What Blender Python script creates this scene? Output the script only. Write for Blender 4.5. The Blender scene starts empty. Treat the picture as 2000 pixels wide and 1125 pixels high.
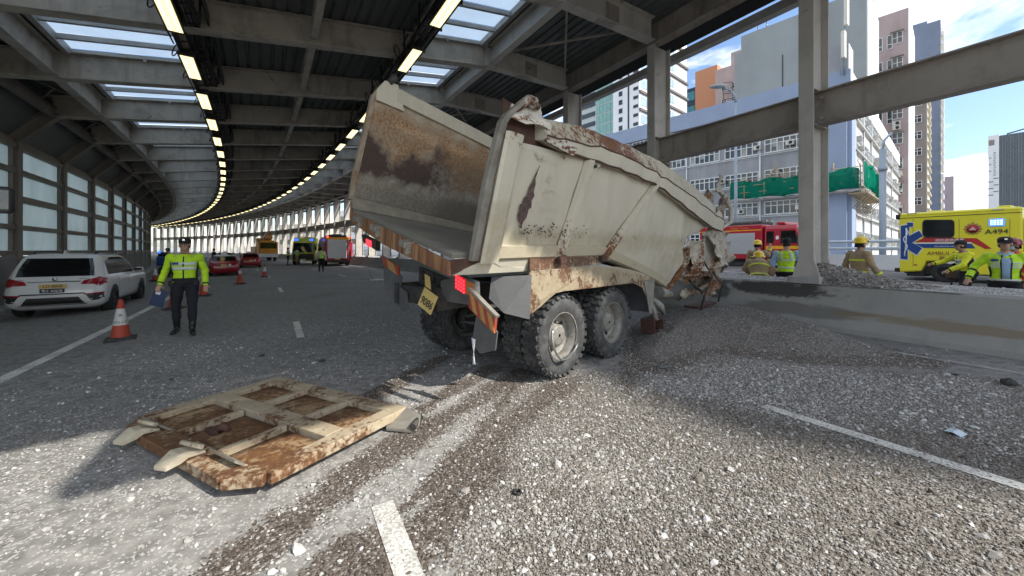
import bpy, bmesh, math, random
import numpy as np
from math import sin, cos, pi, radians, atan2, hypot
from mathutils import Vector, Matrix
from mathutils.bvhtree import BVHTree
from mathutils import noise as mnoise

scene = bpy.context.scene
COL = scene.collection
rnd = random.Random(7)
nrs = np.random.RandomState(11)

# ---------------------------------------------------------------- camera
CAM_H = 1.57
cd = bpy.data.cameras.new("camera")
cam = bpy.data.objects.new("camera", cd); COL.objects.link(cam)
cam.location = (0, 0, CAM_H); cam.rotation_euler = (pi/2, 0, 0)
cd.sensor_width = 36; cd.lens = 36*740/2000; cd.shift_y = -74.5/2000
cd.clip_start = .05; cd.clip_end = 3000
scene.camera = cam

# ---------------------------------------------------------------- sun, sky, exposure
SUN_DIR = Vector((.83, -.43, .86)).normalized()      # towards the sun
SUN_STRENGTH = 2.0
SKY_STRENGTH = .15
EXPOSURE = 1.55
sl = bpy.data.lights.new("sun", 'SUN'); sl.energy = SUN_STRENGTH; sl.angle = radians(.53); sl.color = (1, .95, .87)
so = bpy.data.objects.new("sun", sl); COL.objects.link(so)
so.rotation_euler = SUN_DIR.to_track_quat('Z', 'Y').to_euler(); so.location = (40, -30, 60)
world = bpy.data.worlds.new("World"); scene.world = world; world.use_nodes = True
nt = world.node_tree; nt.nodes.clear()
def N(nt, t, **kw):
    n = nt.nodes.new(t)
    for k, v in kw.items():
        if k.startswith('i_'):
            n.inputs[k[2:].replace('_', ' ')].default_value = v
        else: setattr(n, k, v)
    return n
def L(nt, a, b): nt.links.new(a, b)
out = N(nt, 'ShaderNodeOutputWorld'); bg = N(nt, 'ShaderNodeBackground'); bg.inputs[1].default_value = SKY_STRENGTH
sky = N(nt, 'ShaderNodeTexSky', sky_type='NISHITA', sun_disc=False)
sky.sun_elevation = math.asin(SUN_DIR.z); sky.sun_rotation = atan2(SUN_DIR.x, SUN_DIR.y)
sky.air_density = 1.1; sky.dust_density = 1.2; sky.ozone_density = 1.4
tc = N(nt, 'ShaderNodeTexCoord')
sep = N(nt, 'ShaderNodeSeparateXYZ'); L(nt, tc.outputs['Generated'], sep.inputs[0])
zz = N(nt, 'ShaderNodeMath', operation='MAXIMUM'); L(nt, sep.outputs[2], zz.inputs[0]); zz.inputs[1].default_value = 0
za = N(nt, 'ShaderNodeMath', operation='ADD'); L(nt, zz.outputs[0], za.inputs[0]); za.inputs[1].default_value = .35
dv = N(nt, 'ShaderNodeVectorMath', operation='DIVIDE'); L(nt, tc.outputs['Generated'], dv.inputs[0])
cb = N(nt, 'ShaderNodeCombineXYZ')
for i in range(3): L(nt, za.outputs[0], cb.inputs[i])
L(nt, cb.outputs[0], dv.inputs[1])
n1 = N(nt, 'ShaderNodeTexNoise'); n1.inputs['Scale'].default_value = 2.1; n1.inputs['Detail'].default_value = 9; n1.inputs['Roughness'].default_value = .56
n1.inputs['Distortion'].default_value = .35
mpw = N(nt, 'ShaderNodeMapping'); L(nt, dv.outputs[0], mpw.inputs[0]); mpw.inputs['Location'].default_value = (3.45, 1.2, .4)
L(nt, mpw.outputs[0], n1.inputs['Vector'])
rp = N(nt, 'ShaderNodeValToRGB'); L(nt, n1.outputs[0], rp.inputs[0])
rp.color_ramp.elements[0].position = .45; rp.color_ramp.elements[1].position = .66
rp.color_ramp.elements[0].color = (0, 0, 0, 1); rp.color_ramp.elements[1].color = (1, 1, 1, 1)
n2 = N(nt, 'ShaderNodeTexNoise'); n2.inputs['Scale'].default_value = 5; n2.inputs['Detail'].default_value = 6
L(nt, mpw.outputs[0], n2.inputs['Vector'])
cr = N(nt, 'ShaderNodeMix', data_type='RGBA'); L(nt, n2.outputs[0], cr.inputs[0])
cr.inputs[6].default_value = (4.6, 4.5, 4.2, 1); cr.inputs[7].default_value = (8.6, 8.1, 7.3, 1)
skm = N(nt, 'ShaderNodeMix', data_type='RGBA', blend_type='MULTIPLY'); skm.inputs[0].default_value = 1
L(nt, sky.outputs[0], skm.inputs[6]); skm.inputs[7].default_value = (.47, .51, .56, 1)
mx = N(nt, 'ShaderNodeMix', data_type='RGBA'); L(nt, rp.outputs[0], mx.inputs[0]); L(nt, skm.outputs[2], mx.inputs[6]); L(nt, cr.outputs[2], mx.inputs[7])
L(nt, mx.outputs[2], bg.inputs[0]); L(nt, bg.outputs[0], out.inputs[0])
vs = scene.view_settings; vs.view_transform = 'Standard'; vs.look = 'None'; vs.exposure = EXPOSURE; vs.gamma = 1; vs.use_curve_mapping = False
scene.display_settings.display_device = 'sRGB'
scene.cycles.max_bounces = 10; scene.cycles.diffuse_bounces = 6; scene.cycles.transparent_max_bounces = 12

# ---------------------------------------------------------------- materials
def srgb(h):
    if isinstance(h, str):
        c = [int(h[i:i+2], 16)/255 for i in (0, 2, 4)]
        return tuple(((x+.055)/1.055)**2.4 if x > .04045 else x/12.92 for x in c)
    return tuple(h)
def nmat(name):
    m = bpy.data.materials.new(name); m.use_nodes = True; nt = m.node_tree
    return m, nt, nt.nodes['Principled BSDF']
def coords(nt, scale=1., rand=True):
    tc = N(nt, 'ShaderNodeTexCoord'); v = tc.outputs['Object']
    if rand:
        oi = N(nt, 'ShaderNodeObjectInfo'); mu = N(nt, 'ShaderNodeMath', operation='MULTIPLY'); mu.inputs[1].default_value = 37.
        L(nt, oi.outputs['Random'], mu.inputs[0])
        ad = N(nt, 'ShaderNodeVectorMath', operation='ADD'); L(nt, v, ad.inputs[0]); L(nt, mu.outputs[0], ad.inputs[1]); v = ad.outputs[0]
    return v
def noise(nt, v, scale, detail=5, rough=.55, dist=0., stretch=None):
    if stretch:
        mp = N(nt, 'ShaderNodeMapping'); L(nt, v, mp.inputs[0]); mp.inputs['Scale'].default_value = stretch; v = mp.outputs[0]
    n = N(nt, 'ShaderNodeTexNoise'); n.inputs['Scale'].default_value = scale; n.inputs['Detail'].default_value = detail
    n.inputs['Roughness'].default_value = rough; n.inputs['Distortion'].default_value = dist; L(nt, v, n.inputs['Vector'])
    return n.outputs[0]
def ramp(nt, x, p0, p1, c0=(0, 0, 0, 1), c1=(1, 1, 1, 1)):
    r = N(nt, 'ShaderNodeValToRGB'); L(nt, x, r.inputs[0]); e = r.color_ramp.elements
    e[0].position = p0; e[1].position = p1; e[0].color = c0; e[1].color = c1
    return r.outputs[0]
def mixc(nt, f, a, b, mode='MIX'):
    m = N(nt, 'ShaderNodeMix', data_type='RGBA', blend_type=mode)
    for s, x in ((0, f), (6, a), (7, b)):
        if isinstance(x, (int, float)): m.inputs[s].default_value = x
        elif isinstance(x, (tuple, list)): m.inputs[s].default_value = tuple(x)+(1,) if len(x) == 3 else tuple(x)
        else: L(nt, x, m.inputs[s])
    return m.outputs[2]
def mth(nt, op, a, b=0., clamp=False):
    m = N(nt, 'ShaderNodeMath', operation=op, use_clamp=clamp)
    for i, x in enumerate((a, b)):
        if isinstance(x, (int, float)): m.inputs[i].default_value = x
        else: L(nt, x, m.inputs[i])
    return m.outputs[0]
def bump(nt, b, h, strength=.3, dist=.01):
    n = N(nt, 'ShaderNodeBump'); n.inputs['Strength'].default_value = strength; n.inputs['Distance'].default_value = dist
    L(nt, h, n.inputs['Height']); L(nt, n.outputs[0], b.inputs['Normal'])
def mat(name, col, rough=.6, metal=0., var=.12, scale=2.5, bmp=0., bscale=30, dirt=None, dirt_amt=.5, dscale=1.2, coat=0., spec=.5, streak=False):
    m, nt, b = nmat(name); c = srgb(col); v = coords(nt)
    n = noise(nt, v, scale, 6, .6)
    lo = tuple(x*(1-var) for x in c); hi = tuple(min(1, x*(1+var)) for x in c)
    cc = mixc(nt, ramp(nt, n, .3, .7), lo, hi)
    if dirt is not None:
        d = noise(nt, v, dscale, 7, .62, .3, (1, 1, .18) if streak else None)
        cc = mixc(nt, mth(nt, 'MULTIPLY', ramp(nt, d, .46, .72), dirt_amt), cc, srgb(dirt))
    L(nt, cc, b.inputs['Base Color'])
    b.inputs['Roughness'].default_value = rough; b.inputs['Metallic'].default_value = metal
    b.inputs['Coat Weight'].default_value = coat; b.inputs['Coat Roughness'].default_value = .08
    b.inputs['Specular IOR Level'].default_value = spec
    if bmp: bump(nt, b, noise(nt, v, bscale, 4), bmp)
    return m
def emat(name, col, strength):
    m, nt, b = nmat(name); b.inputs['Base Color'].default_value = srgb(col)+(1,)
    b.inputs['Emission Color'].default_value = srgb(col)+(1,); b.inputs['Emission Strength'].default_value = strength
    return m

# ---------------------------------------------------------------- mesh builder
class MB:
    def __init__(s, M=None): s.v = []; s.f = []; s.m = []; s.sm = []; s.M = M
    def add(s, verts, faces, mi=0, smooth=False, M=None):
        o = len(s.v)
        for p in verts:
            p = Vector(p)
            if M is not None: p = M @ p
            if s.M is not None: p = s.M @ p
            s.v.append(p)
        for f in faces:
            s.f.append([i+o for i in f]); s.m.append(mi); s.sm.append(smooth)
        return s
    def box(s, c, size, mi=0, rot=None, M=None, taper=1., smooth=False):
        x, y, z = (d/2 for d in size); t = taper
        vs = [(-x, -y, -z), (x, -y, -z), (x, y, -z), (-x, y, -z), (-x*t, -y*t, z), (x*t, -y*t, z), (x*t, y*t, z), (-x*t, y*t, z)]
        T = Matrix.Translation(c)
        if rot is not None: T = T @ (Matrix.Rotation(rot, 4, 'Z') if isinstance(rot, (int, float)) else rot)
        if M is not None: T = M @ T
        return s.add(vs, [(0, 3, 2, 1), (4, 5, 6, 7), (0, 1, 5, 4), (1, 2, 6, 5), (2, 3, 7, 6), (3, 0, 4, 7)], mi, smooth, T)
    def bar(s, p0, p1, w, h, mi=0, up=(0, 0, 1)):
        p0 = Vector(p0); p1 = Vector(p1); d = p1-p0; ln = d.length; d.normalize(); up = Vector(up)
        x = d.cross(up)
        if x.length < 1e-4: x = d.cross(Vector((1, 0, 0)))
        x.normalize(); z = x.cross(d)
        T = Matrix((x, d, z)).transposed().to_4x4(); T.translation = (p0+p1)/2
        return s.box((0, 0, 0), (w, ln, h), mi, M=T)
    def ibeam(s, p0, p1, depth, width, tf=.03, tw=.02, mi=0, up=(0, 0, 1)):
        p0 = Vector(p0); p1 = Vector(p1); d = (p1-p0).normalized(); x = d.cross(Vector(up)).normalized(); z = x.cross(d)
        for k in (-1, 1):
            o = z*k*(depth/2-tf/2); s.bar(p0+o, p1+o, width, tf, mi, up)
        s.bar(p0, p1, tw, depth-2*tf-.002, mi, up)
        return s
    def tube(s, pts, r, n=8, mi=0, smooth=True, cap=True):
        pts = [Vector(p) for p in pts]; rings = []
        prev = None
        for i, p in enumerate(pts):
            d = (pts[min(i+1, len(pts)-1)]-pts[max(i-1, 0)]).normalized()
            a = d.cross(Vector((0, 0, 1)) if abs(d.z) < .95 else Vector((1, 0, 0))).normalized()
            if prev is not None:
                a = (prev-d*prev.dot(d)).normalized()
            prev = a; b = d.cross(a)
            rr = r[i] if isinstance(r, (list, tuple)) else r
            rings.append([p+a*rr*cos(2*pi*k/n)+b*rr*sin(2*pi*k/n) for k in range(n)])
        return s.loft(rings, mi, smooth, cap)
    def loft(s, rings, mi=0, smooth=True, cap=True, closed=True):
        n = len(rings[0]); vs = [p for r in rings for p in r]; fs = []
        for i in range(len(rings)-1):
            for k in range(n if closed else n-1):
                fs.append((i*n+k, i*n+(k+1) % n, (i+1)*n+(k+1) % n, (i+1)*n+k))
        s.add(vs, fs, mi, smooth)
        if cap:
            o = len(s.v)-len(vs)
            s.f.append([o+k for k in range(n)][::-1]); s.m.append(mi); s.sm.append(False)
            s.f.append([o+(len(rings)-1)*n+k for k in range(n)]); s.m.append(mi); s.sm.append(False)
        return s
    def lathe(s, prof, n=24, mi=0, M=None, smooth=True, cap=True):
        rings = [[Vector((r*cos(2*pi*k/n), r*sin(2*pi*k/n), z)) for k in range(n)] for r, z in prof]
        if M is not None: rings = [[M @ p for p in r] for r in rings]
        return s.loft(rings, mi, smooth, cap)
    def prism(s, poly, d, mi=0, M=None):
        """poly: list of 3d points (planar); d: extrusion vector"""
        n = len(poly); d = Vector(d); vs = [Vector(p) for p in poly]+[Vector(p)+d for p in poly]
        fs = [tuple(range(n))[::-1], tuple(range(n, 2*n))]+[(i, (i+1) % n, (i+1) % n+n, i+n) for i in range(n)]
        return s.add(vs, fs, mi, False, M)
    def sheet(s, grid, th, mi=0, smooth=True, nrm=None):
        """grid[i][j] points; thickened along average normal"""
        a, b = len(grid), len(grid[0]); G = [[Vector(p) for p in r] for r in grid]
        Nn = []
        for i in range(a):
            r = []
            for j in range(b):
                du = G[min(i+1, a-1)][j]-G[max(i-1, 0)][j]; dv = G[i][min(j+1, b-1)]-G[i][max(j-1, 0)]
                n = du.cross(dv); r.append(n.normalized() if n.length > 1e-9 else Vector((0, 0, 1)))
            Nn.append(r)
        vs = [G[i][j] for i in range(a) for j in range(b)]+[G[i][j]+Nn[i][j]*th for i in range(a) for j in range(b)]
        o = a*b; fs = []
        for i in range(a-1):
            for j in range(b-1):
                q = (i*b+j, i*b+j+1, (i+1)*b+j+1, (i+1)*b+j); fs.append(q[::-1]); fs.append(tuple(k+o for k in q))
        edge = [(0, j) for j in range(b)]+[(i, b-1) for i in range(1, a)]+[(a-1, j) for j in range(b-2, -1, -1)]+[(i, 0) for i in range(a-2, 0, -1)]
        s.add(vs, fs, mi, smooth)
        base = len(s.v)-2*o
        for k in range(len(edge)):
            p = edge[k]; q = edge[(k+1) % len(edge)]
            i0 = base+p[0]*b+p[1]; i1 = base+q[0]*b+q[1]
            s.f.append([i0, i1, i1+o, i0+o]); s.m.append(mi); s.sm.append(False)
        return s
    def mesh(s, name, mats):
        me = bpy.data.meshes.new(name); me.from_pydata([tuple(p) for p in s.v], [], s.f)
        for m in (mats if isinstance(mats, (list, tuple)) else [mats]): me.materials.append(m)
        me.polygons.foreach_set('material_index', s.m); me.polygons.foreach_set('use_smooth', s.sm)
        bm = bmesh.new(); bm.from_mesh(me); bmesh.ops.recalc_face_normals(bm, faces=bm.faces); bm.to_mesh(me); bm.free()
        me.update(); return me
    def build(s, name, mats, parent=None, bevel=0., loc=None, **props):
        o = bpy.data.objects.new(name, s.mesh(name, mats)); COL.objects.link(o)
        if parent is not None: o.parent = parent
        if loc is not None: o.location = loc
        if bevel:
            md = o.modifiers.new('bevel', 'BEVEL'); md.width = bevel; md.segments = 2; md.limit_method = 'ANGLE'; md.angle_limit = radians(40)
            md.harden_normals = False
        for k, v in props.items(): o[k] = v
        return o
def obj(name, me, parent=None, loc=None, rotz=None, **props):
    o = bpy.data.objects.new(name, me); COL.objects.link(o)
    if parent is not None: o.parent = parent
    if loc is not None: o.location = loc
    if rotz is not None: o.rotation_euler = (0, 0, rotz)
    for k, v in props.items(): o[k] = v
    return o
def thing(name, label, cat, loc=(0, 0, 0), rotz=0., group=None):
    o = bpy.data.objects.new(name, None); COL.objects.link(o); o.location = loc; o.rotation_euler = (0, 0, rotz)
    o.empty_display_size = .2
    o['label'] = label; o['category'] = cat
    if group: o['group'] = group
    return o
def copy_tree(root, loc, rotz, label=None, group=None):
    r = root.copy(); COL.objects.link(r); r.location = loc; r.rotation_euler = (0, 0, rotz)
    if label: r['label'] = label
    if group: r['group'] = group
    kids = KIDS.get(root.name) or list(root.children)
    KIDS[root.name] = kids
    for ch in kids:
        c = ch.copy(); COL.objects.link(c); c.parent = r
        sub = KIDS.get(ch.name)
        if sub is None: sub = KIDS[ch.name] = list(ch.children)
        for g in sub:
            d = g.copy(); COL.objects.link(d); d.parent = c
    return r
KIDS = {}
ORD = ['first', 'second', 'third', 'fourth', 'fifth', 'sixth', 'seventh', 'eighth', 'ninth', 'tenth', 'eleventh', 'twelfth', 'thirteenth', 'fourteenth',
       'fifteenth', 'sixteenth', 'seventeenth', 'eighteenth', 'nineteenth', 'twentieth']
for _t, _u in (('twent', 'y'), ('thirt', 'y'), ('fort', 'y')): ORD += ([_t+'ieth'] if _t != 'twent' else [])+[_t+'y-'+q for q in ORD[:9]]

# ---------------------------------------------------------------- the road's own frame: s along, t to the right
R0 = 240.; TH = radians(30); S0 = 3.65; BAY = 3.75
def RW(s, t, z=0.):
    a = TH+s/R0
    return Vector((-R0*cos(TH)+(R0+t)*cos(a), -R0*sin(TH)+(R0+t)*sin(a), z))
def RA(s): return TH+s/R0
def LB(ds, t, z=0.):                   # a point of the bay that is centred on ds = 0
    a = ds/R0
    return Vector(((R0+t)*cos(a)-R0, (R0+t)*sin(a), z))
def gz(t):                              # crossfall of the carriageways
    if t < -2.2: return -.05*(-2.2-t)
    if t > 12.5: return min(.037*(t-12.5), .55)
    return 0.
def PG(x, y, z=0.):                     # ground point seen at a photograph position (used to survey the place)
    Y = 740*(CAM_H-z)/(y-488); return Vector(((x-1000)/740*Y, Y, z))
def fbm2(x, y, seed=0, octv=4):
    x = np.asarray(x, float); y = np.asarray(y, float); tot = np.zeros(np.broadcast(x, y).shape); amp = .5
    rs = np.random.RandomState(seed); T = rs.rand(64, 64)
    for o in range(octv):
        xi = np.floor(x).astype(int); yi = np.floor(y).astype(int); fx = x-xi; fy = y-yi
        fx = fx*fx*(3-2*fx); fy = fy*fy*(3-2*fy)
        a = T[xi % 64, yi % 64]; b = T[(xi+1) % 64, yi % 64]; c = T[xi % 64, (yi+1) % 64]; d = T[(xi+1) % 64, (yi+1) % 64]
        tot += amp*((a*(1-fx)+b*fx)*(1-fy)+(c*(1-fx)+d*fx)*fy); amp *= .5; x = x*2.03+11.3; y = y*2.03+5.7
    return tot
# ---------------------------------------------------------------- ground, carriageways, median
def seg_poly(px): return [PG(*p).xy for p in px]
def sdf_poly(X, Y, poly):
    """signed distance, positive inside"""
    P = np.array([(p[0], p[1]) for p in poly]); n = len(P); d = np.full(X.shape, 1e9); ins = np.zeros(X.shape, bool)
    for i in range(n):
        a = P[i]; b = P[(i+1) % n]; e = b-a; w0 = X-a[0]; w1 = Y-a[1]
        t = np.clip((w0*e[0]+w1*e[1])/(e@e+1e-12), 0, 1)
        d = np.minimum(d, np.hypot(w0-t*e[0], w1-t*e[1]))
        c = ((a[1] > Y) != (b[1] > Y)) & (X < (b[0]-a[0])*(Y-a[1])/(b[1]-a[1]+1e-12)+a[0]); ins ^= c
    return np.where(ins, d, -d)
def sst(x, a, b):
    t = np.clip((x-a)/(b-a), 0, 1); return t*t*(3-2*t)
POLY_DENSE = seg_poly([(1000, 745), (1160, 720), (1240, 700), (1400, 690), (1640, 720), (1900, 730), (2300, 800), (2600, 1300), (830, 1300), (880, 1000), (900, 900), (950, 800)])
POLY_PILE = seg_poly([(1185, 745), (1215, 690), (1225, 640), (1300, 600), (1420, 601), (1600, 646), (1900, 712), (1840, 722), (1560, 712), (1390, 690), (1345, 722), (1270, 735), (1240, 790)])
TRACKS = [([(1040, 720), (900, 800), (760, 880), (600, 1000), (440, 1125), (300, 1250)], .16), ([(1110, 745), (1000, 830), (940, 920), (850, 1030), (740, 1125), (690, 1200)], .20),
          ([(860, 700), (780, 745), (700, 790)], .12), ([(960, 720), (870, 770), (780, 830)], .10), ([(1000, 760), (930, 860), (830, 960), (650, 1090), (560, 1200)], .09)]
def cover(X, Y):
    """how much dense pale gravel, brown fines and dust lie at a ground point, each 0 to 1"""
    w = (fbm2(X*1.3, Y*1.3, 3)-.47)*1.1; w2 = (fbm2(X*4.1, Y*4.1, 4)-.47)*.6
    dense = sst(sdf_poly(X, Y, POLY_DENSE)+w*.8+w2*.3, -.12, .35)
    pile = sst(sdf_poly(X, Y, POLY_PILE)+w*.25+w2*.25, -.06, .14)
    tr = np.zeros(X.shape)
    for px, wd in TRACKS:
        P = [PG(*p).xy for p in px]
        d = np.full(X.shape, 1e9)
        for a, b in zip(P[:-1], P[1:]):
            e = b-a; t = np.clip(((X-a[0])*e[0]+(Y-a[1])*e[1])/(e.dot(e)), 0, 1)
            d = np.minimum(d, np.hypot(X-a[0]-t*e[0], Y-a[1]-t*e[1]))
        tr = np.maximum(tr, 1-sst(d+w*.16+w2*.2, wd*.55, wd*1.3))
    brown = np.maximum(pile, tr)
    spill = sst(3.9-np.hypot(X-.1, (Y-3.0)*.8)+w*2, -.8, 2.2)
    sparse = np.clip(.10+.9*sst(6.6-np.hypot(X+2.6, (Y-2.6))+w*3.5, 0, 5.6), 0, 1)*(.55+.9*w+.9*w2)
    dust = np.clip(.66+.5*(fbm2(X*.55+3, Y*.2, 8)-.4)+.35*(fbm2(X*.9, Y*.9, 5)-.45)+.3*spill, 0, 1)
    return dense*(1-pile)*(1-.92*tr), brown, np.clip(sparse*(1-.8*tr), 0, 1), dust*(1-.6*tr)
def road_material():
    m, nt, b = nmat('road_surface'); v = coords(nt, rand=False)
    at = N(nt, 'ShaderNodeAttribute', attribute_name='cover'); sp = N(nt, 'ShaderNodeSeparateColor'); L(nt, at.outputs['Color'], sp.inputs[0])
    dense, brown, sparse = sp.outputs; dust = at.outputs['Alpha']
    fine = noise(nt, v, 160, 3, .7); big = noise(nt, v, .8, 6, .6); mid = noise(nt, v, 9, 6, .65)
    asp = mixc(nt, ramp(nt, fine, .3, .75), (.095, .091, .084), (.20, .193, .18))
    asp = mixc(nt, mth(nt, 'MULTIPLY', ramp(nt, big, .4, .7), .4), asp, (.045, .044, .043))
    dcol = mixc(nt, mid, (.29, .28, .26), (.47, .455, .425))
    da = mth(nt, 'MULTIPLY', dust, ramp(nt, mid, .25, .62))
    c = mixc(nt, mth(nt, 'MULTIPLY', da, .85), asp, dcol)
    # gravel bed: cells with a colour each
    vo = N(nt, 'ShaderNodeTexVoronoi'); vo.inputs['Scale'].default_value = 75; L(nt, v, vo.inputs['Vector'])
    s2 = N(nt, 'ShaderNodeSeparateColor'); L(nt, vo.outputs['Color'], s2.inputs[0])
    vo2 = N(nt, 'ShaderNodeTexVoronoi'); vo2.inputs['Scale'].default_value = 42; L(nt, v, vo2.inputs['Vector'])
    s3 = N(nt, 'ShaderNodeSeparateColor'); L(nt, vo2.outputs['Color'], s3.inputs[0])
    g = N(nt, 'ShaderNodeValToRGB'); L(nt, s2.outputs[0], g.inputs[0]); e = g.color_ramp.elements
    e[0].position = 0; e[0].color = (.095, .083, .07, 1); e[1].position = 1; e[1].color = (.35, .33, .30, 1)
    for p, q in ((.35, (.175, .152, .128, 1)), (.7, (.25, .225, .195, 1))): x = e.new(p); x.color = q
    gb = N(nt, 'ShaderNodeValToRGB'); L(nt, s2.outputs[1], gb.inputs[0]); e = gb.color_ramp.elements
    e[0].position = 0; e[0].color = (.065, .053, .043, 1); e[1].position = 1; e[1].color = (.27, .235, .205, 1)
    x = e.new(.6); x.color = (.14, .115, .095, 1)
    c = mixc(nt, mth(nt, 'GREATER_THAN', mth(nt, 'MULTIPLY', brown, 1.25), s3.outputs[1]), c, gb.outputs[0])
    c = mixc(nt, mth(nt, 'GREATER_THAN', mth(nt, 'MULTIPLY', dense, 1.15), s3.outputs[0]), c, g.outputs[0])
    # scattered crumbs too small to pick apart
    vo3 = N(nt, 'ShaderNodeTexVoronoi'); vo3.inputs['Scale'].default_value = 72; L(nt, v, vo3.inputs['Vector'])
    s4 = N(nt, 'ShaderNodeSeparateColor'); L(nt, vo3.outputs['Color'], s4.inputs[0])
    crumb = mth(nt, 'MULTIPLY', mth(nt, 'LESS_THAN', s4.outputs[0], mth(nt, 'MULTIPLY', sparse, .42)), mth(nt, 'LESS_THAN', vo3.outputs['Distance'], mth(nt, 'MULTIPLY_ADD', s4.outputs[2], .28)))
    c = mixc(nt, crumb, c, (.46, .45, .43))
    L(nt, c, b.inputs['Base Color']); b.inputs['Roughness'].default_value = .88; b.inputs['Specular IOR Level'].default_value = .3
    cov = mth(nt, 'MAXIMUM', dense, brown)
    h = mth(nt, 'MULTIPLY', mth(nt, 'SUBTRACT', 1., vo.outputs['Distance']), cov)
    h = mth(nt, 'ADD', h, mth(nt, 'MULTIPLY', fine, .35))
    bump(nt, b, h, .9, .008)
    return m
M_ROAD = road_material()
def strip(name, s_list, t_list, mats, zf, attr=True, **props):
    S = np.array(s_list); T = np.array(t_list); n, m = len(S), len(T)
    A = TH+S/R0; X = -R0*cos(TH)+(R0+T[None, :])*np.cos(A)[:, None]; Y = -R0*sin(TH)+(R0+T[None, :])*np.sin(A)[:, None]
    Z = np.array([[zf(s, t) for t in T] for s in S])
    co = np.stack([X, Y, Z], -1).reshape(-1, 3)
    fs = [(i*m+j, i*m+j+1, (i+1)*m+j+1, (i+1)*m+j) for i in range(n-1) for j in range(m-1)]
    me = bpy.data.meshes.new(name); me.from_pydata(co.tolist(), [], fs); me.materials.append(mats)
    if attr:
        d, bR, sp, du = cover(X.ravel(), Y.ravel())
        ca = me.color_attributes.new('cover', 'FLOAT_COLOR', 'POINT')
        ca.data.foreach_set('color', np.stack([d, bR, sp, du], -1).astype(np.float32).ravel())
    me.update()
    o = bpy.data.objects.new(name, me); COL.objects.link(o)
    for k, v in props.items(): o[k] = v
    return o
sl_ = list(np.arange(-60, -2, 4.))+list(np.arange(-2, 12, .1))+list(np.arange(12, 30, .5))+list(np.arange(30, 200, 3.))
tl_ = list(np.arange(-7.4, 9.25, .1))
strip('road', sl_, tl_, M_ROAD, lambda s, t: gz(t), kind='structure')
M_ROAD2 = mat('outer_road_asphalt', (.115, .113, .112), .85, var=.3, scale=1.2, bmp=.3, bscale=120, dirt=(.33, .32, .31), dirt_amt=.55, dscale=.8)
strip('road', list(np.arange(-60, 200, 3.)), list(np.arange(11, 27.6, .8)), M_ROAD2, lambda s, t: gz(t), attr=False, kind='structure')
M_GROUND = mat('street_ground', (.16, .155, .15), .9, scale=.05, var=.3)
g = MB(); g.add([(-2500, -2500, -6), (2500, -2500, -6), (2500, 2500, -6), (-2500, 2500, -6)], [(0, 1, 2, 3)]); g.build('ground', M_GROUND, kind='structure')
# painted lines
def paint_mat():
    m, nt, b = nmat('road_paint'); v = coords(nt, rand=False)
    n = noise(nt, v, 60, 5, .7); n2 = noise(nt, v, 3, 5, .6)
    w = ramp(nt, mth(nt, 'ADD', n, mth(nt, 'MULTIPLY', n2, .5)), (.66), .86)
    L(nt, mixc(nt, w, (.78, .765, .70), (.36, .345, .32)), b.inputs['Base Color']); b.inputs['Roughness'].default_value = .7
    return m
M_PAINT = paint_mat()
M_PAINTFAR = mat('white_line_paint', (.66, .66, .64), .7, var=.2)
def line(s0, s1, tf, w, m=None, n=24):
    S = np.linspace(s0, s1, n); vs = []; fs = []
    for i, s in enumerate(S):
        t = tf(s) if callable(tf) else tf
        for k in (-1, 1): vs.append(RW(s, t+k*w/2, gz(t)+.005))
        if i: fs.append((2*i-2, 2*i-1, 2*i+1, 2*i))
    b = MB(); b.add(vs, fs); return b.build('lane_marking', m or M_PAINT, kind='structure')
line(-30, 140, -3.02, .15, n=90)
line(-30, 140, 8.0, .11, mat('dusty_line_paint', (.33, .325, .31), .8, var=.3, scale=9), n=90)
line(-.55, 2.42, lambda s: .50-.005*s, .13)
line(7.75, 9.55, .24, .12); line(16.5, 18.5, .2, .12)
for q in (25.5, 34.5, 43.5): line(q, q+2, .2, .12)
line(-3, 2.0, lambda s: 4.2-.05*s, .13)
for q in (24, 33): line(q, q+2, 3.9, .12)
line(-30, 150, 11.85, .14, M_PAINTFAR, 90); line(-30, 150, 26.4, .14, M_PAINTFAR, 90)
line(-30, 150, 21.5, .14, M_PAINTFAR, 90)
for q in range(-12, 80, 8): line(q, q+2.4, 15.2, .12, M_PAINTFAR, 4)
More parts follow.
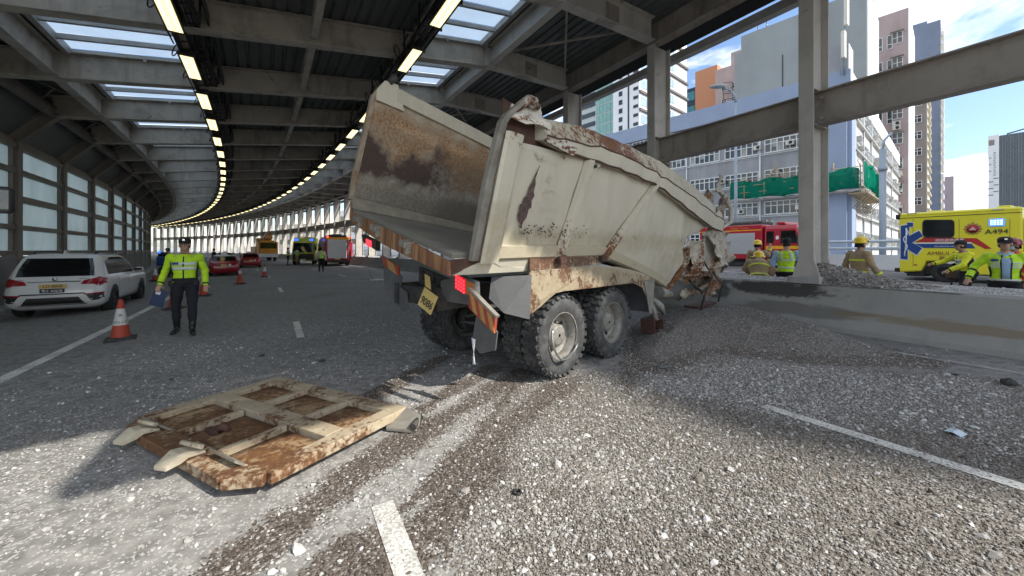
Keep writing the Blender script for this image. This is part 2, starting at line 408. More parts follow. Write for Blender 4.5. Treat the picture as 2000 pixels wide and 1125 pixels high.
# ---- concrete
def concrete(name, c=(.36, .355, .335), stain=(.10, .10, .098), amt=.45):
    m, nt, b = nmat(name); v = coords(nt)
    n = noise(nt, v, 1.3, 7, .62); f = noise(nt, v, 40, 4, .6); st = noise(nt, v, 1.6, 7, .6, .4, (1, 1, .25))
    cc = mixc(nt, n, tuple(x*.78 for x in c), tuple(x*1.16 for x in c))
    cc = mixc(nt, mth(nt, 'MULTIPLY', ramp(nt, f, .35, .75), .25), cc, tuple(x*.7 for x in c))
    cc = mixc(nt, mth(nt, 'MULTIPLY', ramp(nt, st, .5, .72), amt), cc, stain)
    L(nt, cc, b.inputs['Base Color']); b.inputs['Roughness'].default_value = .85; bump(nt, b, f, .25)
    return m
M_CONC = concrete('concrete')
def barrier_mat():
    m, nt, b = nmat('median_concrete'); v = coords(nt, rand=False)
    n = noise(nt, v, 1.1, 7, .62); f = noise(nt, v, 45, 4, .6); st = noise(nt, v, 2.2, 7, .6, .5, (1, 1, .3))
    cc = mixc(nt, n, (.255, .25, .232), (.40, .39, .365))
    cc = mixc(nt, mth(nt, 'MULTIPLY', ramp(nt, f, .35, .75), .3), cc, (.2, .195, .18))
    cc = mixc(nt, mth(nt, 'MULTIPLY', ramp(nt, st, .5, .75), .28), cc, (.14, .135, .125))
    # tyre scuffs and rust streaks left by the crash, long and low on the face
    sx = N(nt, 'ShaderNodeSeparateXYZ'); L(nt, v, sx.inputs[0])
    def blob(cx, cy, cz, rx, rz, soft, nz):
        dx = mth(nt, 'DIVIDE', mth(nt, 'SUBTRACT', mth(nt, 'ADD', mth(nt, 'MULTIPLY', sx.outputs[0], -.5), mth(nt, 'MULTIPLY', sx.outputs[1], .866)), cx), rx)
        dz = mth(nt, 'DIVIDE', mth(nt, 'SUBTRACT', sx.outputs[2], cz), rz)
        r = mth(nt, 'SQRT', mth(nt, 'ADD', mth(nt, 'MULTIPLY', dx, dx), mth(nt, 'MULTIPLY', dz, dz)))
        r = mth(nt, 'ADD', r, mth(nt, 'MULTIPLY', mth(nt, 'SUBTRACT', nz, .5), 1.7))
        return mth(nt, 'SUBTRACT', 1., ramp(nt, r, .65, 1.05))
    nz = noise(nt, v, 3.2, 6, .65, .8, (1, 1, 2.2)); nz2 = noise(nt, v, 2.3, 6, .6, .6, (.6, .6, 4))
    cc = mixc(nt, mth(nt, 'MULTIPLY', blob(4.35, 0, .72, 1.15, .20, 0, nz), .85), cc, (.022, .021, .02))
    cc = mixc(nt, mth(nt, 'MULTIPLY', blob(3.9, 0, .33, 1.3, .17, 0, nz2), .45), cc, (.035, .034, .032))
    cc = mixc(nt, mth(nt, 'MULTIPLY', blob(1.7, 0, .34, 1.7, .10, 0, nz2), .6), cc, (.22, .15, .08))
    cc = mixc(nt, mth(nt, 'MULTIPLY', blob(5.6, 0, .6, .35, .25, 0, nz), .7), cc, (.03, .03, .03))
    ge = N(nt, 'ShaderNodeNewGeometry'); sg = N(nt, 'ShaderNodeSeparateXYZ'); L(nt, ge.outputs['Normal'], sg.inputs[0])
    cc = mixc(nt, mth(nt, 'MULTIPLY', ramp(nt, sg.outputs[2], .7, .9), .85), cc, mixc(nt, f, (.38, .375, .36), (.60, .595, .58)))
    L(nt, cc, b.inputs['Base Color']); b.inputs['Roughness'].default_value = .82; bump(nt, b, f, .25)
    return m
M_BARR = barrier_mat()
def sweep(prof, s0, s1, ds, name, m, parent=None, cap=True, **props):
    n = max(2, int(round((s1-s0)/ds))+1); rings = []
    for s in np.linspace(s0, s1, n): rings.append([RW(s, t, z) for t, z in prof])
    b = MB(); b.loft(rings, 0, False, cap); return b.build(name, m, parent, **props)
PROF = [(8.98, -.05), (9.0, .09), (9.10, .26), (9.24, .84), (9.29, .885), (11.03, .885), (11.08, .85), (11.2, .1), (11.22, -.05)]
JO = [-40, -30, -20, -10, -2.6, 5.62, 14, 24, 34, 44, 54, 66, 78, 90, 105, 120, 140, 160]
for i, (a, b_) in enumerate(zip(JO[:-1], JO[1:])):
    o = sweep(PROF, a+.012, b_-.012, 1.2, 'median_barrier', M_BARR)
    o['category'] = 'barrier'; o['group'] = 'median barrier sections'
    o['label'] = {-2.6: 'grey concrete median section carrying the nearest steel column, black tyre scuffs on its face', 5.62: 'concrete median section struck by the wrecked tipper, left of the joint'}.get(a, ('concrete median section along the curve beyond the wreck, ' + ORD[i-6]+' past the struck one') if i > 5 else 'concrete median section out of frame beside the lanes, '+ORD[4-i]+' behind the viewer')
b = MB(); b.tube([RW(5.62, t-.012, z) for t, z in PROF[1:5]]+[RW(5.62, 9.6, .897)], .022, 6); b.build('joint_sealant', mat('joint_sealant', (.33, .33, .31), .7), bpy.data.objects[[o.name for o in COL.objects if o.get('label', '').startswith('concrete median section struck')][0]])
# far parapet of the opposite carriageway
M_PARA = concrete('parapet_paint', (.60, .62, .64), (.3, .3, .3), .3)
o = thing('parapet_wall', 'low white concrete parapet with two pale blue rails beyond the opposite carriageway', 'parapet')
zp = gz(26.8)
sweep([(26.7, zp-.1), (26.8, zp+.78), (27.1, zp+.78), (27.2, zp-6)], -40, 190, 3, 'wall', M_PARA, o)
M_RAIL = mat('rail_paint', (.50, .57, .64), .5, var=.1)
for z in (1.12, 1.50):
    b = MB(); b.tube([RW(s, 26.95, zp+z) for s in np.arange(-40, 190, 3.)], .075, 8); b.build('rail', M_RAIL, o)
for s in np.arange(-38, 60, 2.6):
    b = MB(); b.bar(RW(s, 26.95, zp+.78), RW(s, 26.95, zp+1.55), .1, .06, 0, (0, 1, 0)); b.build('rail_post', M_RAIL, o)
# kerb under the left wall
sweep([(-7.3, -.4), (-6.35, -.4), (-6.35, -.08), (-6.4, -.06), (-7.3, -.06)], -20, 160, 2, 'kerb', M_CONC, kind='structure')
# ---------------------------------------------------------------- the steel canopy over the road
def steel(name, c, stain, amt, var=.16):
    m, nt, b = nmat(name); v = coords(nt)
    n = noise(nt, v, 1.7, 7, .6); st = noise(nt, v, 1.1, 8, .66, .5); dr = noise(nt, v, 2.6, 6, .6, .2, (1, 1, .12)); pt = noise(nt, v, 3.3, 7, .6, .9)
    cc = mixc(nt, n, tuple(x*(1-var) for x in c), tuple(x*(1+var) for x in c))
    cc = mixc(nt, mth(nt, 'MULTIPLY', ramp(nt, st, .48, .72), amt), cc, stain)
    cc = mixc(nt, mth(nt, 'MULTIPLY', ramp(nt, dr, .52, .72), amt*.7), cc, tuple(x*.8 for x in stain))
    cc = mixc(nt, mth(nt, 'MULTIPLY', ramp(nt, pt, .66, .70), amt*.9), cc, tuple(x*.35 for x in stain))
    L(nt, cc, b.inputs['Base Color']); b.inputs['Roughness'].default_value = .55; bump(nt, b, n, .1)
    return m
M_STEEL = steel('painted_steel', (.42, .38, .32), (.10, .08, .06), .62)
M_STEELW = steel('column_paint', (.47, .445, .40), (.2, .17, .14), .45)
M_STEELB = steel('edge_beam_paint', (.34, .30, .26), (.07, .06, .055), .6)
M_STEELD = steel('shaded_wall_steel', (.165, .148, .125), (.06, .05, .042), .55)  # darker copy of the canopy steel, the inner side's shade put into its colour
M_DECK = mat('roof_sheet', (.105, .118, .115), .5, var=.12, scale=1.5, dirt=(.08, .085, .085), dirt_amt=.6, dscale=.8)
M_BLACK = mat('black_plastic', (.016, .016, .016), .5, var=.1)
M_DARKGAP = mat('dark_gap', (.02, .02, .02), .8)
M_ALU = mat('glazing_bar', (.36, .35, .33), .45, var=.12, dirt=(.12, .11, .1), dirt_amt=.4)
def pane_mat(name, col, tr, rough=.3, dirt=.3):
    m, nt, b = nmat(name); o = nt.nodes['Material Output']; v = coords(nt)
    n = noise(nt, v, .7, 6, .6, .3); n2 = noise(nt, v, 1.3, 5, .6, .3, (1, 1, .3))
    c = mixc(nt, mth(nt, 'MULTIPLY', ramp(nt, n2, .4, .75), dirt), col, tuple(x*.55 for x in col))
    tl = N(nt, 'ShaderNodeBsdfTranslucent'); L(nt, c, tl.inputs[0]); tp = N(nt, 'ShaderNodeBsdfTransparent'); L(nt, c, tp.inputs[0])
    gl = N(nt, 'ShaderNodeBsdfGlossy'); gl.inputs['Roughness'].default_value = rough; gl.inputs[0].default_value = (.8, .8, .8, 1)
    a = N(nt, 'ShaderNodeMixShader'); L(nt, mth(nt, 'MULTIPLY_ADD', n, .12, ), a.inputs[0]); nt.links.remove(a.inputs[0].links[0]); a.inputs[0].default_value = tr
    L(nt, tl.outputs[0], a.inputs[1]); L(nt, tp.outputs[0], a.inputs[2])
    f = N(nt, 'ShaderNodeMixShader'); f.inputs[0].default_value = .05; L(nt, a.outputs[0], f.inputs[1]); L(nt, gl.outputs[0], f.inputs[2])
    L(nt, f.outputs[0], o.inputs[0]); return m
M_SKYL = pane_mat('roof_light_sheet', (.52, .59, .66), .12, .3, .15)
M_WPANE = pane_mat('frosted_wall_pane', (.56, .62, .62), .20, .3, .35)
LAMP = emat('lamp_diffuser', (1, .84, .44), .5)
def beam_z(t): return 6.06+.150*(t+4.86) if t < 5.96 else 7.70+.02*(t-5.96)
KMAX = 37
def far_label(i, near, base, far): return near.format(ORD[i]) if i < len(ORD) else far
# --- right hand columns (local: x = across, y = along, origin at the column foot on the median)
cb_ = MB()
cb_.box((.30, 0, .06), (.95, .60, .14), 0, taper=.94)
col0 = thing('steel_column', '', 'column')
cb_.build('base_plinth', M_CONC, col0, bevel=.015)
b = MB(); zt = 6.78
for x in (-.012, .69):       # flanges face the road and the far carriageway; they flare at the foot
    rings = []
    for z, w in ((.13, .245), (.22, .225), (.50, .135), (zt, .135)):
        e = (.0 if x > 0 else 0)
        rings.append([Vector((x, -w, z)), Vector((x+.03, -w, z)), Vector((x+.03, w, z)), Vector((x, w, z))])
    b.loft(rings, 0, False)
b.box((.355, 0, (zt+.13)/2), (.668, .022, zt-.13), 0)
b.build('shaft', M_STEELW, col0, bevel=.004)
b = MB()
for z in (3.30, 4.03):
    b.box((.355, 0, z), (.66, .26, .018), 0)
for z in (3.45, 3.88):
    for y in (-1, 1): b.lathe([(.03, -.02), (.03, .02)], 8, 0, Matrix.Translation((.30, y*.16, z)) @ Matrix.Rotation(pi/2, 4, 'Y'))
b.build('stiffener', M_STEELB, col0)
cols = []
for k in range(-1, KMAX+1):
    p = RW(S0+k*BAY, 9.33, .885)
    i = k
    lab = {-1: 'steel column just out of frame beside the camera', 0: 'nearest steel I-column on the median, gravel heaped at its foot', 1: 'second steel column along the median, behind the truck body rim',
           2: 'third steel column, seen just above the bent body rail'}.get(k)
    if lab is None: lab = (ORD[k]+' white steel column along the far median curve, counted from the nearest') if k < 45 else 'thin white steel column at the far end of the curve'
    if k == -1: col0.location = p; col0.rotation_euler.z = RA(S0+k*BAY); col0['label'] = lab; col0['group'] = 'steel columns along the median'; o = col0
    else: o = copy_tree(col0, p, RA(S0+k*BAY), lab, 'steel columns along the median')
    cols.append(o)
# --- mid rail between the columns, one length per bay
H_ = BAY/2
def bay_mesh(fn, name, mats):
    b = MB(); fn(b); return b.mesh(name, mats)
def ib(b, t, z, depth, width, tf, tw, a=-H_, c=H_, mi=0): b.ibeam(LB(a, t, z), LB(c, t, z), depth, width, tf, tw, mi)
mid_me = bay_mesh(lambda b: ib(b, 9.69, 4.55, .70, .30, .028, .02, -H_+.02, H_-.02), 'mid_rail', M_STEELB)
eave_me = bay_mesh(lambda b: (ib(b, 9.66, 8.18, .80, .34, .03, .02, -H_, H_)), 'eave_beam', M_STEELB)
def gut(b):
    b.bar(LB(-H_, 10.25, 7.42), LB(H_, 10.25, 7.42), .05, .32, 0); b.bar(LB(-H_, 10.16, 7.27), LB(H_, 10.16, 7.27), .22, .03, 0)
    b.bar(LB(-H_, 10.1, 8.0), LB(H_, 10.1, 8.0), .03, .84, 1)  # last bar: black sheet for the shade in the open eave gap
gut_me = bay_mesh(gut, 'gutter', [M_ALU, M_DARKGAP])
def bay_obj(name, me, k, label, cat, group):
    s = S0+(k+.5)*BAY
    return obj(name, me, None, RW(s, 0)-Vector((0, 0, 0)), RA(s), label=label, category=cat, group=group)
def olab(k, a, b): return a.format(ORD[k]) if 0 <= k < 45 else (a.format(ORD[-1-k])+', out of frame' if k < 0 else b)
for k in range(-2, KMAX):
    off = 'out of frame' if k < 0 else ''
    bay_obj('mid_rail', mid_me, k, {-1: 'steel mid rail running right from the nearest column out of the frame', 0: 'steel mid rail between the nearest two columns, behind the truck'}.get(k, olab(k, 'horizontal steel mid rail between median columns, {} bay along the curve', 'far dark mid rail between white columns at the end of the curve')), 'beam', 'mid rails between the columns')
    bay_obj('eave_beam', eave_me, k, {0: 'peeling brown eave beam above the nearest two columns', 1: 'eave beam above the second and third columns'}.get(k, olab(k, 'brown eave beam on the column tops, {} bay along the curve', 'far eave beam on the column tops at the end of the curve')), 'beam', 'eave beams')
    bay_obj('gutter', gut_me, k, olab(k, 'pale gutter strip outside the eave, {} bay along the curve', 'far gutter strip outside the eave at the end of the curve'), 'gutter', 'gutters along the eave')
# --- cross beams (one per frame): sloping up to the right, deep I-section
fb = MB()
def xb(b, t0, t1, z0, z1, d=.70):
    p0 = Vector((t0, 0, z0+d/2)); p1 = Vector((t1, 0, z1+d/2)); b.ibeam(p0, p1, d, .30, .028, .018)
beam0 = thing('roof_beam', '', 'beam')
b = MB(); xb(b, -6.05, 5.80, beam_z(-6.05), beam_z(5.80)); b.build('main_girder', M_STEEL, beam0)
b = MB(); xb(b, 5.81, 9.33, beam_z(5.97), 7.74); b.build('outer_girder', M_STEELW, beam0)
b = MB()
for i in range(6):
    for j in (-.09, 0., .09): b.lathe([(.022, -.02), (.022, .0)], 6, 0, Matrix.Translation((7.15+i*.11, j, 7.70)))
b.box((7.7, -.02, 8.08), (.5, .02, .45), 0)
b.build('splice_bolt', M_STEELB, beam0, kind='stuff')
b = MB()
for t in (-6.1, -3.2, -.3, 2.0, 4.4, 7.9): b.box((t, -.17, beam_z(t)+.64), (.07, .04, .10), 0)
b.build('deck_clip', M_STEELB, beam0)
for k in range(-1, KMAX+1):
    lab = {-1: 'cross beam overhead near the camera, out of frame', 0: 'cross beam over the camera, out of frame', 1: 'cross beam meeting the second column, cut by the top edge', 2: 'pale cross beam spanning the top of the frame to the third column'}.get(k, olab(k, 'pale cross beam under the roof, {} from the nearest column', 'distant cross beam under the roof where the tunnel bends away'))
    p = RW(S0+k*BAY, 0)
    if k == -1: beam0.location = p; beam0.rotation_euler.z = RA(S0+k*BAY); beam0['label'] = lab; beam0['group'] = 'roof cross beams'
    else: copy_tree(beam0, p, RA(S0+k*BAY), lab, 'roof cross beams')
# --- left wall posts with a bent haunch
post0 = thing('wall_post', '', 'post')
b = MB(); b.ibeam((-6.92, 0, -.3), (-6.92, 0, 5.02), .36, .26, .028, .02, 0, (1, 0, 0)); b.build('upright', M_STEELD, post0)
b = MB(); b.ibeam((-6.92, 0, 5.02), (-6.0, 0, 6.08), .36, .26, .028, .02, 0, (1, 0, 0)); b.build('haunch', M_STEELD, post0)
for k in range(0, 26):
    p = RW(S0+k*BAY, 0)
    lab = olab(k, 'dark wall post with bent haunch on the inner side, {} along the wall', 'dark wall post far along the inner wall') if k > 3 else 'dark wall post with haunch out of frame, '+ORD[k]+' along the inner wall'
    if k == 0: post0.location = p; post0.rotation_euler.z = RA(S0); post0['label'] = lab; post0['group'] = 'wall posts of the inner side'
    else: copy_tree(post0, p, RA(S0+k*BAY), lab, 'wall posts of the inner side')
# --- left wall bays: plinth, window frame, four panes
win0 = thing('window_bay', '', 'window')
def ft(z): return -6.9
zr = [(1.55, 2.20), (2.36, 3.09), (3.28, 3.97), (4.12, 4.74)]
b = MB()
edges = [1.47, 2.28, 3.185, 4.045, 4.83]
for z in edges: b.bar(LB(-H_+.14, -6.86, z), LB(H_-.14, -6.86, z), .16, .15 if z != 3.185 else .20, 0)
for d in (-H_+.19, H_-.19): b.bar(LB(d, -6.88, 1.47), LB(d, -6.88, 4.85), .14, .12, 0, (1, 0, 0))
b.bar(LB(-H_+.14, -6.9, 4.98), LB(H_-.14, -6.9, 4.98), .10, .16, 0)
b.build('frame', M_STEELD, win0)
for z0, z1 in zr:
    b = MB(); b.bar(LB(-H_+.23, -6.92, (z0+z1)/2), LB(H_-.23, -6.92, (z0+z1)/2), .012, z1-z0+.04, 0); b.build('pane', M_WPANE, win0)
WALLBASE = bay_mesh(lambda b: b.prism([LB(-H_, -7.05, -.5), LB(-H_, -6.76, -.5), LB(-H_, -6.78, 1.36), LB(-H_, -7.05, 1.36)], LB(H_, -6.9, 0)-LB(-H_, -6.9, 0)), 'low_wall', concrete('inner_wall_concrete', (.20,.195,.185), (.07,.068,.065), .5))
UPW = bay_mesh(lambda b: b.prism([LB(-H_, -7.12, 5.05), LB(-H_, -7.1, 5.0), LB(-H_, -6.15, 6.2), LB(-H_, -6.15, 6.75), LB(-H_, -6.3, 6.75)], LB(H_, -6.9, 0)-LB(-H_, -6.9, 0)), 'upper_wall', M_DECK)
for k in range(0, 26):
    s = S0+(k+.5)*BAY; p = RW(s, 0)
    lab = olab(k-3, 'frosted four-pane window bay of the inner wall, {} from the left edge', 'narrow sliver of frosted window bay far along the inner wall') if k > 2 else 'frosted window bay out of frame, '+ORD[k]+' along the inner wall'
    if k == 0: win0.location = p; win0.rotation_euler.z = RA(s); win0['label'] = lab; win0['group'] = 'window bays of the inner wall'
    else: copy_tree(win0, p, RA(s), lab, 'window bays of the inner wall')
    bay_obj('low_wall', WALLBASE, k, olab(k-3, 'low concrete wall under the {} frosted window bay', 'low concrete wall far along the inner side'), 'wall', 'low walls under the window bays')
    bay_obj('haunch_cladding', UPW, k, olab(k-3, 'dark sloping cladding above the {} window bay', 'dark sloping cladding far along the inner side'), 'cladding', 'sloping cladding above the windows')
# --- roof: three corrugated decks and two glazed strips per bay
DZ = .735
def corrug(b, t0, t1, z0, z1, a=-H_, c=H_, pitch=.30, h=.05):
    n = max(1, int(round((t1-t0)/pitch))); pts = []
    for i in range(n):
        u = t0+(t1-t0)*i/n; w = (t1-t0)/n
        for f, dz in ((0, 0), (.62, 0), (.70, h), (.92, h)): pts.append((u+f*w, dz))
    pts.append((t1, 0))
    g0 = []; g1 = []
    for t, dz in pts:
        z = z0+(z1-z0)*(t-t0)/(t1-t0)+dz; g0.append(LB(a, t, z)); g1.append(LB(c, t, z))
    b.sheet([g0, g1], .012, 0, False)
def deck_me(t0, t1, z0, z1, nm): return bay_mesh(lambda b: corrug(b, t0, t1, z0, z1), nm, M_DECK)
DL = deck_me(-6.35, -4.70, beam_z(-6.15)+DZ-.02, beam_z(-4.70)+DZ, 'roof_deck')
DC = deck_me(-2.25, 3.58, beam_z(-2.25)+DZ, beam_z(3.58)+DZ, 'roof_deck')
DR = deck_me(5.62, 9.75, beam_z(5.62)+DZ, 7.74+DZ, 'roof_deck')
def purl(b):
    ib(b, .72, beam_z(.72)+.30, .40, .16, .02, .015, -H_+.16, H_-.16)
PC = bay_mesh(purl, 'purlin', M_STEEL)
def lgb(b, t, d=.62):
    z = beam_z(t if t < 5.9 else 5.97)+.04+d/2
    ib(b, t, z, d, .24, .025, .018, -H_+.16, H_-.16)
PL = bay_mesh(lambda b: lgb(b, -4.95), 'edge_girder', M_STEEL); PR = bay_mesh(lambda b: lgb(b, 5.98), 'edge_girder', M_STEELW)
PLL = bay_mesh(lambda b: lgb(b, -2.02, .5), 'edge_girder', M_STEEL); PRR = bay_mesh(lambda b: lgb(b, 3.34, .5), 'edge_girder', M_STEEL)
def braces(b):
    z = beam_z(-5.6)+.35
    b.bar(LB(-H_+.15, -6.0, z), LB(H_-.15, -5.0, z+.1), .07, .07); b.bar(LB(0, -5.5, z+.05), LB(.9, -6.05, z-.1), .06, .06)
    ib(b, -6.0, beam_z(-6.0)+.1, .30, .16, .02, .015, -H_+.16, H_-.16)
PB = bay_mesh(braces, 'brace', M_STEELD)
def xbr(b):
    z = 8.2
    for q in (-1, 1): b.bar(LB(-H_+.16, 7.7-q*1.45, z), LB(H_-.16, 7.7+q*1.45, z), .06, .06)
PX = bay_mesh(xbr, 'cross_brace', M_STEEL)
def skylight(t0, t1):
    th = thing('roof_light', '', 'skylight')
    for i, d in enumerate((-1.36, -.455, .455, 1.36)):
        z0 = beam_z(t0)+DZ+.10; z1 = beam_z(t1)+DZ+.10
        b = MB(); b.sheet([[LB(d-.43, t0, z0), LB(d-.43, t1, z1)], [LB(d+.43, t0, z0), LB(d+.43, t1, z1)]], .012, 0, False); b.build('pane', M_SKYL, th)
    for d in (-1.80, -.91, 0, .91, 1.80):
        b = MB(); b.bar(LB(d, t0, beam_z(t0)+DZ), LB(d, t1, beam_z(t1)+DZ), .085, .12); b.build('glazing_bar', M_ALU, th)
    b = MB()
    for t in (t0+.09, t1-.09): b.bar(LB(-H_+.1, t, beam_z(t)+DZ), LB(H_-.1, t, beam_z(t)+DZ), .13, .2)
    b.build('glazing_edge', M_ALU, th)
    return th
SKL = skylight(-4.8, -2.12); SKR = skylight(3.45, 5.75)
for k in range(-2, KMAX):
    s = S0+(k+.5)*BAY; p = RW(s, 0); a = RA(s)
    far = k >= 20
    q = ORD[k] if 0 <= k < 45 else ''
    where = (q+' bay along the curve') if q else ('far round the curve' if k > 0 else ORD[-1-k]+' bay out of frame overhead')
    if k >= -1:
        for me, sd in ((DL, 'inner'), (DC, 'middle'), (DR, 'outer')):
            bay_obj('roof_deck', me, k, 'grey corrugated roof deck, '+sd+' strip, '+where, 'roof', 'corrugated roof decks')
        for me, nm, sd in ((PC, 'purlin', 'centre purlin under the middle roof deck'), (PL, 'edge_girder', 'lengthwise girder beside the inner roof lights'), (PR, 'edge_girder', 'pale lengthwise girder beside the outer roof lights'),
                           (PLL, 'edge_girder', 'lengthwise girder above the left lamp row'), (PRR, 'edge_girder', 'lengthwise girder above the right lamp row'), (PB, 'brace', 'dark bracing under the inner roof strip')):
            bay_obj(nm, me, k, sd+', '+where, 'beam', 'lengthwise roof steel')
        if k % 2 == 1: bay_obj('cross_brace', PX, k, 'thin crossed roof braces in the outer strip, '+where, 'beam', 'crossed roof braces')
    for th, sd in ((SKL, 'inner'), (SKR, 'outer')):
        lab = 'glazed roof light strip on the '+sd+' side, '+where
        if k == -2: th.location = p; th.rotation_euler.z = a; th['label'] = lab; th['group'] = 'glazed roof lights'
        else: copy_tree(th, p, a, lab, 'glazed roof lights')
# the roof runs on half a bay behind the camera as an overhang and ends there
for me_fn, sd in (((-6.35, -4.70, beam_z(-6.15)+DZ, beam_z(-4.70)+DZ), 'inner'), ((-2.25, 3.58, beam_z(-2.25)+DZ, beam_z(3.58)+DZ), 'middle'), ((5.62, 9.75, beam_z(5.97)+DZ, 7.74+DZ), 'outer')):
    bay_obj('roof_deck', bay_mesh(lambda b: corrug(b, *me_fn, a=-.75), 'roof_deck', M_DECK), -2, 'grey corrugated roof overhang at the open end behind the viewer, '+sd+' strip', 'roof', 'corrugated roof decks')
# --- lamp rows: cable trays with hangers, cables and lamps
def tray(t, z):
    def fn(b):
        for dx, dz in ((-.20, .02), (.24, .22)): b.bar(LB(-H_, t+dx, z+dz), LB(H_, t+dx, z+dz), .07, .09)
        b.bar(LB(-H_, t+.42, z+.42), LB(H_, t+.42, z+.42), .03, .26)
        b.bar(LB(-H_, t+.02, z+.12), LB(H_, t+.02, z+.12), .10, .05)
        for i in range(9):
            d = -H_+.2+i*BAY/9; b.bar(LB(d, t-.24, z+.03), LB(d, t+.30, z+.23), .035, .03)
            if i % 3 == 1:
                b.bar(LB(d, t-.24, z+.02), LB(d, t-.24, z+.62), .045, .045); b.bar(LB(d, t+.34, z+.1), LB(d, t+.34, z+.85), .045, .045)
        for i in range(5):
            d = -H_+.45+i*BAY/5; c = LB(d, t-.30, z-.02)
            b.tube([c+Vector((.07*sin(q)*(1 if i % 2 else -1)-.04, .16*cos(q), .16*sin(q)+.10)) for q in np.linspace(0, 2*pi, 11)], .014, 5)
        for rr, dx in ((.022, -.10), (.018, .10), (.02, .17)): b.tube([LB(d, t+dx, z+.2+.015*sin(9*d)) for d in np.linspace(-H_, H_, 7)], rr, 5)
    return fn
TL, TR = -1.85, 3.15
ZL, ZR = 4.98+1.45, 5.62+1.50
TLm = bay_mesh(tray(TL, ZL), 'cable_tray', M_BLACK); TRm = bay_mesh(tray(TR, ZR), 'cable_tray', M_BLACK)
for k in range(-1, KMAX):
    where = (ORD[k]+' bay along the curve') if 0 <= k < 45 else ('far round the curve' if k > 0 else ORD[-1-k]+' bay out of frame overhead')
    for me, sd in ((TLm, 'left'), (TRm, 'right')): bay_obj('cable_tray', me, k, 'black cable tray carrying the '+sd+' lamp row, '+where, 'cable tray', 'cable trays of the lamp rows')
lamp0 = thing('ceiling_lamp', '', 'lamp')
b = MB(); b.box((0, 0, .05), (.32, 1.52, .13), 0, taper=.8); b.box((0, .5, .16), (.30, .05, .12), 0); b.box((0, -.5, .16), (.30, .05, .12), 0)
for y in (-.77, .77): b.box((0, y, .0), (.36, .02, .06))
b.build('housing', M_BLACK, lamp0)
b = MB(); b.box((0, 0, -.022), (.25, 1.42, .012)); b.build('diffuser', LAMP, lamp0)
M_TUBE = emat('lamp_tube', (1, .92, .55), .7)
for x in (-.07, .07):
    b = MB(); b.tube([(x, -.66, -.036), (x, .66, -.036)], .013, 6); b.build('tube', M_TUBE, lamp0)
n = 0
for sd, t, z, s0 in (('left', TL-.1, ZL-.14, 10.05), ('right', TR-.02, ZR-.12, 10.75)):
    for j in range(-3, 47):
        s = s0+2.7*j+(.0 if j >= 0 else 0); p = RW(s, t, z)
        i = j
        if j < 0: lab = ORD[-1-j]+' ceiling lamp of the '+sd+' row out of frame overhead'
        elif j < 48: lab = ORD[j]+' lit yellow ceiling lamp of the '+sd+' row, counted from the top edge'
        else: lab = 'tiny lit ceiling lamp far along the '+sd+' row'
        if n == 0: lamp0.location = p; lamp0.rotation_euler.z = RA(s); lamp0['label'] = lab; lamp0['group'] = 'lit ceiling lamps in two rows'
        else: copy_tree(lamp0, p, RA(s), lab, 'lit ceiling lamps in two rows')
        n += 1
# ---------------------------------------------------------------- buildings across the road (they stand at street level, six metres below)
ZS = -6.
BDIR = radians(40.6)
M_BLUEW = mat('blue_grey_wall', (.295, .305, .33), .8, var=.10, scale=.5, dirt=(.17, .17, .18), dirt_amt=.6, dscale=.5, streak=True)
M_BLUEB = mat('blue_parapet', (.27, .335, .47), .75, var=.07, scale=.4, dirt=(.22, .265, .36), dirt_amt=.4, dscale=.3, streak=True)
M_GREYB = mat('grey_render', (.27, .295, .30), .85, var=.07, scale=.2, dirt=(.19, .2, .2), dirt_amt=.6, dscale=.16, streak=True)
M_WHITEW = mat('pale_wall', (.55, .54, .52), .8, var=.12, scale=.4, dirt=(.3, .29, .27), dirt_amt=.5, dscale=.5, streak=True)
M_PINK = mat('pink_render', (.40, .315, .305), .85, var=.08, scale=.25, dirt=(.27, .2, .19), dirt_amt=.5, dscale=.3, streak=True)
M_PINKF = mat('far_pink_render', (.44, .38, .42), .85, var=.05, scale=.1)
M_BLUET = mat('blue_tower_render', (.20, .25, .34), .8, var=.1, scale=.1, dirt=(.14, .165, .22), dirt_amt=.6, dscale=.12)
M_BROWNT = mat('brown_tower_render', (.27, .24, .215), .85, var=.1, scale=.15, dirt=(.18, .16, .15), dirt_amt=.5, dscale=.2)
M_ORANGE = mat('orange_render', (.52, .24, .13), .85, var=.06, scale=.1)
M_CREAM = mat('cream_and_sunlit_render', (.60, .56, .46), .8, var=.06, scale=.1)
M_DKTOWER = mat('dark_louvred_cladding', (.13, .155, .175), .6, var=.12, scale=.1)
M_FRAMEW = mat('white_window_frame', (.66, .68, .68), .5, var=.06)
M_STRIPW = mat('white_and_sunlit_face', (.72, .74, .76), .6, var=.05, scale=.2)
def glass(name, c, rough=.12):
    m, nt, b = nmat(name); v = coords(nt); n = noise(nt, v, .9, 4)
    L(nt, mixc(nt, n, tuple(x*.6 for x in c), tuple(x*1.3 for x in c)), b.inputs['Base Color']); b.inputs['Roughness'].default_value = rough
    b.inputs['Specular IOR Level'].default_value = .7; return m
M_GLD = glass('dark_window_glass', (.035, .04, .045)); M_GLG = glass('green_curtain_glass', (.22, .42, .38), .2); M_GLB = glass('pale_blue_glass', (.36, .48, .56), .2); M_GLT = glass('teal_glass', (.06, .22, .25), .15)
M_AC = mat('air_conditioner_case', (.60, .59, .55), .6, var=.1, dirt=(.3, .28, .25), dirt_amt=.5)
M_PIPE = mat('blue_grey_pole', (.30, .36, .42), .5, var=.08)
def bld(name, label, px, Y, rot=None):
    """a building whose near corner is on the sight line to px; local y runs along its road front, x along its end"""
    return thing(name, label, 'building', ((px-1000)/740*Y, Y, ZS), BDIR if rot is None else rot, 'buildings beyond the opposite carriageway')
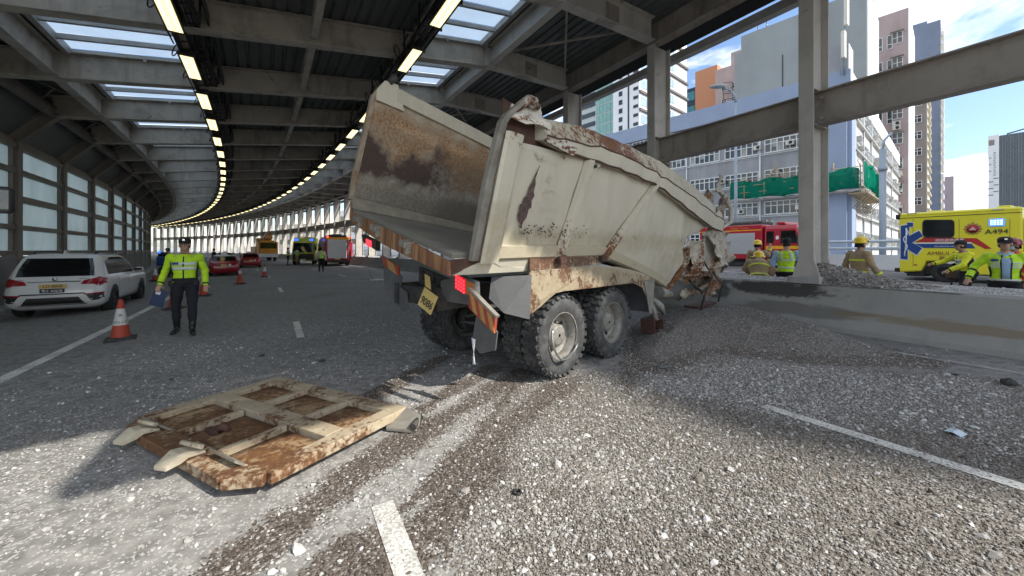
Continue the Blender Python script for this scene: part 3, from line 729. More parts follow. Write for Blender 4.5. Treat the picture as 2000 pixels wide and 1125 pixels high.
def block(par, name, x0, x1, y0, y1, z0, z1, m):
    b = MB(); b.box(((x0+x1)/2, (y0+y1)/2, (z0+z1)/2-ZS), (x1-x0, y1-y0, z1-z0)); return b.build(name, m, par)
# shared window pieces (built on the x = 0 front, looking to -x; y to the left as seen from the road)
def win_frame(w, h, n, transom=.66, bar=.09, d=.10):
    b = MB()
    for z in (0, h*transom, h): b.box((-d/2+.02, w/2, z), (d, w, bar))
    for i in range(n+1): b.box((-d/2+.01, w*i/n, h/2), (d, bar, h+bar))
    return b.mesh('window', M_FRAMEW)
def win_pane(w, h, m=M_GLD):
    b = MB(); b.box((.02, w/2, h/2), (.03, w, h)); return b.mesh('pane', m)
ROT_END = pi/2          # turns a piece from the road front (x = 0) to the end (y = 0): +y -> -x ... used with scale below
def put_win(par, fm, pm, x, y, z, end=False):
    o = obj('window', fm, par, (x, y, z-ZS), (-pi/2 if end == 2 else (pi/2 if end else 0)))
    obj('pane', pm, o)
    if fm is FW:
        for q in range(6):
            if WR.random() < .34: obj('blind', BLIND, o, (-.005, .625*q+.05, .06 if WR.random() < .6 else .55))
    return o
WR = random.Random(12); b = MB(); b.box((0, .26, .42), (.012, .52, .84)); BLIND = b.mesh('blind', mat('window_blind', (.30, .31, .30), .7, var=.3)); FW = win_frame(3.75, 1.5, 6); FP = win_pane(3.75, 1.5)
acb = MB(); acb.box((0, 0, 0), (.75, .5, .5)); acb.lathe([(.19, 0), (.19, .02), (.02, .025)], 12, 1, Matrix.Translation((.1, -.255, 0)) @ Matrix.Rotation(pi/2, 4, 'X'))
AC_ME0 = acb.mesh('air_conditioner', [M_AC, M_BLACK])
b1 = bld('industrial_building', 'long blue-grey factory building with white window bands and green scaffold netting', 1655, 40.)
block(b1, 'wall', .0, 75, .0, 62, ZS, 18.4, M_BLUEW)
b = MB(); b.box((-.10, 31, 19.45-ZS), (.5, 62.6, 2.2)); b.build('parapet', M_BLUEB, b1)
b = MB(); b.box((37.5, -.1, 19.45-ZS), (75.4, .4, 2.2)); b.build('parapet', M_STRIPW, b1)  # end parapet in white, sunlight put into its colour
b = MB(); b.box((-.16, 1.45, 5.0-ZS), (.5, 2.9, 26.3)); b.box((1.2, -.14, 5.-ZS), (2.4, .45, 26.3)); b.build('corner_pilaster', M_BLUEB, b1)
for zt in (18.2, 14.75, 11.1, 7.35, 3.65, 0.0):
    for j in range(13):
        if zt == 18.2 and j < 2: continue
        put_win(b1, FW, FP, -.03, 3.75+4.45*j, zt-1.5)
    b = MB(); b.box((-.28, 31, zt-1.78-ZS), (.05, 58, .05))
    for q in np.arange(3, 60, 1.5): b.box((-.15, q, zt-1.70-ZS), (.3, .05, .05))
    b.box((-.28, 31, zt-1.62-ZS), (.05, 58, .04)); b.build('drying_rail', M_FRAMEW, b1)
for y in (8.0, 16.9, 34.7):
    b = MB(); b.tube([(-.14, y, 0), (-.14, y, 24.2)], .08, 6); b.build('drain_pipe', M_STRIPW, b1)
rr = random.Random(21)
for zt in (14.75, 11.1, 7.35, 3.65):
    for j in range(6):
        if rr.random() < .5: obj('air_conditioner', AC_ME0, b1, (-.38, 3.2+4.45*j+2.5*rr.random(), zt-1.2-ZS+.5*rr.random()), -pi/2)
# end: white wall between dark window bands, with clutter
b = MB(); b.box((38.7, -.02, 6.2-ZS), (72.4, .12, 24)); b.build('pale_end_face', M_WHITEW, b1)
FE = win_frame(5.0, 1.55, 7, .5, .08); FEP = win_pane(5.0, 1.55)
rr = random.Random(5)
acb = MB(); acb.box((0, 0, 0), (.75, .5, .5)); acb.lathe([(.19, 0), (.19, .02), (.02, .025)], 12, 1, Matrix.Translation((.1, -.255, 0)) @ Matrix.Rotation(pi/2, 4, 'X'))
AC_ME = acb.mesh('air_conditioner', [M_AC, M_BLACK])
for zi, zt in enumerate((17.9, 14.5, 10.9, 7.3, 3.7, 0.1)):
    for j in range(11):
        x = 3.0+6.2*j
        put_win(b1, FE, FEP, x+5, -.10, zt-1.55, True)
        for q in range(2):
            if rr.random() < .75: obj('air_conditioner', AC_ME, b1, (x+.6+rr.random()*4.2, -.42, zt-1.3+rr.random()*.9-ZS), 0)
        if rr.random() < .6:
            b = MB(); xx = x+rr.random()*4
            for dz in (0, .25, .5): b.bar((xx, -.15, zt-2.1+dz-ZS), (xx, -.95, zt-2.1+dz-ZS), .05, .05)
            b.bar((xx, -.9, zt-2.2-ZS), (xx, -.9, zt-1.5-ZS), .05, .05); b.bar((xx+1.3, -.9, zt-1.6-ZS), (xx, -.9, zt-1.6-ZS), .05, .05); b.build('rack', M_FRAMEW, b1)
    b = MB(); b.box((38, -.24, zt-1.85-ZS), (70, .36, .12)); b.build('ledge', M_WHITEW, b1)
for x in (3.4, 9.4, 16, 28, 41):
    b = MB(); b.tube([(x, -.2, 0), (x, -.2, 24)], .09, 6); b.build('drain_pipe', M_PIPE, b1)
# green netted scaffold round the corner of that building
def net_mat():
    m, nt, b = nmat('green_scaffold_net'); o = nt.nodes['Material Output']; v = coords(nt); n = noise(nt, v, 1.1, 5, .6)
    c = mixc(nt, n, (.0, .13, .085), (.01, .30, .19)); d = N(nt, 'ShaderNodeBsdfDiffuse'); L(nt, c, d.inputs[0]); tl = N(nt, 'ShaderNodeBsdfTranslucent'); L(nt, c, tl.inputs[0])
    tp = N(nt, 'ShaderNodeBsdfTransparent'); a = N(nt, 'ShaderNodeMixShader'); a.inputs[0].default_value = .35; L(nt, d.outputs[0], a.inputs[1]); L(nt, tl.outputs[0], a.inputs[2])
    f = N(nt, 'ShaderNodeMixShader'); f.inputs[0].default_value = .22; L(nt, a.outputs[0], f.inputs[1]); L(nt, tp.outputs[0], f.inputs[2]); L(nt, f.outputs[0], o.inputs[0]); return m
M_NET = net_mat(); M_BAMBOO = mat('bamboo', (.34, .27, .17), .7); M_TARP = mat('white_tarpaulin', (.6, .62, .64), .6, bmp=.4, bscale=3)
sc_ = thing('scaffold', 'green netted bamboo scaffold clinging to the corner of the blue-grey factory', 'scaffold', b1.location, BDIR)
def netgrid(pts, z0, z1, n=5, amp=.12):
    g = []
    for i, (x, y) in enumerate(pts):
        r = []
        for k in range(n):
            f = k/(n-1); wob = amp*sin(i*1.9+k*.7)+amp*.6*sin(i*.8+2)
            r.append((x-wob*(1 if x < 0 else 0), y-wob*(1 if x >= 0 else 0), z0+(z1-z0)*f-ZS+(.18*sin(i*1.3) if k in (0, n-1) else 0)))
        g.append(r)
    return g
b = MB(); b.sheet(netgrid([(-1.5, y) for y in np.arange(10.8, -1.6, -.7)], 7.75, 9.85), .02, 0); b.build('net', M_NET, sc_)
b = MB(); b.sheet(netgrid([(x, -1.5) for x in np.arange(-1.5, 6.4, .7)], 7.9, 10.4, amp=.2), .02, 0); b.build('net', M_NET, sc_)
b = MB(); b.sheet(netgrid([(x, -1.55) for x in np.arange(7.0, 11.5, .6)], 7.4, 10.2, amp=.25), .02, 0); b.build('net', M_NET, sc_)
b = MB(); b.sheet([[(-1.6, y, 7.72-ZS+.05*sin(y*2)), (-.3, y, 7.5-ZS)] for y in np.arange(10.8, -1.7, -.6)], .03, 0); b.sheet([[(x, -1.6, 7.75-ZS+.06*sin(x*2)), (x, -.3, 7.5-ZS)] for x in np.arange(-1.5, 6.2, .6)], .03, 0); b.build('tarpaulin', M_TARP, sc_)
b = MB(); b.box((5.2, -1.0, 7.35-ZS), (13, 1.5, .12)); b.build('platform', M_BAMBOO, sc_)
for i, y in enumerate(np.arange(-1.2, 11, 2.1)):
    b = MB(); b.tube([(-1.42, y, 7.5-ZS), (-1.42, y, 10.3+.5*sin(i*2.3)-ZS)], .05, 5); b.tube([(-1.4, y, 10-ZS), (0, y+.4, 10.9-ZS)], .04, 5); b.build('bamboo_pole', M_BAMBOO, sc_)
for i, x in enumerate(np.arange(0, 12, 1.6)):
    b = MB(); b.tube([(x, -1.42, 7.3-ZS), (x, -1.42, 10.5+.3*sin(i*2.3)-ZS)], .05, 5); b.tube([(x, -1.5, 7.3-ZS), (x+.3, -.1, 5.6-ZS)], .045, 5); b.build('bamboo_pole', M_BAMBOO, sc_)
for z in (8.5, 9.3, 10.0):
    b = MB(); b.tube([(-1.46, 10.8, z-ZS), (-1.46, -1.4, z-ZS)], .04, 5); b.build('bamboo_pole', M_BAMBOO, sc_)
t_ = thing('site_prop', 'raw timber trestle standing on the netted scaffold by the factory windows', 'trestle', b1.location, BDIR)
b = MB(); b.bar((-.9, 5.4, 9.8-ZS), (-.9, 6.2, 11.2-ZS), .12, .12); b.bar((-.9, 7.0, 9.8-ZS), (-.9, 6.2, 11.2-ZS), .12, .12); b.bar((-.9, 6.2, 9.8-ZS), (-.9, 6.2, 11.7-ZS), .1, .1); b.build('leg', M_BAMBOO, t_)
# roof stair house and phone antennas at the near corner
t_ = thing('roof_house', 'small blue-grey roof house with one pale side on the factory corner', 'roof house', b1.location, BDIR)
b = MB(); b.box((1.6, 1.2, 22.0-ZS), (2.6, 2.4, 3.0)); b.build('wall', M_BLUEW, t_); b = MB(); b.box((1.6, -.03, 22.-ZS), (2.5, .1, 3.0)); b.build('wall', M_STRIPW, t_)  # second wall: the sunlit end, coloured white
M_ANT = mat('antenna_cream', (.66, .64, .55), .5, var=.05)
for i, (px_, z0, z1, lab) in enumerate(((1648, 21.6, 24.4, 'lower cream phone antenna panel on the factory roof beside the column'), (1653.5, 25.0, 28.3, 'taller middle cream phone antenna panel above the factory roof'), (1655.5, 28.5, 30.5, 'topmost small cream phone antenna panel on the same mast'))):
    Y = 39.6; t_ = thing('antenna', lab, 'antenna', ((px_-1000)/740*Y, Y, 0), .6, 'phone antennas on the factory roof')
    b = MB(); b.box((0, 0, (z0+z1)/2), (.62, .3, z1-z0)); b.build('panel', M_ANT, t_, bevel=.05); b = MB(); b.tube([(.1, .25, 20), (.1, .25, z1)], .06, 6); b.build('mast', M_PIPE, t_)
# grey windowless block
b2 = bld('grey_block', 'windowless grey rendered block rising above the blue parapet', 1692, 60.)
block(b2, 'wall', .4, 14, 0, 18, ZS, 43.2, M_GREYB); block(b2, 'wall', .5, 12, 18, 19.2, ZS, 40.4, M_GREYB)
b = MB(); b.box((7.3, -.06, 18.-ZS), (13.4, .12, 50.2)); b.build('pale_end_face', M_STRIPW, b2)  # white sheet over the grey end, painting it as sunlit
b = MB(); b.box((.36, 11.2, 34-ZS), (.08, .18, 6)); b.build('joint', M_GLD, b2)
b = MB(); b.box((.37, 11.2, 22-ZS), (.06, .10, 20)); b.build('joint', M_GREYB, b2)
b = MB(); b.box((.36, 4.0, 27.7-ZS), (.08, 6.8, 2.6)); b.build('repair_patch', mat('patch_render', (.235, .255, .26), .85), b2)
b = MB()
for y in (15, 16.5): b.tube([(5, y, 43-ZS), (5, y, 47.5-ZS)], .08, 5)
b.build('aerial', M_GLD, b2)
# pink tower
b3 = bld('pink_tower', 'pink rendered tower with columns of small windows and air conditioners', 1775, 75.)
block(b3, 'wall', 0, 17, .1, 12, ZS, 49.6, M_PINK); b = MB(); b.box((8.5, .04, 21.6-ZS), (17.2, .12, 56)); b.build('pale_end_face', M_STRIPW, b3)  # end face coloured white to show sun on the pink render
WPA = win_frame(.75, 2.7, 1, .33, .10, .14); WPP = win_pane(.75, 2.7); WPB = win_frame(1.5, 2.2, 2, .5, .10, .14); WPBP = win_pane(1.5, 2.2)
for i, z in enumerate(np.arange(42.4, -2, -5.05)):
    put_win(b3, WPB, WPBP, -.02, 5.0, z-.2); put_win(b3, WPA, WPP, -.02, 3.75, z); put_win(b3, WPA, WPP, -.02, 2.3, z); put_win(b3, WPB, WPBP, -.02, .75+.1, z+.7)
    b = MB(); b.box((-.35, 1.6, z+3.05-ZS), (.7, 1.9, .12)); b.build('canopy', M_BROWNT, b3)
    for dz in ((-.3, -1.2) if i % 2 else (-.6,)):
        if i: obj('air_conditioner', AC_ME, b3, (-.38, 1.4+.1*i % 1, z+dz-ZS), -pi/2).scale = (1.5, 1.2, 1.7)
# further towers
b4 = bld('brown_tower', 'narrow brown-grey tower with lit edge between the pink and blue towers', 1811, 100.)
block(b4, 'wall', 0, 14, .1, 14, ZS, 46, M_BROWNT); b = MB(); b.box((7, .02, 20.5-ZS), (14, .16, 53)); b.build('pale_end_face', M_CREAM, b4)  # cream sheet paints the tower's sunlit edge
WF = win_frame(1.6, 1.9, 2, .6, .12, .2); WFP = win_pane(1.6, 1.9)
for z in np.arange(40, -2, -4.4):
    for y in (1.0, 3.4): put_win(b4, WF, WFP, -.03, y, z)
b = MB()
for z in np.arange(41, -2, -2.2): b.box((6, -.25, z-ZS), (12, .5, .35))
b.build('balcony', M_CREAM, b4, kind='stuff')
b5 = bld('blue_tower', 'tall patchy blue rendered tower with a stepped top', 1838, 120.)
block(b5, 'wall', 0, 15, .1, 11, ZS, 74.6, M_BLUET); block(b5, 'wall', .4, 12, 3.0, 8, 74.6, 75.6, M_BLUET)
b = MB(); b.box((7, .02, 33-ZS), (14, .16, 78)); b.build('pale_end_face', M_CREAM, b5)  # lighter cream end stands for sun on the blue render
b = MB()
for z in np.arange(70, -2, -3.0): b.box((6, -.3, z-ZS), (13, .6, 1.1))
b.build('balcony', M_STRIPW, b5, kind='stuff')
b6 = bld('far_tower', 'distant pale mauve tower low beside the blue tower', 1863, 200.)
block(b6, 'wall', 0, 12, 0, 14, ZS, 40.6, M_PINKF)
for z in (30, 22, 14): b = MB(); b.box((-.02, 6.5, z-ZS), (.1, 8, 1.2)); b.build('window', mat('mauve_band', (.33, .3, .36), .7), b6)
b7 = bld('slab_tower', 'dark louvred tower with a white edge strip and vertical sign, right edge', 1930, 180., radians(31.6))
block(b7, 'wall', .3, 20, -40, -3.2, ZS, 55, M_DKTOWER)
b = MB()
for i, y in enumerate(np.arange(-39.5, -3.4, .75)): b.box((.22, y, 25-ZS), (.24, .30+.12*(i % 3), 60))
b.build('louvre', M_DKTOWER, b7, kind='stuff')
b = MB(); b.box((.3, -1.6, 24.8-ZS), (.8, 3.2, 61.6)); b.build('edge_strip', M_STRIPW, b7)
b = MB(); b.box((-.12, -1.0, 52.2-ZS), (.08, 1.7, 2.6)); b.build('emblem', M_BROWNT, b7)
for i in range(10):
    b = MB(); z = 47.2-1.15*i
    for q in (-.25, .25): b.box((-.12, -1.9, z+q-ZS), (.05, .62, .16))
    b.box((-.12, -1.9+(.2 if i % 2 else -.2), z-ZS), (.05, .16, .6)); b.build('letter', M_DKTOWER, b7)
for i in range(6):
    b = MB(); b.box((-.14, -.8 if i % 2 else -2.3, 35.2-1.55*i-ZS), (.06, 1.5, .42)); b.build('dash', M_DKTOWER, b7)
for i in range(3):
    b = MB(); b.box((-.14, -.6, 45-3.1*i-ZS), (.06, .7, .35)); b.build('dash', M_DKTOWER, b7)
b = MB(); b.tube([(4, -12, 57.5-ZS), (4, -5, 56-ZS)], .35, 5); b.tube([(4, -11, 57.3-ZS), (4, -11, 55-ZS)], .3, 5); b.build('roof_gantry', M_DKTOWER, b7)
# glass and banded towers seen between the eave and the truck
def curtain(par, name, face, L_, z0, z1, cw, ch, m, gap=.12, inset=0.):
    """rows of panes standing proud of a wall: face 'x' is the road front, 'y' the end"""
    b = MB(); n = int(L_/cw); k = int((z1-z0)/ch)
    for i in range(n):
        for j in range(k):
            c = (i+.5)*cw; z = z0+(j+.5)*ch-ZS
            if face == 'x': b.box((-.05, c, z), (.12, cw-gap, ch-gap*2.2))
            else: b.box((c, -.05, z), (cw-gap, .12, ch-gap*2.2))
    return b.build(name, m, par, kind='stuff')
g1 = bld('glass_tower', 'pale green glass office tower beyond the truck rail', 1208, 125.)
block(g1, 'wall', 0, 8, 0, 16, ZS, 85, mat('grey_mullion', (.45, .5, .5), .6)); curtain(g1, 'window', 'x', 9.0, 4, 84, 1.5, 3.4, M_GLG, .18); curtain(g1, 'window', 'y', 6, 4, 84, 2.0, 3.4, M_GLB, .35)
b = MB()
for z in np.arange(5, 84, 3.4): b.box((-.12, 12.4, z-ZS), (.2, 6, 1.5))
b.build('dark_bay', M_GLD, g1, kind='stuff')
g2 = bld('banded_tower', 'white tower with dark storey bands and pale blue windows beyond the second column', 1249, 110.)
block(g2, 'wall', 0, 30, 0, 9, ZS, 82, M_STRIPW)
for z in np.arange(6, 82, 5.2): b = MB(); b.box((15, -.25, z-ZS), (30.4, .6, .7)); b.build('storey_band', mat('bronze_band', (.14, .12, .11), .6) if z == 6 else bpy.data.materials['bronze_band'], g2)
b = MB()
for z in np.arange(6, 82, 5.2):
    for x in (1.5, 2.9, 4.3, 5.7, 11, 12.5, 19, 20.5): b.box((x, -.06, z+2.7-ZS), (1.25, .12, 2.6))
b.build('window', M_GLB, g2, kind='stuff')
b = MB()
for z in np.arange(6, 82, 2.6):
    b.box((-.06, 1.2, z+1.2-ZS), (.12, 1.5, .9)); b.box((-.06, 6.3, z+1.2-ZS), (.12, 1.2, 1.4))
b.build('window', M_GLD, g2, kind='stuff'); b = MB(); b.box((.0, 3.6, 38-ZS), (.2, .5, 87)); b.build('joint', M_GLD, g2)
o1 = bld('orange_block', 'orange rendered block with a teal glass wing behind the lamp post', 1401, 150.)
block(o1, 'wall', 0, 12, 0, 8.6, ZS, 75, M_ORANGE); block(o1, 'wing', .3, 12, 8.6, 17, ZS, 69, M_GLD)
b = MB()
for z in np.arange(4, 68, 6): b.box((.2, 12.9, z+1.6-ZS), (.3, 8, 3.6))
b.build('window', M_GLT, o1, kind='stuff')
p1 = bld('mauve_block', 'dull pink block with air conditioners beside the orange one', 1447, 135.)
block(p1, 'wall', 0, 10, 0, 8.6, ZS, 68.5, M_PINK); block(p1, 'wall', 0, 9, 0, 3.2, 68.5, 73, M_PINK)
for z in np.arange(60, 10, -5):
    put_win(p1, WF, WFP, -.03, 1.2, z); put_win(p1, WF, WFP, -.03, 4.8, z); obj('air_conditioner', AC_ME, p1, (-.5, 3.9, z-ZS), -pi/2).scale = (1.6, 1.4, 2)
b = MB(); b.bar((-.8, 2.5, 50-ZS), (-.8, 2.5, 62-ZS), .15, .15); b.bar((-.8, 5.5, 50-ZS), (-.8, 5.5, 62-ZS), .15, .15)
for z in np.arange(50, 63, 2): b.bar((-.8, 2.5, z-ZS), (-.8, 5.5, z+.7-ZS), .15, .15)
b.build('rack', M_BLACK, p1)
# unseen block placed behind the camera's right shoulder to shade that side of the road
cbk = thing('street_block', 'tall pale block added beside the road behind the viewer to shade it, out of frame', 'building', RW(-2, 34, ZS), RA(-2))
b = MB(); b.box((9, -26, 29), (18, 35, 58)); b.build('wall', M_WHITEW, cbk)
for z in np.arange(8, 55, 3.4):
    b = MB(); b.box((-.05, -26, z), (.14, 32, 1.5)); b.build('window', M_GLD, cbk)
# street lamps and posts
def street_lamp(px, t, ztop, arm, label):
    k = (px-1000)/740; Y = t/(.866*k+.5); x = k*Y
    th = thing('street_lamp', label, 'street lamp', (x, Y, .5), 0, 'street lamps beyond the road')
    b = MB(); b.tube([(0, 0, -2), (0, 0, ztop-1.0)], [.13, .08], 8); b.tube([(0, 0, ztop-1), (-.05, 0, ztop-.5), (-arm*.4, 0, ztop-.1), (-arm, 0, ztop+.1)], [.08, .07, .06, .05], 8); b.build('pole', M_PIPE, th)
    b = MB(); b.lathe([(.01, -.1), (.3, 0), (.24, .12), (.02, .2)], 10, 0, Matrix.Translation((-arm-.3, 0, ztop+.1)) @ Matrix.Scale(1.9, 4, (1, 0, 0))); b.build('lamp_head', M_PIPE, th)
    return th
street_lamp(1437, 27.4, 12.6, 1.0, 'tall pale street lamp with one curved arm before the grey block')
def post(px, t, z0, z1, r, label, m=M_PIPE, col=True):
    k = (px-1000)/740; Y = t/(.866*k+.5); th = thing('pole', label, 'pole', (k*Y, Y, .5), 0)
    b = MB(); b.tube([(0, 0, z0), (0, 0, z1)], r, 10); b.build('shaft', m, th)
    if col: b = MB(); b.tube([(0, 0, z1-1.2), (0, 0, z1-.95)], r*1.35, 10); b.tube([(0, 0, z1), (.1, 0, z1+.5), (.5, 0, z1+.9)], .06, 6); b.build('collar', m, th)
post(1724, 28, -2, 6.6, .15, 'stout blue-grey pole in front of the factory end wall')
post(1222, 27.2, -1, 8.0, .05, 'thin black post above the truck rail before the blue parapet', M_BLACK)
# trees beyond the far bend
def leaf_mat():
    m, nt, b = nmat('foliage'); v = coords(nt); n = noise(nt, v, .8, 4); L(nt, mixc(nt, ramp(nt, n, .3, .7), (.035, .06, .015), (.11, .13, .035)), b.inputs['Base Color']); b.inputs['Roughness'].default_value = .7
    b.inputs['Subsurface Weight'].default_value = 0; return m
M_LEAF = leaf_mat(); M_BARK = mat('bark', (.13, .10, .07), .9)
def tree_mesh(seed):
    r = random.Random(seed); b = MB()
    blobs = [(r.gauss(0, 1.6), r.gauss(0, 1.6), 6.5+r.random()*5.5, 1.0+r.random()*1.0) for _ in range(16)]
    for bx, by, bz, br in blobs:
        for _ in range(130):
            d = Vector((r.gauss(0, 1), r.gauss(0, 1), r.gauss(0, 1))).normalized()*br*(.55+.5*r.random()); c = Vector((bx, by, bz))+d
            u = Vector((r.gauss(0, 1), r.gauss(0, 1), r.gauss(0, .6))).normalized()*.22; w = u.cross(Vector((r.gauss(0, 1), r.gauss(0, 1), r.gauss(0, 1)))).normalized()*.15
            b.add([c-u, c+w, c+u, c-w], [(0, 1, 2, 3)])
    t = MB(); t.tube([(0, 0, 0), (.1, 0, 3), (0, .1, 6)], [.3, .22, .15], 8)
    for bx, by, bz, br in blobs[:8]: t.tube([(0, .1, 4+r.random()*2), (bx*.5, by*.5, bz*.7), (bx, by, bz)], [.12, .08, .03], 5)
    return b.mesh('crown', M_LEAF), t.mesh('trunk', M_BARK)
TM = [tree_mesh(i) for i in (1, 2)]
for i, (s, t, sc, lab) in enumerate(((52, 32, 1.15, 'nearest bushy green tree glimpsed between white columns left of the truck'), (60, 31, 1.3, 'second bushy tree beyond the white columns left of the truck'), (70, 33, 1.2, 'third tree between white columns above the far fire engine'), (80, 31, 1.0, 'farthest tree behind the columns above the far ambulance'), (45, 36, 1.2, 'tree hidden behind the truck body beyond the columns'))):
    t_ = thing('tree', lab, 'tree', RW(s, t, -3), i*1.7, 'trees beyond the columns'); t_.scale = (sc,)*3
    obj('crown', TM[i % 2][0], t_); obj('trunk', TM[i % 2][1], t_)
# low blocks on the far side of the bend, pale through the columns
for i, (s, t, w, d, h, m, lab) in enumerate(((105, 45, 30, 16, 20, M_STRIPW, 'white low block beyond the far columns'), (128, 40, 26, 14, 16, M_CREAM, 'cream low block beyond the far end of the curve'), (84, 52, 26, 16, 26, M_GREYB, 'grey block beyond the far columns left of the truck'))):
    t_ = thing('low_block', lab, 'building', RW(s, t, ZS), RA(s)); b = MB(); b.box((d/2, 0, h/2), (d, w, h)); b.build('wall', m, t_)
    for z in np.arange(3, h-2, 3.6):
        b = MB(); b.box((-.03, 0, z), (.1, w*.86, 1.5)); b.build('window', M_GLD, t_)
# ---------------------------------------------------------------- the wrecked tipper truck (local: x right, y forward; origin on the road under the rear axle)
def worn(name, base, rust_amt=.5, chip=.66, dust=(.42, .36, .24), dust_amt=.4, rc=((.13, .042, .014), (.33, .135, .048))):
    """old cream paint: chips to rust and dark primer, dusty patches"""
    m, nt, b = nmat(name); v = coords(nt, rand=False)
    at = N(nt, 'ShaderNodeAttribute', attribute_name='wear'); sp = N(nt, 'ShaderNodeSeparateColor'); L(nt, at.outputs['Color'], sp.inputs[0])
    n = noise(nt, v, 1.4, 7, .6); f = noise(nt, v, 22, 6, .68); g = noise(nt, v, 7, 8, .66, .5); st = noise(nt, v, 5, 6, .6, .3, (1, 1, .14)); big = noise(nt, v, 2.1, 5, .6, .3)
    c = mixc(nt, n, tuple(x*.80 for x in base), tuple(min(1, x*1.12) for x in base))
    c = mixc(nt, mth(nt, 'MULTIPLY', ramp(nt, st, .50, .75), .35), c, tuple(x*.62 for x in base))
    du = mth(nt, 'MULTIPLY', ramp(nt, mth(nt, 'ADD', mth(nt, 'MULTIPLY', g, .6), mth(nt, 'MULTIPLY', sp.outputs[2], .55)), .52, .78), dust_amt+.3)
    c = mixc(nt, du, c, mixc(nt, f, tuple(x*.75 for x in dust), tuple(x*1.2 for x in dust)))
    rust = mixc(nt, g, rc[0], rc[1]); rust = mixc(nt, ramp(nt, f, .4, .7), rust, (.085, .042, .026))
    rm = mth(nt, 'ADD', mth(nt, 'MULTIPLY', f, .45), mth(nt, 'MULTIPLY', big, .55))
    rm = mth(nt, 'ADD', rm, mth(nt, 'MULTIPLY', sp.outputs[0], rust_amt))
    c = mixc(nt, ramp(nt, rm, chip, chip+.07), c, rust)
    c = mixc(nt, mth(nt, 'MULTIPLY', ramp(nt, mth(nt, 'ADD', mth(nt, 'MULTIPLY', g, .5), sp.outputs[1]), .62, .85), .95), c, mixc(nt, f, (.035, .022, .017), (.10, .065, .05)))
    L(nt, c, b.inputs['Base Color']); b.inputs['Roughness'].default_value = .62; b.inputs['Specular IOR Level'].default_value = .35
    bump(nt, b, mth(nt, 'ADD', f, mth(nt, 'MULTIPLY', n, 2.)), .25, .012); return m
CREAM = (.60, .55, .44)
M_BODY = worn('tipper_cream_paint', CREAM)
def innermat():
    m, nt, b = nmat('tipper_inner_wear'); v = coords(nt, rand=False)
    at = N(nt, 'ShaderNodeAttribute', attribute_name='wear'); sp = N(nt, 'ShaderNodeSeparateColor'); L(nt, at.outputs['Color'], sp.inputs[0])
    n = noise(nt, v, 1.4, 7, .6); f = noise(nt, v, 30, 6, .7); g = noise(nt, v, 6, 8, .68, .6); st = noise(nt, v, 7, 7, .65, .6, (1, .35, .35)); sc = noise(nt, v, 16, 4, .6, 1.5, (1, .2, 1))
    c = mixc(nt, n, (.40, .36, .28), (.58, .53, .43)); c = mixc(nt, mth(nt, 'MULTIPLY', ramp(nt, st, .5, .72), .55), c, (.27, .19, .11))
    def on(a, w, p0, p1): return ramp(nt, mth(nt, 'ADD', a, mth(nt, 'MULTIPLY', mth(nt, 'SUBTRACT', w, .5), 1.5)), p0, p1)
    rust = mixc(nt, g, (.105, .038, .016), (.36, .165, .06)); rust = mixc(nt, ramp(nt, f, .38, .66), rust, (.40, .30, .18))
    c = mixc(nt, on(sp.outputs[0], st, .12, .80), c, rust)
    dk = mixc(nt, f, (.035, .021, .018), (.11, .068, .052)); dk = mixc(nt, ramp(nt, sc, .62, .70), dk, (.21, .15, .10)); c = mixc(nt, on(sp.outputs[1], g, .10, .75), c, dk)
    du = mixc(nt, f, (.07, .056, .04), (.155, .132, .10)); c = mixc(nt, mth(nt, 'MULTIPLY', on(sp.outputs[2], f, .1, 1.), .85), c, du)
    L(nt, c, b.inputs['Base Color']); b.inputs['Roughness'].default_value = .6; bump(nt, b, f, .25, .01); return m
M_BODYIN = innermat()
M_CHAMF = mat('chamfer_dust', (.25, .22, .165), .7, var=.3, scale=5, dirt=(.36, .31, .23), dirt_amt=.6, dscale=3, bmp=.3)
M_FLOORT = mat('tipper_floor_steel', (.19, .18, .15), .55, var=.2, scale=2, dirt=(.28, .255, .205), dirt_amt=.5, dscale=1.6, bmp=.2)
def rustplate():
    m, nt, b = nmat('rusted_sill'); v = coords(nt, rand=False); st = noise(nt, v, 13, 6, .65, .2, (1, 1, .07)); f = noise(nt, v, 26, 5, .65)
    r = N(nt, 'ShaderNodeValToRGB'); L(nt, st, r.inputs[0]); e = r.color_ramp.elements; e[0].position = .28; e[0].color = (.10, .05, .03, 1); e[1].position = .70; e[1].color = (.44, .40, .33, 1)
    for p, c in ((.42, (.20, .085, .038, 1)), (.55, (.40, .205, .085, 1))): x = e.new(p); x.color = c
    L(nt, mixc(nt, mth(nt, 'MULTIPLY', f, .4), r.outputs[0], (.12, .08, .06)), b.inputs['Base Color']); b.inputs['Roughness'].default_value = .75; bump(nt, b, f, .3); return m
M_SILL = rustplate()
M_GREYST = mat('scuffed_grey_steel', (.24, .225, .19), .5, var=.25, scale=6, dirt=(.10, .075, .05), dirt_amt=.6, dscale=4)
M_CHASSIS = mat('chassis_black', (.035, .034, .033), .7, var=.3, dirt=(.12, .105, .085), dirt_amt=.5, dscale=5)
M_FLAP = mat('grey_rubber_flap', (.095, .096, .097), .7, var=.15, dirt=(.22, .21, .2), dirt_amt=.4, dscale=4)
M_TYRE = mat('tyre_rubber', (.05, .051, .052), .82, var=.25, scale=8, dirt=(.19, .185, .17), dirt_amt=.6, dscale=7, bmp=.2, bscale=60)
M_RIM = mat('wheel_steel', (.26, .245, .215), .5, var=.2, scale=8, dirt=(.11, .09, .07), dirt_amt=.75, dscale=9)
M_FENDER = worn('fender_wear', (.44, .375, .265), .62, .62, (.33, .265, .17), .6, ((.10, .05, .03), (.23, .125, .07)))
M_DARKRUST = mat('dark_rust', (.085, .042, .03), .8, var=.35, scale=7, bmp=.3)
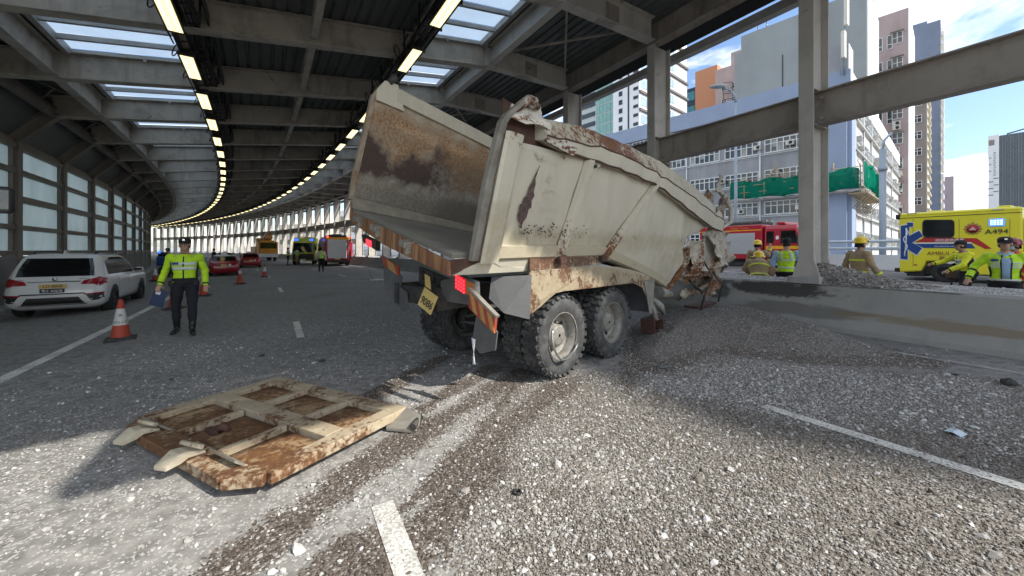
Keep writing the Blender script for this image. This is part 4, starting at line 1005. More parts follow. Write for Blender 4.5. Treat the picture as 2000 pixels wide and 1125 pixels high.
M_REDL = emat('tail_light_red', (1, .02, .03), 1.5); M_AMB = mat('amber_lens', (.42, .17, .05), .3)
M_STRR = mat('reflector_red', (.36, .06, .035), .45, dirt=(.2, .15, .1), dirt_amt=.5, dscale=8); M_STRY = mat('reflector_amber', (.50, .27, .09), .45, dirt=(.3, .24, .15), dirt_amt=.5, dscale=8)
M_PLATEY = mat('yellow_plate', (.62, .46, .16), .4, var=.08, dirt=(.35, .28, .15), dirt_amt=.4, dscale=9); M_INK = mat('plate_lettering', (.025, .024, .024), .6)
M_CRUMP = worn('crumpled_cream', (.62, .58, .50), .45, .62, (.30, .24, .17), .6)
TR_O = Vector((-.232, 5.494, 0)); TR_YAW = .768
truck = thing('tipper_truck', 'wrecked cream tipper truck with rusty open body and crushed front', 'dump truck', TR_O, -TR_YAW)
def T(u, v, z): return Vector((-v, u, z))
def wear(o, fn):
    me = o.data; ca = me.color_attributes.new('wear', 'FLOAT_COLOR', 'POINT')
    ca.data.foreach_set('color', np.array([tuple(fn(v.co))+(1,) for v in me.vertices], np.float32).ravel())
def curve(tab, n):
    """resample a polyline of (u, v, z) rows evenly in index"""
    tab = np.array(tab, float); x = np.linspace(0, len(tab)-1, n); i = np.minimum(x.astype(int), len(tab)-2); f = (x-i)[:, None]
    return tab[i]*(1-f)+tab[i+1]*f
def bycol(tab, us):
    tab = np.array(tab, float); return np.stack([np.interp(us, tab[:, 0], tab[:, k]) if k else us for k in range(3)], -1)
# right side panel
us = np.concatenate([np.linspace(-1.34, 3.4, 56)])
BOT = [(-1.40, -1.17, 1.45), (-.62, -1.17, 1.46), (.84, -1.18, 1.47), (1.9, -1.13, 1.24), (2.92, -1.06, 1.0), (3.64, -1.0, .78)]
TOP = [(-1.40, -1.49, 2.60), (-.49, -1.50, 2.63), (.12, -1.5, 2.64), (.99, -1.5, 2.63), (1.9, -1.49, 2.59), (3.38, -1.42, 2.31), (4.94, -1.35, 2.06)]
f_top = np.linspace(0, 1, 60)
ub = -1.34+(3.62+1.34)*f_top; ut = -1.33+(4.90+1.33)*f_top
Bc = bycol(BOT, ub); Tc = bycol(TOP, ut)
FR = np.array([(3.62, -1.0, .78), (3.95, -1.08, 1.05), (4.17, -1.17, 1.33), (3.95, -1.26, 1.62), (4.0, -1.30, 1.84), (4.90, -1.35, 2.06)])
NB = 22; gp = []
for i, f in enumerate(f_top):
    row = []
    fr = np.array([np.interp(np.linspace(0, 1, NB), np.linspace(0, 1, 6), FR[:, k]) for k in range(3)]).T
    lin_end = Bc[-1]*(1-np.linspace(0, 1, NB))[:, None]+Tc[-1]*np.linspace(0, 1, NB)[:, None]
    for j in range(NB):
        q = j/(NB-1); p = Bc[i]*(1-q)+Tc[i]*q
        p = p+(fr[j]-lin_end[j])*max(0, (f-.55)/.45)**1.3
        u, v, z = p
        ribd = min(abs(u-(.10-.25*(1-q))), abs(u-(.9+1.05*q)), abs(u+1.2), abs(u-4.2))
        bul = .035*sin(pi*min(1, q*1.05))*min(1, ribd/.35)
        bul += .05*max(0, 1-((u-3.3)/.35)**2)*sin(pi*q) - .07*max(0, 1-((u-3.75)/.28)**2)*sin(pi*q)+.03*sin(4.1*u+2*q)*max(0, f-.6)*2
        bul += .012*sin(7*u+3*z)*sin(5*z+1.3)
        if q < .13: bul -= (.13-q)/.13*.05
        row.append(T(u, v-bul, z))
    gp.append(row)
b = MB(); b.sheet(gp, -.02, 0); o = b.build('side_panel', M_BODY, truck)
def w_side(c):
    u, z = c.y, c.z; q = (z-1.48)/1.15
    low = max(0, 1-abs(z-1.74)/.26)*.62*(1 if u > -1 else .6)+max(0, .35-abs(q-.08))*1.1
    return (max(0, .16-abs(z-1.72))*1.5*(.4 if u < -1 else 1)+(.16 if u > 3.2 else 0)+(.2 if q > .92 else 0)+.10*max(0, 1-abs(u+1.25)/.3), 0, min(1, low+(.4 if u > 2.8 and z < 1.5 else 0)))
wear(o, w_side)
lo_u = np.linspace(-1.14, 3.45, 30); lb = bycol(BOT, lo_u); rings = []
for i, (u, v, z) in enumerate(lb):
    v2 = v-.02; rings.append([T(u, v2-.002, z+.005), T(u, v2-.045, z+.03), T(u, v2-.075, z+.15), T(u, v2-.035, z+.17)])
b = MB(); b.loft(rings, 0, False); o = b.build('lower_band', M_BODY, truck); wear(o, lambda c: (.14+.10*(c.y > 1.5), .02, .95))
# flaked purple-brown patch torn open near the rear post
def on_side(u, z): return -1.2-.25*(z-1.45)
pl = [(-.965, 1.87), (-.94, 1.85), (-.915, 1.80), (-.90, 1.86), (-.862, 1.90), (-.85, 1.99), (-.815, 2.01), (-.83, 2.08), (-.80, 2.13), (-.825, 2.17), (-.815, 2.25), (-.835, 2.30), (-.80, 2.44), (-.845, 2.33), (-.862, 2.26), (-.895, 2.20), (-.90, 2.13), (-.94, 2.10), (-.945, 2.04), (-.985, 2.03), (-.972, 1.96), (-.99, 1.93)]
M_PRIM = mat('primer_patch', (.085, .048, .045), .75, var=.45, scale=14, dirt=(.22, .16, .13), dirt_amt=.6, dscale=16)
b = MB(); b.prism([T(u, on_side(u, z)-.043, z) for u, z in pl], (.008, 0, 0)); b.build('flaked_patch', M_PRIM, truck)
b = MB(); rr = random.Random(8)
for i in range(26):
    u = -.78+.34*rr.random(); z = 1.9+.62*rr.random(); b.box(T(u, on_side(u, z)-.038-.012*min(1, abs(u+1.2)), z), (.003, .01+.09*rr.random(), .004+.006*rr.random()), rot=Matrix.Rotation(.2*(rr.random()-.5)-.15, 4, 'X'))
for i in range(9):
    u = -.75+.06*rr.random()-.2*rr.random(); z = 2.50+.05*rr.random(); b.box(T(u, on_side(u, z)-.04, z), (.003, .02, .02))
b.build('scratches', mat('scratch_paint', (.50, .44, .37), .6, var=.3), truck, kind='stuff')
# lettering remains: broken black stencil flecks low on the panel
b = MB(); rr = random.Random(3)
for i in range(60):
    u = -.95+.62*rr.random()+(.75 if i > 46 else 0); z = 1.74+.10*rr.random()+.05*(rr.random() if u > -.5 else 0)
    w = .006+.028*rr.random(); h = .004+.012*rr.random()
    b.box(T(u, on_side(u, z)-.036-.020*min(1, abs(u+1.2)), z), (.004, w, h), rot=Matrix.Rotation(rr.random()-.5, 4, 'X'))
b.build('stencil_remains', M_INK, truck, kind='stuff')
# bent top rail, box section
RU = np.array([-.80, -.62, -.45, -.2, 0., .2, .45, .7, .9, 1.2, 1.5, 1.8, 2.0, 2.15, 2.5, 2.9, 3.3, 3.6, 4.0, 4.4, 4.9, 5.15, 5.4, 5.78])
zt = np.interp(RU, [-.86, 0, 1, 2.16, 3.8, 5.81], [2.93, 3.03, 3.03, 2.99, 2.83, 2.49]); zc = np.interp(RU, [-.86, .42, 1.42, 3.63, 5.69], [2.77, 2.86, 2.82, 2.57, 2.29])
zl = np.interp(RU, [-.86, -.49, .12, .99, 1.9, 3.38, 4.94, 5.8], [2.70, 2.64, 2.64, 2.62, 2.57, 2.30, 2.05, 1.98])
rings = []
for i, u in enumerate(RU):
    vo = float(np.interp(u, [-.86, 2, 3.8, 5.8], [-1.50, -1.51, -1.45, -1.38])); wob = .018*sin(3.3*i)+.01*sin(7*i)
    rings.append([T(u, vo-.055+wob, zl[i]), T(u, vo-.075+wob, (zl[i]+zc[i]-.055)/2+.01*sin(5*i)), T(u, vo-.09+wob, zc[i]-.055+.012*sin(4.1*i)), T(u, vo-.08+wob*.5, zc[i]-.045+.012*sin(4.1*i)), T(u, vo+.01+wob*.5, zt[i]-.015), T(u, vo+.04, zt[i]), T(u, vo+.14, zt[i]-.03), T(u, vo+.12, zl[i]+.03), T(u, vo+.0, zl[i]-.0)])
b = MB(); b.loft(rings, 0, False); o = b.build('top_rail', M_BODY, truck)
for ki, rr_, dz in ((2, .009, .004), (0, .014, -.01)):
    b = MB(); b.tube([r[ki]+Vector((.004, 0, dz)) for r in rings], rr_, 5); b.build('seam_shade_line', M_DARKRUST, truck)  # weld line on the crease; shadow gap under the rail as a dark tube
me = o.data; ca = me.color_attributes.new('wear', 'FLOAT_COLOR', 'POINT'); vals = []
for i in range(len(me.vertices)):
    u = RU[i//9]; j = i % 9
    vals.append(((.16+.40*max(0, 1-abs(u-.6)/2.0), 0, .7, 1) if j in (3, 4, 5) else ((.10 if u > 4.5 else .02), 0, .15, 1)))
ca.data.foreach_set('color', np.array(vals, np.float32).ravel())
# torn and rolled rear end of the rail
def crumple(name, pts, th, m, seed, amp, w=None, sub=(8, 8)):
    """a buckled sheet spanning four corner points: sharp folds along a few slanting lines"""
    P = [np.array(p, float) for p in pts]; r = np.random.RandomState(seed); a, c = sub; g = []
    nrm = np.cross(P[1]-P[0], P[3]-P[0]); nrm = nrm/np.linalg.norm(nrm); folds = [(r.rand()*6.28, .7+1.1*r.rand(), r.rand()) for _ in range(3)]
    for i in range(a):
        row = []
        for j in range(c):
            s, t = i/(a-1), j/(c-1); p = (P[0]*(1-s)+P[1]*s)*(1-t)+(P[3]*(1-s)+P[2]*s)*t
            d = sum((abs(((s*cos(q)+t*sin(q))*f+o) % 1-.5)*2-.5)*k for (q, f, o), k in zip(folds, (1., .7, .4)))
            e = (r.rand(3)-.5)*amp*(.55 if i in (0, a-1) or j in (0, c-1) else .16); row.append(T(*(p+nrm*d*amp*1.25+e)))
        g.append(row)
    b = MB(); b.sheet(g, th, 0, False); o = b.build(name, m, truck); wear(o, w or (lambda c: (.24, .24*((c.x*7+c.z*5) % 1), .6))); return o
wt = lambda c: (.12+.25*((c.y*9+c.z*7) % 1 > .6), .42*((c.y*6+c.z*11) % 1 > .55), .3)
crumple('torn_sheet', [(-1.28, -1.50, 2.80), (-.72, -1.55, 2.80), (-.78, -1.50, 2.97), (-1.2, -1.48, 2.95)], .012, M_CRUMP, 1, .035, wt)
crumple('torn_sheet', [(-1.05, -1.52, 2.86), (-.80, -1.56, 2.80), (-.82, -1.50, 3.02), (-.95, -1.5, 3.06)], .012, M_CRUMP, 2, .035, wt)
crumple('torn_sheet', [(-.80, -1.57, 2.66), (-.35, -1.58, 2.60), (-.25, -1.57, 2.70), (-.78, -1.56, 2.78)], .012, M_CRUMP, 3, .02, wt)
b = MB(); b.sheet([[T(-1.25, -1.40, 2.55), T(-1.25, -1.40, 3.02)], [T(-.35, -1.42, 2.55), T(-.35, -1.42, 2.85)]], .015); b.build('inner_plate', M_DARKRUST, truck)
b = MB(); b.tube([T(-.99, -1.58+.02*i, 3.0+.012*i) for i in range(5)], .055, 9); b.tube([T(-1.2, -1.46, 2.86), T(-1.05, -1.55, 3.02), T(-.9, -1.56, 2.98)], [.025, .05, .03], 7); o = b.build('rolled_edge', M_CRUMP, truck); wear(o, lambda c: (.35, .45, .4))
# rear post of the right wall with its folded tip
b = MB()
def post_ring(u, v, z, w, d): return [T(u, v-.03, z), T(u+d, v-.035, z), T(u+d, v+w, z), T(u, v+w, z)]
b.loft([post_ring(-1.46, -1.18, 1.46, .045, .08), post_ring(-1.45, -1.37, 2.20, .045, .08), post_ring(-1.38, -1.50, 2.74, .045, .07), post_ring(-1.33, -1.52, 2.82, .045, .07), post_ring(-1.10, -1.53, 3.02, .05, .06), post_ring(-1.06, -1.53, 3.06, .03, .04)], 0, False)
o = b.build('rear_post', M_GREYST, truck, bevel=.008)
b = MB(); g = [[T(u, on_side(u, z)-.035-(.02 if 0 < k < 3 else 0), z) for k, u in enumerate((-1.385, -1.36, -1.20, -1.16))] for z in np.linspace(1.44, 2.66, 12)]
for i, row in enumerate(g): g[i] = [p+Vector((0, .05*(i/11.), 0)) for p in row]
b.sheet(g, -.015, 0, False); o = b.build('post_cover', M_BODY, truck); wear(o, lambda c: (.12 if c.z < 2.5 else .25, 0, .8 if c.z < 2 else .3))
# ribs
def rib(p0, p1, w, dth, name='rib', rustq=.35):
    n = 10; rings = []
    for i in range(n):
        f = i/(n-1); p = np.array(p0)*(1-f)+np.array(p1)*f; u, v, z = p
        rings.append([T(u-w/2, v+.0, z), T(u-w*.32, v-dth, z), T(u+w*.32, v-dth, z), T(u+w/2, v+.0, z)])
    b = MB(); b.loft(rings, 0, False); o = b.build(name, M_BODY, truck, bevel=.006); zlo = min(p0[2], p1[2]); wear(o, lambda c: (rustq*max(0, 1-(c.z-zlo)/.85), .32*max(0, 1-(c.z-zlo)/.8), .3)); return o
rib((.06, -1.515, 2.62), (-.14, -1.20, 1.46), .14, .075, rustq=.45); rib((1.92, -1.50, 2.56), (.90, -1.20, 1.46), .17, .08, rustq=.62)
b = MB(); b.prism([T(.12, -1.53, 2.62), T(.32, -1.53, 2.62), T(.12, -1.50, 2.45)], (.014, 0, 0)); b.lathe([(.022, 0), (.022, .02)], 10, 1, Matrix.Translation(T(.17, -1.545, 2.57)) @ Matrix.Rotation(pi/2, 4, 'Y')); o = b.build('gusset', [M_BODY, M_INK], truck); wear(o, lambda c: (0, 0, .2))
rings = []
for f in np.linspace(0, 1, 12):
    fr = np.array([np.interp(f, np.linspace(0, 1, 4), FR[:4, k]) for k in range(3)]); u, v, z = fr
    rings.append([T(u-.06, v-.0, z), T(u-.04, v-.07, z), T(u+.06, v-.07, z), T(u+.08, v, z)])
b = MB(); b.loft(rings, 0, False); o = b.build('rib', M_BODY, truck, bevel=.006); wear(o, lambda c: (.45, .15, .7))
# left wall (seen from inside)
LK = [(-1.60, 1.16, 2.30), (-1.4, 1.17, 2.28), (.59, 1.24, 2.00), (3.4, 1.28, 1.62)]
LT = [(-1.43, .79, 3.70), (-1.14, .775, 3.80), (.83, .85, 3.50), (3.4, .98, 3.12)]
n = 36; uk = np.linspace(-1.58, 3.4, n); ut2 = np.linspace(-1.42, 3.4, n); K = bycol(LK, uk); TT = bycol(LT, ut2); g = []
for i in range(n):
    row = []
    for q in np.linspace(0, 1, 18):
        p = K[i]*(1-q)+TT[i]*q; step = .035 if q > .86 else 0
        row.append(T(p[0], p[1]+.012*sin(4*p[0]+2.2*q)*sin(6*q)+step, p[2]))
    g.append(row)
b = MB(); b.sheet(g, .05, 0, True); o = b.build('inner_wall', M_BODYIN, truck)
for p in o.data.polygons: p.use_smooth = False
def w_in(c):
    u, z = c.y, c.z; zk = np.interp(u, [-1.6, .59, 3.4], [2.30, 2.0, 1.62]); zt_ = np.interp(u, [-1.43, -1.14, .83, 3.4], [3.70, 3.8, 3.5, 3.12]); q = (z-zk)/(zt_-zk)
    wob = .07*sin(5*u)+.05*sin(11*u+3*q)
    top = sst(q+wob, .64, .86); dark = float(sst(q, .12, .34)*(1-sst(q+wob*1.4-.10*u, .46, .70)))
    rust = float(sst(q+wob, .28, .5)*(1-sst(q, .74, .98)))*.8
    fade = float(1-sst(u+.35*q, -.9, .7)*.95)
    return (rust*.9+.18*float(sst(u, -.6, 1)), dark*fade*1.15, float(1-sst(q, .12, .30))*.85+float(sst(u, -.5, .4))*float(1-sst(q, .55, .75))*.55)
wear(o, w_in)
b = MB(); rings = []
for i in range(n):
    p = TT[i]
    if p[0] < -1.16: continue
    rings.append([T(p[0], p[1]-.02, p[2]-.20), T(p[0], p[1]-.035, p[2]-.02), T(p[0], p[1]-.0, p[2]+.01), T(p[0], p[1]+.09, p[2]), T(p[0], p[1]+.10, p[2]-.2)])
b.loft(rings, 0, False); o = b.build('top_rail', M_BODY, truck, bevel=.006); wear(o, lambda c: (.14+.12*max(0, c.y), 0, .5))
for zf, th in ((.80, .012), (.62, .010)):
    b = MB(); b.tube([T(*(K[i]*(1-zf)+TT[i]*zf)-Vector((-.0, 0, 0))) for i in range(2, n)], th, 5); b.build('weld_seam', M_DARKRUST, truck)
b = MB(); b.loft([[T(u-.02, v+.10, z), T(u-.03, v-.01, z), T(u+.09, v-.02, z), T(u+.09, v+.02, z), T(u+.03, v+.10, z)] for u, v, z in ((-1.60, 1.16, 2.26), (-1.575, 1.08, 2.6), (-1.50, .92, 3.2), (-1.45, .80, 3.62), (-1.33, .77, 3.80))], 0, False)
o = b.build('rear_post', M_BODYIN, truck, bevel=.01); wear(o, lambda c: (.45, .15, .3))
b = MB(); b.prism([T(-1.44, .765, 3.55), T(-1.44, .755, 3.68), T(-1.33, .745, 3.83), T(-1.14, .745, 3.83), T(-1.03, .765, 3.50)], (-.02, 0, 0)); o = b.build('corner_plate', M_BODY, truck); wear(o, lambda c: (.06, .30 if c.z > 3.80 else 0, .3))
b = MB(); b.tube([T(-1.27, .73, 3.82), T(-1.2, .75, 3.90), T(-1.12, .8, 3.86)], [.04, .06, .03], 7); b.build('pivot_eye', M_CHASSIS, truck)
# floor, chamfer and rusty rear sill
FL = [(-1.60, 1.08, 2.08), (.56, 1.10, 1.84), (3.4, 1.15, 1.50)]; FRt = [(-1.60, -1.10, 1.49), (.56, -1.10, 1.52), (3.4, -1.02, 1.0)]
uf = np.linspace(-1.62, 3.4, 20); A_ = bycol(FL, uf); B_ = bycol(FRt, uf)
b = MB(); b.sheet([[T(*(A_[i]*(1-q)+B_[i]*q)-Vector((0, 0, .02*sin(pi*q)))) for q in np.linspace(0, 1, 12)] for i in range(20)], -.04); b.build('floor', M_FLOORT, truck)
K2 = bycol(LK, uf)
b = MB(); b.sheet([[T(*(A_[i]*(1-q)+K2[i]*q)) for q in (0, .5, 1)] for i in range(20)], .03, 0, False); b.build('floor_chamfer', M_CHAMF, truck)
b = MB(); b.sheet([[T(3.4, 1.25-2.3*i/6, 1.65-.75*i/6), T(3.45, 1.0-2.35*i/6, 3.1-.55*i/6)] for i in range(7)], .04); o = b.build('headboard', M_BODYIN, truck); wear(o, lambda c: (.2, .3, .6))
rings = []
for q in np.linspace(0, 1, 15):
    pT = np.array((-1.60, 1.08, 2.085))*(1-q)+np.array((-1.67, -1.14, 1.475))*q; hgt = .20-.06*abs(q-.45)*1.8
    if q < .05: hgt = .16
    u, v, z = pT; rings.append([T(u-.03, v, z), T(u-.035, v, z-hgt), T(u+.03, v, z-hgt-.012), T(u+.05, v, z-.03)])
rings = [[T(-1.60, 1.17, 2.30), T(-1.605, 1.19, 2.22), T(-1.53, 1.19, 2.22), T(-1.53, 1.15, 2.30)], [T(-1.62, 1.16, 2.13), T(-1.62, 1.19, 2.0), T(-1.55, 1.19, 2.0), T(-1.54, 1.14, 2.1)]]+rings
b = MB(); b.loft(rings, 0, False); b.build('rear_sill', M_SILL, truck, bevel=.006)
b = MB(); b.prism([T(-1.67, -1.145, 1.475), T(-1.36, -1.15, 1.50), T(-1.32, -1.15, 1.44), T(-1.66, -1.14, 1.33)], (-.03, 0, 0)); b.build('sill_end', M_DARKRUST, truck)
for q in (.13, .36, .68):
    p = np.array((-1.64, 1.08, 2.085))*(1-q)+np.array((-1.71, -1.14, 1.475))*q
    b = MB(); b.box(T(p[0]-.03, p[1], p[2]-.04), (.13, .09, .07), rot=Matrix.Rotation(.25, 4, 'Y')); b.box(T(p[0]-.02, p[1]-.03, p[2]-.10), (.05, .06, .1)); b.build('hinge_lug', M_GREYST, truck, bevel=.012)
b = MB(); b.prism([T(-1.66, -1.12, 1.33), T(-1.3, -1.19, 1.465), T(-.58, -1.19, 1.465), T(-.58, -1.15, 1.33)], (-.04, 0, 0)); b.prism([T(-1.2, -1.20, 1.46), T(-.6, -1.20, 1.46), T(-.6, -1.17, 1.395), T(-1.05, -1.17, 1.395)], (-.03, 0, 0)); o = b.build('floor_edge_beam', M_BODY, truck); wear(o, lambda c: (0, 0, .1))
# crushed front: buckled sheets against the median
w2 = lambda c: (.26+.2*((c.x*2.1+c.z*3.3) % 1 > .6), .12+.22*((c.x*3.1+c.z*4.3) % 1 > .6), .7)
crumple('crushed_sheet', [(5.2, -1.40, 2.40), (6.35, -1.36, 2.95), (6.55, -1.28, 2.60), (5.75, -1.42, 2.05)], .02, M_CRUMP, 11, .10, w2, (10, 8))
crumple('crushed_sheet', [(5.3, -1.20, 2.75), (6.1, -1.05, 3.05), (6.5, -1.0, 2.65), (5.6, -1.2, 2.35)], .02, M_CRUMP, 21, .14, w2)
crumple('crushed_sheet', [(5.0, -1.35, 1.95), (5.75, -1.40, 2.15), (5.9, -1.3, 2.45), (5.2, -1.3, 2.4)], .02, M_CRUMP, 12, .10)
b = MB(); b.tube([T(5.75, -1.45, 2.08), T(6.15, -1.5, 2.22), T(6.45, -1.45, 2.55), T(6.42, -1.35, 2.80), T(6.1, -1.25, 3.0), T(5.85, -1.2, 2.95)], [.03, .05, .06, .06, .05, .03], 7); o = b.build('bent_edge', M_CRUMP, truck); wear(o, lambda c: (.1, 0, .2))
crumple('crushed_sheet', [(5.9, -1.3, 2.9), (6.05, -1.28, 2.92), (6.12, -1.3, 3.3), (5.98, -1.28, 3.34)], .02, M_CRUMP, 13, .05)
w3 = lambda c: (.35, .34, .8)
crumple('crushed_sheet', [(4.05, -1.28, 1.70), (5.7, -1.40, 2.10), (6.1, -1.42, 1.20), (4.4, -1.30, 1.10)], .02, M_CRUMP, 14, .20, sub=(13, 10))
crumple('crushed_sheet', [(4.9, -1.46, 1.9), (5.9, -1.50, 1.95), (6.2, -1.42, 1.35), (5.3, -1.50, 1.3)], .02, M_CRUMP, 15, .16, sub=(9, 8))
crumple('crushed_sheet', [(5.6, -1.38, 1.55), (6.25, -1.45, 1.75), (6.35, -1.4, 1.15), (5.8, -1.4, 1.05)], .02, M_CRUMP, 16, .14)
crumple('crushed_sheet', [(4.1, -1.12, 1.30), (5.95, -1.25, 1.35), (5.7, -1.15, .60), (4.3, -1.05, .62)], .02, M_CRUMP, 17, .22, w3, (13, 9))
crumple('crushed_sheet', [(5.1, -1.32, 1.2), (6.0, -1.35, 1.15), (5.9, -1.2, .70), (5.2, -1.25, .55)], .02, M_CRUMP, 18, .18, w3)
for pts_, r_ in (([(4.5, -1.35, 1.5), (4.8, -1.5, 1.0), (4.6, -1.4, .6), (4.7, -1.3, .3)], .018), ([(5.0, -1.45, 1.1), (5.3, -1.55, .8), (5.2, -1.5, .45)], .022), ([(4.2, -1.25, .95), (4.5, -1.4, .7), (4.9, -1.35, .75)], .03)):
    b = MB(); b.tube([T(*p) for p in pts_], r_, 6); b.build('torn_hose', M_CHASSIS, truck)
b = MB(); b.sheet([[T(3.5+.35*i, -.98-.05*sin(i), .72-.10*i+.16*max(0, i-2)), T(3.75+.35*i, -1.02, 1.02-.06*i)] for i in range(6)], .02); b.build('buckled_guard', M_FLAP, truck)
b = MB(); b.bar(T(5.0, -1.0, .30), T(6.0, -1.1, .32), .3, .05); b.build('bent_plate', M_DARKRUST, truck)
# fender over the right wheels
FV = -1.25
poly = [(-.65, 1.34), (.67, 1.36), (1.30, 1.32), (1.96, 1.22), (2.48, 1.08), (2.36, .50), (2.27, .62), (2.22, .80), (2.08, .96), (1.78, 1.05), (1.2, 1.06), (.5, 1.065), (-.05, 1.07), (-.2, 1.06), (-.34, 1.0), (-.50, .92), (-.66, .86), (-.90, .88), (-.80, 1.1)]
b = MB(); b.prism([T(u, FV-.01*sin(u*3), z) for u, z in poly], (-.016, 0, 0)); o = b.build('fender', M_FENDER, truck)
wear(o, lambda c: (.32 if c.y < -.6 else .14+.12*(c.z < 1.12), .30 if c.y < -.62 else 0, .75))
b = MB(); b.prism([T(-.65, FV+.02, 1.345), T(-.65, FV+.03, 1.485), T(.68, FV+.03, 1.50), T(1.1, FV+.03, 1.43), (T(.67, FV+.02, 1.365))], (-.016, 0, 0)); o = b.build('fender_flange', M_FENDER, truck); wear(o, lambda c: (.40 if c.y < -.3 else .25, 0, .4))
b = MB(); arc = [(-.9, .90), (-.66, .95), (-.4, 1.10), (0, 1.22), (.6, 1.25), (1.3, 1.24), (1.85, 1.17), (2.2, 1.0), (2.34, .75), (2.38, .52)]
b.sheet([[T(u, FV+.02, z), T(u, -.66, z)] for u, z in arc], .012, 0, False); b.build('wheel_tunnel', M_FLAP, truck)
b = MB(); b.prism([T(2.10, FV-.02, 1.06), T(2.50, FV-.02, 1.085), T(2.39, FV-.02, .50), T(2.30, FV-.02, .52)], (-.012, 0, 0)); b.build('fender_tip', M_RIM, truck)
for u in (-.14, .80):
    b = MB(); b.box(T(u, FV-.035, 1.455), (.06, .13, .09), rot=Matrix.Rotation(.2, 4, 'X')); b.build('body_catch', M_DARKRUST, truck, bevel=.01)
b = MB(); b.loft([[T(3.05, -1.1+.12*cos(q), .80+.12*sin(q)) for q in np.linspace(0, 2*pi, 9)[:-1]], [T(3.5, -1.12+.08*cos(q), .72+.08*sin(q)) for q in np.linspace(0, 2*pi, 9)[:-1]]]); b.tube([T(2.65, -1.15, .72), T(2.95, -1.18, .55), T(3.05, -1.2, .40)], [.05, .07, .03], 7); b.tube([T(2.7, -1.1, .70), T(2.72, -1.2, .34)], .045, 6); b.build('broken_bracket', M_RIM, truck)
b = MB()
for sx, sy, w, h, dx, dz in ((0, 0, .36, .02, 0, -.11), (0, 0, .36, .02, 0, .11), (0, 0, .02, .24, -.18, 0), (0, 0, .02, .24, .18, 0)): b.box(T(2.78+dx, -1.1, .24+dz), (.25, w, h))
b.box(T(2.78, -.98, .24), (.01, .34, .2)); b.build('rusty_channel', M_DARKRUST, truck)
b = MB(); b.tube([T(2.05, -.95, .72), T(2.15, -1.0, .45), T(1.95, -1.0, .18)], .02, 6); b.prism([T(1.7, -.9, .36), T(2.1, -.9, .36), T(1.85, -.9, .12)], (-.02, 0, 0)); b.build('hanging_hose', M_BLACK, truck)
# chassis, axles, suspension
b = MB()
for v in (.42, -.42): b.box(T(1.6, v, 1.02), (.09, 5.9, .26))
for u in (-1.25, -.2, .62, 1.5, 2.6): b.box(T(u, 0, 1.02), (.8, .10, .2))
b.build('chassis_frame', M_CHASSIS, truck)
for u in (0, 1.218):
    b = MB(); b.tube([T(u, 1.0, .507), T(u, -1.0, .507)], .085, 10); b.lathe([(.02, -.22), (.14, -.2), (.22, -.08), (.235, .05), (.19, .16), (.05, .24)], 16, 0, Matrix.Translation(T(u, .05, .53)) @ Matrix.Rotation(pi/2, 4, 'X'))
    for v in (.58, -.58): b.lathe([(.20, -.12), (.21, .12)], 20, 0, Matrix.Translation(T(u, v, .507)) @ Matrix.Rotation(pi/2, 4, 'Y'))
    b.build('axle', M_CHASSIS, truck)
for v in (.48, -.48):
    b = MB()
    for i in range(6): b.bar(T(-.1-.0+.05*i, v, .70+.028*i), T(1.32-.05*i, v, .70+.028*i), .09, .024)
    b.box(T(.61, v, .9), (.14, .3, .2)); b.build('leaf_spring', M_CHASSIS, truck)
b = MB(); b.tube([T(-.35, .25, .62), T(-.25, -.1, .70), T(-.35, -.35, .60)], .022, 6); b.tube([T(-.3, .1, .95), T(-.28, .08, .66)], .035, 6); b.tube([T(-.4, .3, .55), T(-.4, -.2, .57)], .02, 6); b.build('brake_hose', M_FLAP, truck)
# wheels: tyres with lugs, rims
def tyre_mesh():
    b = MB(); prof = [(.285, -.115), (.30, -.13), (.37, -.148), (.43, -.145), (.468, -.128), (.486, -.10), (.488, -.05), (.488, .05), (.486, .10), (.468, .128), (.43, .145), (.37, .148), (.30, .13), (.285, .115)]
    b.lathe(prof, 40, 0, Matrix.Rotation(pi/2, 4, 'Y'), True, False)
    nL = 30
    for i in range(nL):
        for sd in (-1, 1):
            a = 2*pi*(i+(.5 if sd > 0 else 0))/nL
            for k, (x0, tw, ln, wd) in enumerate(((.088, .42, .075, .060), (.034, -.55, .055, .045))):
                Mx = Matrix.Rotation(a, 4, 'X') @ Matrix.Translation((sd*x0, 0, .494)) @ Matrix.Rotation(sd*tw, 4, 'Z')
                b.box((0, 0, 0), (ln, wd, .030), 0, M=Mx, taper=.86)
            b.box((0, 0, 0), (.03, .055, .05), 0, M=Matrix.Rotation(a, 4, 'X') @ Matrix.Translation((sd*.126, 0, .470)) @ Matrix.Rotation(sd*.6, 4, 'Y'))
    return b.mesh('tyre', M_TYRE)
def rim_mesh(deep):
    b = MB(); d = -.02 if deep else .10
    b.lathe([(.287, -.125), (.297, -.13), (.297, -.115), (.268, -.10), (.252, .0), (.25, .10), (.287, .12)], 32, 0, Matrix.Rotation(pi/2, 4, 'Y') @ Matrix.Rotation(pi, 4, 'X'), True, False)
    b.lathe([(.25, -d-.02), (.225, -d), (.16, -d+.035), (.135, -d+.03), (.132, -d-.07), (.10, -d-.085), (.02, -d-.09)], 28, 0, Matrix.Rotation(-pi/2, 4, 'Y'), True, False)
    for i in range(10):
        a = 2*pi*i/10; b.lathe([(.016, 0), (.014, .035), (.001, .036)], 6, 0, Matrix.Rotation(a, 4, 'X') @ Matrix.Translation((d-.01, 0, .155)) @ Matrix.Rotation(pi/2, 4, 'Y'))
        if i % 2: b.lathe([(.026, 0), (.026, .006), (.001, .006)], 10, 1, Matrix.Rotation(a, 4, 'X') @ Matrix.Translation((d-.005, 0, .198)) @ Matrix.Rotation(pi/2, 4, 'Y'))
    return b.mesh('rim', [M_RIM, M_BLACK])
